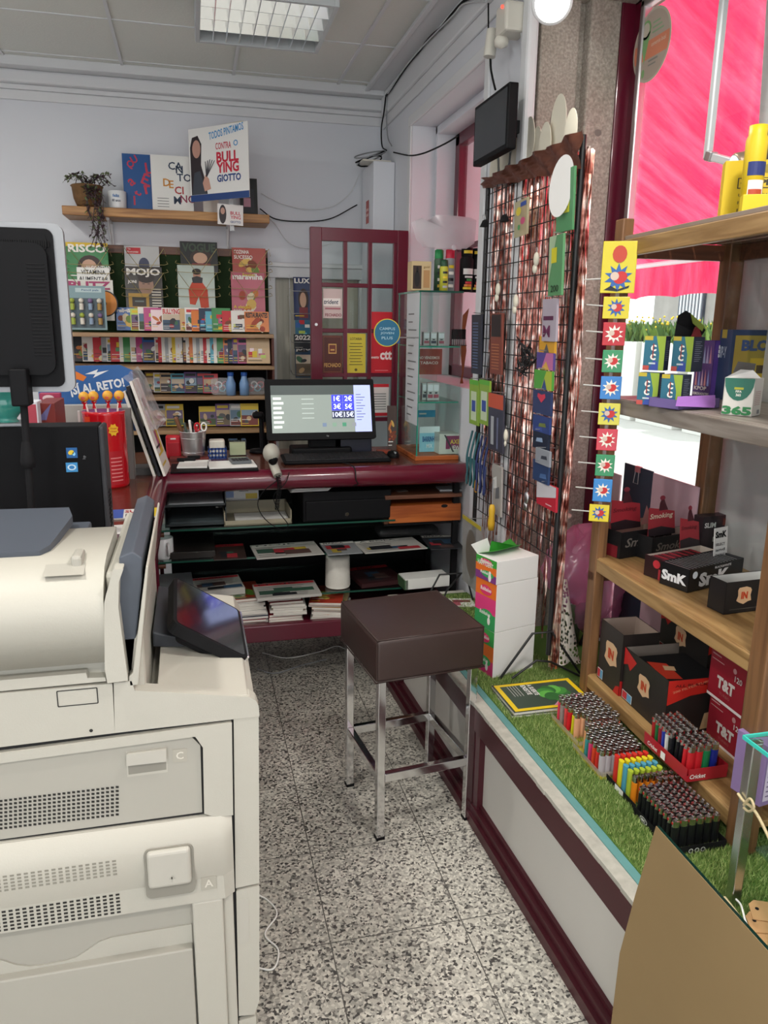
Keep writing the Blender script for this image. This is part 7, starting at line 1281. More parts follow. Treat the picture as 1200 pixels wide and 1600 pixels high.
m = MB(fr((X_, ym, p1.z), (p2-p1), (0, 0, 1))); m.box(0, .03, -.014, .014, -.012, .012, steel, .003); m.box(.033, .14, -.011, .011, -.011, .011, alu, .003); m.build('arm', cdt); q = at(1155, 262, X=X_-.03)
m = MB(fr(at(1155, 258, X=1.44), (-.2, -1, .0), (-.3, 0, 1))); m.lathe([(.0001, .012), (.030, .012), (.033, .006), (.030, -.03), (.018, -.045), (.0001, -.046)], mat('tan_metal', s2l('8f7d6a'), .4, .5), 24); hd = m.build('spot_head', cdt); m = MB(fr(at(1155, 258, X=1.44), (-.2, -1, .0), (-.3, 0, 1))); m.lathe([(.0001, .013), (.028, .0131)], mat('spot_glass', s2l('c4e4f4'), .2, emit=1.2), 24); m.build('lens', hd)
# ================================================================ WOODEN RACK ON THE PLINTH
RO = Vector((1.207, 2.135, PZ+.006)); RU = Vector((-math.sin(D(2.1)), -math.cos(D(2.1)), 0)); RM = fr(RO, RU, (0, 0, 1)); RW, RDp, RH = .84, .40, 1.49
rk = thing('wooden_rack', 'tall stained wooden shelf rack standing on the artificial grass', 'rack', RO)
for x0, x1, z0, z1, h, nm in ((0, .048, -.034, 0, RH, 1), (RW-.055, RW, -.045, 0, RH, 1), (0, .05, -RDp, -RDp+.05, RH, 0), (RW-.05, RW, -RDp, -RDp+.05, RH, 0)):
    m = MB(RM); m.box(x0, x1, 0, h, z0, z1, rackw, .003); m.build('upright', rk)
def board(y, t, nm, x0=.0, x1=RW, mt=rackwY, z0=-RDp, rail=True):
    m = MB(RM); m.box(x0+.004, x1-.004, y-t, y, z0+.002, -.008, mt, .002)
    if rail: m.box(x0+.048, x1-.055, y-.045, y-.002, -.020, -.002, mt, .003)
    m.build(nm, rk)
greyw = wood_mat('dusty_grey_board', s2l('6f665e'), s2l('8d857d'), 9, 'Y')
board(.085, .018, 'shelf'); board(.482, .018, 'shelf'); board(.985, .022, 'shelf', mt=greyw)
m = MB(RM); m.box(.048, RW-.055, 1.385, 1.43, -.022, -.002, rackwY, .003); m.box(0.05, RW-.05, 1.385, 1.43, -RDp, -RDp+.02, brownw, .003); m.box(.0, .02, 1.385, 1.43, -RDp, 0, brownw, .002); m.build('top_rail', rk)
gsl = mat('varnished_slat', s2l('8a7a6c'), .22, coat=.7)
for k in range(5): m = MB(RM); m.box(.02, RW-.01, 1.43, 1.442, -.078-.078*k, -.008-.078*k, gsl, .002); m.build('top_slat', rk)
m = MB(RM); m.box(0, .04, .40, .43, -RDp, 0, brownw, .002); m.build('side_rail', rk)
bbm = mat('backboard_white', s2l('c9c0c2'), .6)
m = MB(RM); m.ext([(.03, .0), (RW+.25, .0), (RW+.25, 2.1), (.28, 2.1), (.28, 1.60), (.19, 1.56), (.05, 1.41), (.05, .0)], -RDp-.03, -RDp-.02, bbm)
def ron(px, py, zl=0):
    v = Fw*FPX+Rt*(px-600)-Up*(py-800); inv = RM.inverted(); o = inv @ EYE; d = inv.to_3x3() @ v; t = (zl-o.z)/d.z; return o+d*t
S4 = PZ+.006+1.443
def up4(px, zl, S=None): v = RM @ ron(px, 300 if S is None else 560, zl); v.z = (S or S4)+.001; return v
# back board leaves the left strip of the window free
qa = ron(1150, 500, -RDp-.02); m = MB(RM); m.ext([(qa.x, .0), (RW+.5, .0), (RW+.5, 2.3), (ron(1180, 100, -RDp-.02).x, 2.3), (ron(1180, 282, -RDp-.02).x, ron(1180, 282, -RDp-.02).y), (ron(1167, 282, -RDp-.02).x, ron(1167, 290, -RDp-.02).y), (qa.x, ron(1150, 470, -RDp-.02).y)], -RDp-.03, -RDp-.02, bbm); o = m.build('display_backboard'); tag(o, 'large off-white board standing behind right half of the wooden rack', 'board')
# boards standing in the window beyond the rack
for i, (x0, y0, x1, y1, c, lb) in enumerate(((905, 722, 962, 835, 'c8b4b8', 'pale pinkish board leaning beside granite jamb behind the rack'), (966, 722, 1010, 840, '26303f', 'dark slate panel with steel clip standing behind the rack'), (1010, 738, 1082, 850, 'b79aa4', 'dusty pink board standing behind the cigarette paper boxes'))):
    a, b = at(x0, y1, X=1.54), at(x1, y1, X=1.54); h = at(x0, y0, X=1.54).z; m = MB(fr((1.54, a.y, PZ+.006), (0, -1, 0))); m.box(0, max(.05, a.y-b.y), 0, h-PZ, -.006, 0, ink(c), .001)
    if i == 1: w = a.y-b.y; m.tube([(w*.5-.01, h-PZ-.0, .002), (w*.5-.015, h-PZ-.06, .006), (w*.5+.015, h-PZ-.06, .006), (w*.5+.01, h-PZ, .002)], .0016, steel, 5); m.box(w*.5-.016, w*.5+.016, h-PZ-.02, h-PZ+.002, -.008, .004, ink('b96a72'), .001)
    tag(m.build('display_board'), lb, 'board')
def cbox(name, label, cat, cor, a, wl, wr, h, base, dl=None, dr=None, top=None, group=None, extra=None, lb=None):
    """box with its near upright edge at cor; left face wl long, right face wr long"""
    if isinstance(cor, Vector): p = cor
    else: px, py, Z = cor; p = at(px, py, Z=Z); p.z = Z+.001
    a = D(a); t = thing(name, label, cat, p, a, group)
    m = MB(); B_ = ink(base) if isinstance(base, str) else base; e = .0015
    if top == 'open':
        m.box(0, wr, 0, e, 0, h, B_); m.box(0, wr, wl-e, wl, 0, h, B_); m.box(0, e, 0, wl, 0, h, B_); m.box(wr-e, wr, 0, wl, 0, h, B_); m.box(0, wr, 0, wl, 0, e, B_); c_ = ink(lb or 'b9ada0'); m.box(e, wr-e, wl-e-.001, wl-e, e, h-.001, c_); m.box(e, e+.001, e, wl-e, e, h-.001, c_); m.box(wr-e-.001, wr-e, e, wl-e, e, h-.001, c_)
    else: m.box(0, wr, 0, wl, 0, h, B_, .001)
    m.build('carton', t, world=False)
    if dl: m = MB(fr((-.0004, wl, 0), (0, -1, 0))); dl(m, wl, h); m.build('side_print', t, world=False)
    if dr: m = MB(fr((0, -.0004, 0))); dr(m, wr, h); m.build('front_print', t, world=False)
    if extra: extra(t, wl, wr, h)
    return t
# ---- third shelf: card packs
S3 = PZ+.006+.985
def ngL(m, w, h):
    m.rect(0, 0, w*.75, h, ink('2f6a80'), .0004); m.poly([(w*.75, 0), (w, 0), (w, h), (w*.55, h), (w*.75, h*.5)], ink('8fa83a'), .0006); m.rect(0, h*.88, w*.4, h, ink('b9a83a'), .0008); m.rect(0, 0, w*.3, h*.14, ink('b9504a'), .0008); m.poly([(w*.3, 0), (w*.75, 0), (w*.7, h*.25), (w*.5, h*.3)], ink('3a4fa0'), .0008)
    m.text('C', w*.46, h*.56, w*.3, ink('ece9e2'), .0014, al='c', bold=3); m.text('C', w*.46, h*.3, w*.3, ink('ece9e2'), .0014, al='c', bold=3); m.rect(w*.42, h*.36, w*.48, h*.78, ink('8a3a3a'), .0018); m.rect(w*.28, h*.18, w*.6, h*.23, ink('c4d0d4'), .0014)
def ngR(m, w, h):
    for k in range(11): m.rect(w*.15, h*(.3+.055*k), w*(.6+.1*(k % 3)), h*(.315+.055*k), ink('8d94a4'), .0006)
cbox('card_pack_box', 'blue and green card pack box, bottom left of four on the third shelf', 'box', (1026, 634, S3), 40, .055, .045, .085, '1d2740', ngL, ngR, group='blue green card pack boxes')
cbox('card_pack_box', 'blue and green card pack box, bottom right of four, behind lilac tray', 'box', (1062, 639, S3), 32, .055, .055, .085, '1d2740', ngL, ngR, group='blue green card pack boxes')
cbox('card_pack_box', 'blue and green card pack box, top left of four on the third shelf', 'box', (1036, 580, S3+.088), 36, .058, .035, .092, '1d2740', ngL, ngR, group='blue green card pack boxes')
def lidflap(t, wl, wr, h):
    m = MB(); m.add([(.0, wl, h), (.005, wl, h+.035), (-.008, wl-.01, h+.055), (.012, wl-.02, h+.068), (.04, wl-.02, h+.06), (wr+.04, wl*.4, h+.018), (wr+.01, wl*.3, h)], [(0, 1, 2, 3, 4, 5, 6)], blackm); m.add([(.03, wl-.023, h+.062), (wr+.025, wl*.4-.004, h+.028), (wr+.012, wl*.3, h+.014), (.035, wl-.03, h+.035)], [(0, 1, 2, 3)], ink('7f8f3a')); m.add([(-.0, .01, h), (.015, .01, h+.025), (.07, .03, h+.03), (wr, .01, h)], [(0, 1, 2, 3)], ink('8a2a30')); m.build('lid_flap', t, world=False)
cbox('card_pack_box', 'blue and green card pack box, top right one with torn open black lid', 'box', (1079, 582, S3+.088), 26, .058, .058, .092, '1d2740', ngL, ngR, group='blue green card pack boxes', extra=lidflap)
def kL(m, w, h):
    rr = random.Random(2); m.rect(0, 0, w, h, ink('584078'), .0004)
    for k in range(5): m.poly([(w*(.1+.17*k), h*.2), (w*(.14+.17*k), h*.5), (w*(.22+.17*k), h*.2)], ink(['c98a8a', '8a9ad0', 'd0b0c0'][k % 3]), .0008); m.poly([(w*(.1+.17*k), h*.6), (w*(.15+.17*k), h*.92), (w*(.24+.17*k), h*.6)], ink(['a9a0c4', 'b07a8a', '9aa8c9'][k % 3]), .0008)
    m.text('KPOP', w*.1, h*.12, h*.07, ink('ece9e2'), .0012, w=w*.7); m.text('DEMON HUNTERS', w*.05, h*.03, h*.05, ink('ece9e2'), .0012, w=w*.9)
def kR(m, w, h):
    for k, s in enumerate(('KPOP', 'DEMON', 'HUNTERS')): m.text(s, w*.5, h*(.86-.075*k), h*.06, ink('ece9e2'), .0012, w=w*.72, al='c', bold=3)
    for k in range(3): y = h*(.48-.2*k); m.poly([(w*.2, y), (w*.82, y+h*.02), (w*.80, y+h*.16), (w*.24, y+h*.14)], ink('c9c4dc'), .0008); m.poly([(w*.26, y+h*.02), (w*.76, y+h*.035), (w*.74, y+h*.13), (w*.29, y+h*.12)], ink(['2f5a6a', '4a2a5a', '1d1f34'][k]), .0010)
cbox('trading_card_box', 'tall purple trading card box with white title on the third shelf', 'box', (1108, 622, S3+.003), 8, .07, .10, .165, '5a3f8f', kL, kR, top='open', lb='3a2f5a')
t = cbox('lilac_tray', 'low lilac card tray with folded flap in front of card boxes', 'tray', (1060, 641, S3), 14, .10, .15, .024, '6f5f96', None, None, top='open', lb='8a6aa0')
m = MB(); m.add([(-.01, -.002, .034), (.125, -.004, .034), (.110, -.02, .012), (.10, -.026, .004), (-.03, -.016, .012)], [(0, 4, 3, 2, 1)], ink('a873c4')); m.build('flap', t, world=False)
def w365L(m, w, h):
    m.poly([(w*.02, h)]+[(w*(.5-.48*math.cos(a*PI/10)), h*(.95-.55*math.sin(a*PI/10))) for a in range(11)]+[(w*.98, h)], ink('2f6a5a'), .0004); m.rect(w*.35, h*.7, w*.65, h*.76, ink('a8a83a'), .001); m.text('FIFA', w*.5, h*.62, h*.06, ink('ece9e2'), .001, al='c'); m.text('365', w*.5, h*.52, h*.07, ink('ece9e2'), .001, al='c'); m.text('365', w*.02, h*.02, h*.24, ink('2f7a4a'), .001, w=w*.96, bold=3)
def w365R(m, w, h):
    for k in range(8): m.rect(w*.1, h*(.3+.05*k), w*.75, h*(.31+.05*k), ink('a0444a'), .0006)
    m.rect(w*.5, h*.05, w*.8, h*.16, ink('77797c'), .0006)
t = cbox('sticker_box', 'torn open white and green box with 365 lettering on third shelf', 'box', (1174, 652, S3), 35, .07, .065, .088, 'cfcdc6', w365L, w365R, top='open', lb='dfe0dc')
m = MB(); m.add([(0, .07, .088), (.01, .04, .108), (.04, .02, .106), (.04, 0, .088)], [(0, 1, 2, 3)], card); m.add([(.02, .06, .10), (.05, .06, .125), (.09, .03, .12), (.05, .02, .10)], [(0, 1, 2, 3)], ink('5a5856')); m.build('torn_flap', t, world=False)
def bigblue(m, w, h): m.text('BIP-Y', w*.1, h*.6, h*.16, ink('a9b4c4'), .001, w=w*.6); m.rect(w*.2, h*.88, w*.6, h*1., ink('9a8a3a'), .0006)
def bigyel(m, w, h): m.rect(w*.05, h*.1, w*.9, h*.92, ink('a08a3a'), .0004); m.text('BLOKY', w*.15, h*.7, h*.16, ink('3a4f7a'), .001, w=w*.7, bold=3); m.rect(w*.3, h*.3, w*.8, h*.6, ink('c9a72c'), .0008); m.rect(w*.4, h*.38, w*.7, h*.5, ink('4a3a2a'), .001)
cbox('toy_box', 'large dark blue toy box with yellow front at back of third shelf', 'box', up4(1140, -.30, S3), 3, .05, .24, .20, '2c3c5c', bigblue, bigyel)
# ---- top shelf: yellow boxes
S4 = PZ+.006+1.443
def cl1(m, w, h):
    m.rect(w*.25, h*.55, w*1.0, h*.72, ink('2c2a1a'), .0004); m.rect(w*.27, h*.565, w*.98, h*.705, ink('cfb21a'), .0006); m.text('CLIPPER', w*.3, h*.59, h*.10, ink('2c2a1a'), .001, w=w*.66, bold=3)
    for k, s in enumerate(('UNIVERSAL', 'PIEDRAS DE', 'PIEDRA 1')): m.text(s, w*.28, h*(.42-.12*k), h*.05, ink('6a5f1a'), .001, w=w*.6)
    m.rect(w*.25, h*.02, w*.95, h*.12, ink('2c2f6a'), .0006); m.poly(ell(h*.07, h*.07, 16, w*.75, h*.86), ink('8a7a1a'), .0006)
cbox('lighter_box', 'upright yellow lighter box with framed CLIPPER lettering on top shelf', 'box', up4(1129, -.10), -28, .045, .13, .145, 'cfb21a', None, cl1)
cbox('flint_box', 'low yellow counter box with red edge in front on top shelf', 'box', up4(1162, -.06), -28, .045, .12, .045, 'd8bd1a', None, lambda m, w, h: (m.rect(0, 0, w, h*.14, ink('8a2a1a'), .0006), m.rect(w*.5, h*.3, w*.95, h*.75, ink('2c2a1a'), .0006), m.rect(w*.52, h*.34, w*.93, h*.71, ink('d8bd1a'), .0008), m.text('CLIPPER', w*.54, h*.4, h*.25, ink('2c2a1a'), .001, w=w*.38)))
q = ron(1193, 270, -.13); t = thing('gas_canister', 'yellow gas canister with dark label standing on top shelf', 'canister', RM @ Vector((q.x, 1.443, -.13))); Mq = T(*(RM @ Vector((q.x+.005, 1.443, -.10)))); m = MB(Mq); m.lathe([(.0001, 0), (.024, 0), (.024, .17), (.02, .18), (.02, .20), (.0001, .202)], ink('cfb21a'), 20); m.build('can', t); m = MB(Mq); on_cyl(m, D(200), D(330), .09, .12, ink('24306a'), .0246); on_cyl(m, D(210), D(300), .03, .08, ink('dfe0dc'), .0246); on_cyl(m, D(215), D(290), .04, .06, ink('a8432a'), .025); m.build('label_print', t)
cbox('dark_box', 'dark brown box at right end of the top shelf behind canister', 'box', up4(1187, -.22), -20, .04, .14, .23, '2a2024')
# ---- second shelf: rolling paper boxes
S2 = PZ+.006+.482
def smo(m, w, h): m.text('Smoking', w*.08, h*.3, h*.45, ink('77706a'), .001, w=w*.8, it=.25); m.rect(w*.4, h*.05, w*.6, h*.28, ink('a8323a'), .0008)
def flapfig(t, w, h0, x0, y0, hh, c='a8303a', txt=True, ang=0):
    m = MB(T(x0, y0, h0) @ RZ(ang) @ RX(D(80))); m.ext([(0, 0), (w, 0), (w*1.02, hh*.55), (w*.62, hh*.62), (w*.1, hh*.7)], -.001, 0, ink(c)); m.poly([(w*.02, 0), (w, 0), (w, hh*.12), (w*.5, hh*.22), (w*.02, hh*.18)], ink('2a2024'), .0006)
    m.poly(ell(w*.10, hh*.06, 12, w*.6, hh*.9), ink('8a2a3a'), .0004); m.ext([(w*.45, hh*.6), (w*.5, hh*.78), (w*.56, hh*.86), (w*.66, hh*.86), (w*.7, hh*.76), (w*.78, hh*.6)], -.001, .0004, ink('4a1c26'))
    if txt: m.text('Smoking', w*.1, hh*.38, hh*.16, ink('e8d8c0'), .001, w=w*.85, it=.25)
    else: m.text('Smoking', w*.1, hh*.38, hh*.12, ink('6a2028'), .001, w=w*.8, it=.25)
    m.build('display_flap', t, world=False)
cbox('paper_box', 'black rolling paper box with red flap, leftmost on second shelf', 'box', (968, 874, S2), 14, .12, .22, .085, '1a1a1c', lambda m, w, h: m.rect(w*.1, 0, w*.9, h*.45, ink('7a1f28'), .0006), smo, top='open', lb='c9b4a4', extra=lambda t, wl, wr, h: (flapfig(t, .13, h*.9, .005, wl*.45, .14, txt=False), (lambda m: (m.add([(.13, wl*.4, h), (.20, wl*.5, h), (.16, wl*.5, h+.06)], [(0, 1, 2)], ink('b98a84')), m.build('inner_flap', t, world=False)))(MB())))
cbox('paper_box', 'black open paper box behind, with red Smoking flap standing up', 'box', up4(1048, -.15, S2), 14, .07, .20, .075, '1a1a1c', None, smo, top='open', lb='b9aaa0', extra=lambda t, wl, wr, h: flapfig(t, .12, h*.9, .015, wl*.5, .13))
cbox('paper_box', 'black paper box with red end and red packs, left of SmK box', 'box', (1043, 912, S2), 14, .09, .23, .062, '1a1a1c', lambda m, w, h: (m.rect(0, 0, w, h, ink('2a1416'), .0004), m.poly(ell(w*.15, h*.2, 14, w*.5, h*.7), ink('b9303a'), .0008), m.rect(w*.6, 0, w, h*.5, ink('a8303a'), .0008)), None, top='open', lb='d0c4b8', extra=lambda t, wl, wr, h: (flapfig(t, .085, h, wr-.09, wl, .13, txt=False), [(lambda m: (m.box(.01+.014*k, .02+.014*k, .01, wl-.01, .01, h*.95, ink('8a2a30' if k % 2 else '2a1a1c'), .0, RY(0)), m.build('paper_pack', t, world=False)))(MB()) for k in range(12)]))
def smkL(m, w, h): m.text('SmK', w*.06, h*.25, h*.45, ink('dfe0e2'), .001, w=w*.88, bold=3)
def smkR(m, w, h): m.poly(ell(h*.16, h*.16, 18, w*.1, h*.72), ink('dfe8ee'), .0008); m.text('SmK', w*.18, h*.14, h*.62, ink('dfe0e2'), .001, w=w*.55, bold=3); m.text('BLACK&WHITE', w*.45, h*.82, h*.1, ink('dfe0e2'), .0014, w=w*.3); m.text('ROLLS', w*.45, h*.04, h*.07, ink('8a8d90'), .001, w=w*.2)
def smkx(t, wl, wr, h):
    for k in range(16): m = MB(); m.box(.008+k*(wr-.02)/16, .008+k*(wr-.02)/16+.009, .006, wl-.006, .008, h*.97, blackm); m.box(.008+k*(wr-.02)/16, .008+k*(wr-.02)/16+.002, .006, wl-.006, h*.97, h*.98, ink('8a8d90')); m.build('paper_pack', t, world=False)
    m = MB(T(wr-.055, wl*.6, h*.6) @ RX(D(85))); m.box(0, .06, 0, .105, -.002, 0, card); m.text('SmK', .004, .075, .02, blackm, .001, w=.05, bold=3)
    for k in range(3): m.text(('SELECT', 'and', 'ENJOY IT')[k], .006, .052-.016*k, .008, ink('3a3a3c'), .001, w=.042)
    m.build('display_card', t, world=False)
cbox('paper_box', 'black and white SmK rolling paper box in front on second shelf', 'box', (1074, 927, S2), 17, .095, .235, .066, '17181a', smkL, smkR, top='open', lb='3a3a3c', extra=smkx)
cbox('slim_card_box', 'dark SLIM card box with red strip at back of second shelf', 'box', up4(1128, -.33, S2), 8, .04, .13, .13, '2a1f24', None, lambda m, w, h: (m.text('SLIM', w*.05, h*.72, h*.13, ink('dfe0dc'), .001, w=w*.35, bold=2), m.text('DARK', w*.35, h*.36, h*.12, ink('c9c6c0'), .001, w=w*.5), m.rect(w*.62, h*.75, w*.85, h*.92, ink('7a3a2a'), .0006), m.rect(w*.5, 0, w, h*.3, ink('8a2a30'), .0004)))
def inlogo(m, x, y, s):
    m.poly([(x-s*.5, y+s*.35), (x-s*.42, y+s*.5), (x+s*.1, y+s*.55), (x+s*.42, y+s*.45), (x+s*.52, y+s*.3), (x+s*.46, y), (x+s*.55, y-s*.35), (x+s*.3, y-s*.4), (x, y-s*.55), (x-s*.35, y-s*.42), (x-s*.55, y-s*.3), (x-s*.45, y)], ink('d0ac86'), .0008); m.text('IN', x-s*.24, y-s*.22, s*.46, ink('b9401f'), .0014, w=s*.48, bold=3)
cbox('tube_box', 'black IN filter tube box at right end of second shelf', 'box', (1130, 961, S2), 4, .06, .16, .085, '1a191b', None, lambda m, w, h: (inlogo(m, w*.36, h*.55, h*.5), m.rect(w*.1, h*.12, w*.8, h*.14, ink('55504a'), .0006)), top='open', lb='dfe0dc')
# ---- bottom shelf: IN and T&T boxes
S1 = PZ+.006+.085
def inL(tri=True, sx=.5):
    def f(m, w, h):
        inlogo(m, w*sx, h*.55, h*.36)
        if tri: m.poly([(0, h), (w*.3, h*.86), (w*.16, h*.62), (w*.1, h*.72), (0, h*.66)], ink('b9201f'), .0006)
        m.rect(w*.02, h*.02, w*.26, h*.18, ink('dfe0dc'), .0008); m.rect(w*.03, h*.03, w*.14, h*.17, ink('b9303a'), .0012); m.rect(w*.14, h*.03, w*.25, h*.17, ink('5a9ac0'), .0012)
        m.poly([(w, 0), (w*.75, 0), (w*.85, h*.12), (w, h*.16)], ink('b9201f'), .0006)
    return f
def inR(m, w, h): m.poly([(0, h), (w, h), (w*.75, h*.75), (w*.35, h*.7), (0, h*.55)], ink('c8281f'), .0006); m.text('ALL BLACK', w*.1, h*.87, h*.05, ink('5a1410'), .001, w=w*.5); m.text('200 FILTER TUBES', w*.08, h*.76, h*.04, ink('e08a6a'), .001, w=w*.6, rot=.25); m.poly([(w*.55, h*.05), (w*.9, h*.1), (w*.9, h*.4), (w*.6, h*.35)], ink('c9a87f'), .0006)
def inx(t, wl, wr, h): m = MB(); m.box(.01, wr-.01, .01, wl-.03, h*.8, h*.88, blackm, .002); m.add([(.02, .05, h*.885), (.07, .04, h*.885), (.08, wl*.6, h*.885), (.03, wl*.7, h*.885)], [(0, 1, 2, 3)], ink('c23a28')); m.add([(.05, .10, h*.89), (.08, .09, h*.89), (.09, wl*.5, h*.89), (.06, wl*.55, h*.89)], [(0, 1, 2, 3)], ink('d0ac86')); m.build('contents', t, world=False)
cbox('tube_box', 'large black IN box with red corners in front on bottom shelf', 'box', (1036, 1150, S1), -2, .235, .20, .165, '24211f', inL(), inR, top='open', lb='8a8078', extra=inx)
cbox('tube_box', 'black IN box half hidden behind left upright of the rack', 'box', (966, 1088, S1), -2, .14, .12, .20, '2a2422', inL(False, .55), lambda m, w, h: m.poly([(0, 0), (w*.5, 0), (w*.3, h*.2), (0, h*.25)], ink('a8201f'), .0006), top='open', lb='a89488')
def inx2(t, wl, wr, h): m = MB(); m.add([(0, 0, h), (0, wl, h), (-.02, wl, h+.07), (-.02, .0, h+.05)], [(0, 1, 2, 3)], ink('4a4240')); m.build('lid', t, world=False)
t = cbox('tube_box', 'black IN box resting on top of the front IN box, upper one', 'box', (1101, 1067, S1+.10), -2, .25, .14, .155, '24211f', inL(True, .45), inR, top=None, extra=inx2)
def ttL(m, w, h):
    m.text('T&T', w*.5, h*.28, h*.25, ink('c9c4be'), .001, w=w*.5, al='c', bold=3); m.text('120', w*.72, h*.62, h*.12, ink('c9c4be'), .001, w=w*.2); m.rect(w*.05, h*.9, w*.3, h*.93, ink('b98a8a'), .0006); m.rect(w*.05, h*.8, w*.4, h*.82, ink('b98a8a'), .0006); m.poly(ell(w*.05, w*.05, 14, w*.7, h*.82), ink('b98a8a'), .0006); m.rect(0, 0, w, h*.06, ink('dfd8d4'), .0006); m.text('TURBO', w*.35, h*.16, h*.06, ink('a85a5a'), .001, w=w*.3)
red_ = '8f1f2e'
cbox('cigarette_tube_box', 'dark red T&T box with 120, lower of two on bottom shelf', 'box', (1157, 1196, S1), -3, .155, .10, .125, red_, ttL, None, group='red T and T boxes')
cbox('cigarette_tube_box', 'dark red T&T box with 120, open at top, upper of two', 'box', (1158, 1124, S1+.127), -3, .15, .10, .135, red_, ttL, None, top='open', lb='c4c0c4', group='red T and T boxes')
# ---- clip strip of sweets hanging by the left upright
cs = thing('clip_strip', 'hanging plastic clip strip with white hooks beside the rack upright', 'clip strip', at(955, 600, X=1.22)); XS_ = 1.165
pts = [(at(968, 400, X=XS_)), (at(925, 810, X=XS_))]; m = MB(); a, b = pts; yb = (a.y+b.y)/2+.0; m.box(XS_+.012, XS_+.015, yb-.008, yb+.008, b.z, a.z+.01, sheer_mat('clip_plastic', (.8, .8, .8), .5)); m.build('strip', cs)
cols = ['d0c02a', 'd0c02a', 'b9303a', '2f8a5a', '2f7ac0', 'd0c84a', 'c83a4a', '2f8a5a', '2f80c4', 'd8c42a']
ysx = [(940, 988, 376, 458), (943, 980, 462, 498), (942, 974, 502, 540), (941, 970, 545, 582), (938, 968, 586, 624), (935, 966, 628, 664), (932, 962, 668, 704), (930, 958, 708, 744), (926, 954, 746, 784), (920, 950, 786, 815)]
CNn = {'d0c02a': 'yellow', 'b9303a': 'red', '2f8a5a': 'green', '2f7ac0': 'blue', 'd0c84a': 'pale yellow', 'c83a4a': 'pinkish red', '2f80c4': 'bright blue', 'd8c42a': 'golden yellow'}
for i, (x0, x1, y0, y1) in enumerate(ysx):
    q0, q1 = at((x0+x1)/2, y1, X=XS_), at((x0+x1)/2, y0, X=XS_); w = (x1-x0)/1198*2.36*.98; h = q1.z-q0.z-.003
    o = thing('sweet_packet', ['tall top yellow', 'yellow', 'red', 'green', 'blue', 'pale yellow', 'pinkish red', 'green', 'bright blue', 'lowest yellow'][i]+' sweet packet on clip strip, '+['topmost', 'just below the tall one', 'below the yellow ones', 'between red and blue in upper half', 'middle of the strip', 'below the blue one', 'between pale yellow and lower green', 'in lower half', 'last but one', 'at the bottom end'][i], 'sweet packet', q0, 0, 'sweet packets on the clip strip')
    M = fr(q0+Vector((-w*.5*.9, w*.5*.45, 0)), (.9, -.45, 0), (0, 0, 1)); m = MB(M); m.box(0, w, 0, h, -.004, .0, ink(cols[i], .25), .0015); m.build('packet', o); m = MB(M); c_ = (w*.5, h*(.5 if i else .3)); s = min(w, h)*.42
    m.poly([(c_[0]+s*(1 if k % 2 else .55)*math.cos(k*PI/10), c_[1]+s*(1 if k % 2 else .55)*math.sin(k*PI/10)) for k in range(20)], ink('e8e4d8' if i not in (0, 1, 5, 9) else '2f5fa0'), .0012); m.poly(ell(s*.5, s*.42, 14, c_[0]+s*.15, c_[1], .5), ink('c02a2a'), .0016); m.poly(ell(s*.3, s*.3, 12, c_[0]-s*.25, c_[1]+s*.1), ink('cdb7a8'), .002)
    if i == 0: m.text('SWEET', w*.15, h*.06, h*.08, ink('1d1f24'), .0012, w=w*.7, bold=3) if False else m.poly([(w*.1, h*.06), (w*.3, h*.14), (w*.5, h*.07), (w*.85, h*.15), (w*.82, h*.1), (w*.5, h*.03)], ink('1d1f24'), .0012); m.poly(ell(s*.5, s*.6, 14, c_[0], h*.75), ink('b9402a'), .0014)
    m.build('packet_print', o)
    m = MB(); hk = at(x0-26, (y0+y1)/2-4 if i else 437, X=XS_-.0); hq = Vector((XS_+.01, q0.y, (q0.z+q1.z)/2 if i else q0.z+h*.3)); m.cyl(hq, hk, .0022, paper, n=6); m.build('hook', cs)
# ================================================================ LIGHTERS
mtop = mat('lighter_metal', (.62, .60, .58), .22, 1); drk = mat('lighter_dark', (.02, .02, .02), .4)
def lighter_proto(col, style='ring', H=.078):
    """one lighter with its parts: body, metal top"""
    m = MB(); bh = H*.76; m.ext(ell(.0062, .0105 if style != 'round' else .0075, 12), 0, bh, ink(col, .2) if isinstance(col, str) else col); body = m.build('lighter'); 
    m = MB()
    if style == 'ring': m.ext(ell(.0066, .0092, 12), bh, bh+.010, mtop); m.tube([(.0062*math.cos(a*PI/5), .0088*math.sin(a*PI/5), H) for a in range(10)], .0016, mtop, 4, True); m.box(-.0025, .0025, -.004, .004, bh+.01, H-.001, drk); m.ext(ell(.006, .0085, 10), bh+.010, H-.004, mtop)
    elif style == 'wheel': m.ext(ell(.0062, .010, 12), bh, H-.004, mtop); m.cyl((-.004, -.003, H-.002), (.004, -.003, H-.002), .0042, mtop, n=8); m.box(-.0022, .0022, .0035, .0105, H-.012, H-.007, mat('lighter_red', s2l('b01a20'), .3))
    else: m.ext(ell(.0064, .0098, 10), bh, H-.002, ink(col, .3))
    m.build('metal_top' if style != 'cap' else 'coloured_cap', body, world=False); body['category'] = 'lighter'; return body
protos = {}
def put(col, style, M, label, group, H=.078):
    k = (col if isinstance(col, str) else col.name, style)
    if k not in protos: o = lighter_proto(col, style, H); protos[k] = o; place(o, M)
    else: o = dup(protos[k], M)
    o['label'] = label; o['group'] = group; return o
clearm = mat('clear_lighter', s2l('b9aea8'), .15, trans=.5); Zl = PZ+.008
rl_ = random.Random(12)
lc1 = ['e0465a', None, 'd84a4a', 'c8202a', 'd8d02a', 'd8a07a', None, 'd85a4a']; nm1 = ['pink', 'clear', 'coral', 'red', 'yellow', 'peach', 'smoky', 'orange red']
cln = mat('smoky_lighter', s2l('8d8a8c'), .15, trans=.4)
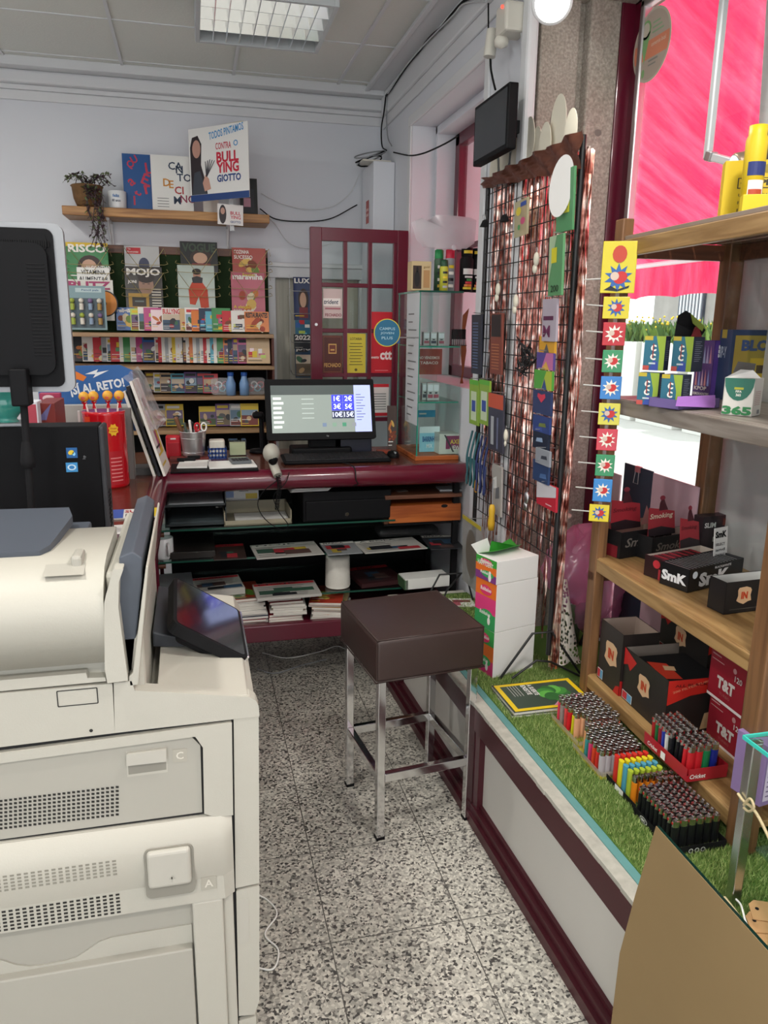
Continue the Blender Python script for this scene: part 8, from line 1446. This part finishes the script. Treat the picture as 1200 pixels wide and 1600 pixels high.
for r in range(8):
    for c in range(6):
        if r > 5 and c < 1: continue
        M = T(1.052+.0205*c+(.0 if r % 2 else .003)+.001*r, 1.965-.0208*r, Zl) @ RX(D(rl_.uniform(-2, 2))) @ RZ(D(90+rl_.uniform(-6, 6)))
        col = lc1[r] or (clearm if r == 1 else cln); put(col, 'ring', M, f'{nm1[r]} lighter with chrome ring top in the far clear-sided tray', 'lighters in the far tray', .082)
lc2 = ['dfa070', 'd8c02a', '3a8a8a', 'c83a6a', 'c8452a', 'c8302a', 'a9a4a8']; nm2 = ['apricot', 'golden', 'teal', 'magenta', 'orange', 'red', 'grey']
for r in range(7):
    for c in range(7):
        if r < 2 and c < 1: continue
        M = T(1.036+.0178*c-.001*r, 1.795-.0215*r, Zl) @ RX(D(rl_.uniform(-2, 2))) @ RZ(D(90+rl_.uniform(-6, 6))); put(lc2[r], 'ring', M, f'{nm2[r]} lighter with chrome ring top in the near clear-sided tray', 'lighters in the near tray', .078)
trm = mat('yellow_tray_card', s2l('b9ac3a'), .5); trc = sheer_mat('clear_tray', (.85, .8, .72), .35)
def ltray(name, label, x0, x1, y0, y1, z, hgt, mt, mt2, draw=None):
    t = thing(name, label, 'tray', ((x0+x1)/2, (y0+y1)/2, z)); m = MB(); m.box(x0, x1, y0, y1, z, z+.002, mt); m.box(x0-.002, x0, y0, y1, z, z+hgt*.45, mt); m.box(x0, x1, y0-.002, y0, z, z+hgt*.45, mt); m.build('base', t)
    m = MB(); m.box(x0-.003, x0-.002, y0, y1, z+hgt*.4, z+hgt, mt2); m.box(x0, x1, y0-.003, y0-.002, z+hgt*.4, z+hgt, mt2); m.box(x1, x1+.001, y0, y1, z+.0, z+hgt, mt2); m.build('rim', t)
    if draw: m = MB(); draw(m); m.build('print', t)
ltray('lighter_tray', 'far yellow-edged clear tray of ring-top lighters on the grass', 1.036, 1.175, 1.808, 1.982, PZ+.005, .022, trm, trc)
ltray('lighter_tray', 'near yellow-edged clear tray of ring-top lighters on the grass', 1.020, 1.160, 1.650, 1.806, PZ+.005, .022, trm, trc)
rows3 = [('c8322a', 'red'), ('dccb2a', 'yellow'), ('4f9ab0', 'blue'), ('a3b83a', 'lime'), ('e08420', 'orange')]
for r, (c, nm) in enumerate(rows3):
    for k in range(6 if r < 4 else 7):
        M = T(1.050+.0168*k-.001*r, 1.628-.0235*r, Zl) @ RZ(0); put(c, 'cap' if r < 4 else 'wheel', M, f'{nm} lighter with matching {"cap" if r < 4 else "body and metal wheel"} in the rainbow block', 'rainbow lighters', .080)
for k in range(5): put('d8641f', 'wheel', T(1.10+.0168*k, 1.512, Zl), 'dark orange lighter squeezed between orange row and black lighters', 'rainbow lighters', .080)
ltray('lighter_tray', 'black tray with white label under the rainbow lighters', 1.036, 1.175, 1.502, 1.645, PZ+.005, .02, blackm, blackm, lambda m: m.add([(1.0325, 1.60, PZ+.008), (1.0325, 1.56, PZ+.008), (1.0325, 1.56, PZ+.024), (1.0325, 1.60, PZ+.024)], [(0, 1, 2, 3)], paper))
for r in range(9):
    for k in range(6): put('17181a', 'wheel', T(1.040+.0215*k, 1.488-.0172*r, Zl) @ RZ(D(90)), 'black lighter with metal wheel top in the black block nearest the kraft board', 'black lighters', .080)
Mb_ = fr((1.0238, 1.485, PZ+.010), (0, -1, 0))
def bicp(m):
    vs = m; M = Mb_; m.poly(ell(.016, .008, 20, .035, .008), ink('dfe0dc'), .0004, M); m.poly(ell(.014, .0065, 20, .035, .008), ink('1d1f24'), .0006, M); m.text('BIC', .035, .0045, .007, ink('dfe0dc'), .0009, w=.017, al='c', bold=3, M=M)
    M2 = fr((1.06, 1.3265, PZ+.010)); 
    for k in range(3): m.poly(ell(.006, .006, 16, .01+.016*k, .006), ink('dfe0dc'), .0004, M2); m.poly(ell(.0045, .0045, 16, .01+.016*k, .006), ink('3a3a3c'), .0006, M2)
ltray('lighter_tray', 'black tray with white oval BIC emblem under the black lighters', 1.027, 1.165, 1.330, 1.498, PZ+.005, .024, blackm, blackm, bicp)
# Cricket tray on the bottom shelf
Zc = S1+.006; ZR = RM
cc1 = [('a8242a', 'red'), ('1f6a3a', 'green'), ('8f2230', 'dark red'), ('24389a', 'blue'), ('d8d8d4', 'white'), ('17181c', 'black')]
for r, (c, nm) in enumerate(cc1):
    for k in range(4): put(c, 'wheel', T(1.166+.021*k-.001*r, 1.640-.0165*r, Zc+.012) @ RY(D(-4)) @ RX(D(3)) @ RZ(D(90)), f'{nm} lighter in far group of the clear Cricket tray', 'lighters in the Cricket tray', .080)
for r in range(2):
    for k, (c, nm) in enumerate((('c0242c', 'bright red'), ('c0242c', 'bright red'), ('1f7a4a', 'green'), ('2434a0', 'royal blue'))): put(c, 'wheel', T(1.166+.022*k, 1.506-.018*r, Zc+.008) @ RX(D(2)) @ RZ(D(90)), f'{nm} lighter in near group of the clear Cricket tray', 'lighters in the Cricket tray', .080)
for r in range(2):
    for k in range(4): put('17181c', 'wheel', T(1.168+.022*k, 1.541-.0172*r, Zc+.008) @ RX(D(2)) @ RZ(D(90)), 'black lighter in middle of the clear Cricket tray', 'lighters in the Cricket tray', .080)
cred = mat('cricket_red', s2l('a8202c'), .4)
def crp(m):
    M = fr((1.150, 1.4675, Zc+.001)); m.text('Cricket', .004, .004, .012, paper, .0008, w=.045, it=.15, M=M); M = fr((1.146, 1.66, Zc+.001), (0, -1, 0)); m.text('Cricket', .02, .004, .012, paper, .0008, w=.045, it=.15, M=M); m.rect(.08, .0, .10, .02, paper, .0006, M)
ltray('lighter_tray', 'red edged clear Cricket tray of lighters on bottom rack shelf', 1.150, 1.262, 1.470, 1.66, Zc-.003, .035, cred, cred, crp)
# ================================================================ FRONT RIGHT: KRAFT BOARD, LOW SHOWCASE
kraft = mat('kraft_board', s2l('8c7550'), .75, noise=.05, nscale=8)
XK = .81; a_, l_, r_ = at(1025, 1290, X=XK), at(957, 1600, X=XK), at(1200, 1493, X=XK)
kb = thing('kraft_board', 'large brown kraft-faced panel leaning at lower right foreground', 'panel', (XK, .95, 0)); zt_ = (a_.z+r_.z)/2
mm = at(992, 1400, X=XK); m2_ = at(968, 1490, X=XK)
out = [(a_.y, zt_+.006), (mm.y, mm.z), (m2_.y, m2_.z), (l_.y+.005, l_.z), (l_.y+.01, .004), (.45, .004), (.45, zt_-.008)]
m = MB(fr((XK, 0, 0), (0, -1, 0))); m.ext([(-y, z) for y, z in out], -.001, 0, kraft); m.build('kraft_face', kb)
m = MB(fr((XK, 0, 0), (0, -1, 0))); m.ext([(-y+.001, z) for y, z in out], -.007, -.001, mat('green_black_glass', s2l('0f2a24'), .1)); m.build('glass_backing', kb)
sx, sy1, sy0, sz1 = 1.05, 1.18, .80, .825; tge = mat('bright_teal_edge', s2l('3fd0c0'), .2, coat=.5)
sc_ = thing('low_showcase', 'low glass showcase with aluminium posts at right edge of plinth', 'showcase', (1.2, 1.0, PZ))
alm = mat('aluminium_post', (.6, .61, .62), .25, 1)
for x, y in ((sx, sy1), (sx, sy1-.16), (1.35, sy1), (1.35, sy0)): m = MB(); m.box(x, x+.022, y-.022, y, PZ+.006, sz1-.006, alm, .002); m.box(x+.022, x+.030, y-.014, y-.004, PZ+.006, sz1-.006, alm, .001); m.build('post', sc_)
m = MB(); m.box(sx-.004, 1.40, sy0, sy1+.004, sz1-.006, sz1, glass_mat('showcase_glass', (.86, .96, .94))); m.build('top_pane', sc_)
m = MB(); m.box(sx-.006, sx-.003, sy0, sy1+.005, sz1-.007, sz1+.001, tge); m.box(sx-.004, 1.40, sy1+.003, sy1+.006, sz1-.007, sz1+.001, tge); m.build('edge_strip', sc_)
cbox('purple_box', 'pale purple printed box standing inside the low showcase', 'box', (1186, 1262, PZ+.16), 10, .08, .12, .15, '8a72a0', None, lambda m, w, h: (m.rect(w*.05, h*.08, w*.9, h*.8, ink('c9bcd0'), .0006), *[m.rect(w*.1, h*(.15+.08*k), w*.8, h*(.17+.08*k), ink('6a5a80'), .001) for k in range(7)]))
m = MB(); m.box(sx+.03, 1.39, .82, sy1-.03, PZ+.15, PZ+.156, glg); m.build('shelf', sc_)
kr = mat('kraft_tag', s2l('b98f62'), .7)
for k, lb in enumerate(('kraft paper tag with punched hole, uppermost of pile in showcase corner', 'kraft paper tag lying underneath the punched one', 'kraft paper tag at bottom of the small pile')):
    p = at(1185, 1425+k*16, Z=PZ+.02); m = MB(); m.ext([(0, 0), (.075, 0), (.075, .05), (.012, .05), (0, .038)], 0, .002, kr); m.poly(ell(.004, .004, 12, .014, .028), blackm, .0026); o = m.build('kraft_tag'); place(o, T(p.x-.03, p.y-.02, PZ+.024-.006*k) @ RZ(D(-25+8*k)) @ RX(D(8))); tag(o, lb, 'tag', None)
tw = mat('twine', s2l('c9b890'), .9, bump=.4, nscale=200); m = MB(); Yt = 1.14
m.tube(cr([tuple(at(x, y, X=1.045)) for x, y in ((1153, 1240), (1162, 1252), (1175, 1262), (1186, 1278), (1197, 1300), (1206, 1320))], 6), .0032, tw, 6); m.tube(cr([tuple(at(x, y, X=1.043)) for x, y in ((1162, 1258), (1172, 1248), (1178, 1262), (1170, 1268), (1162, 1262))], 6), .0028, tw, 6); tag(m.build('twine'), 'natural twine knotted around the showcase post', 'twine')
m = MB(); m.tube(cr([tuple(at(x, y, Z=PZ+.03)) for x, y in ((1132, 1402), (1140, 1412), (1150, 1425), (1162, 1442), (1172, 1458))], 6), .003, tw, 6); m.tube(cr([tuple(at(x, y, Z=PZ+.035)) for x, y in ((1150, 1405), (1158, 1415), (1165, 1440), (1174, 1455))], 6), .0022, paper, 6); tag(m.build('twine_end'), 'loose twine and white string tails by foot of the showcase post', 'twine')
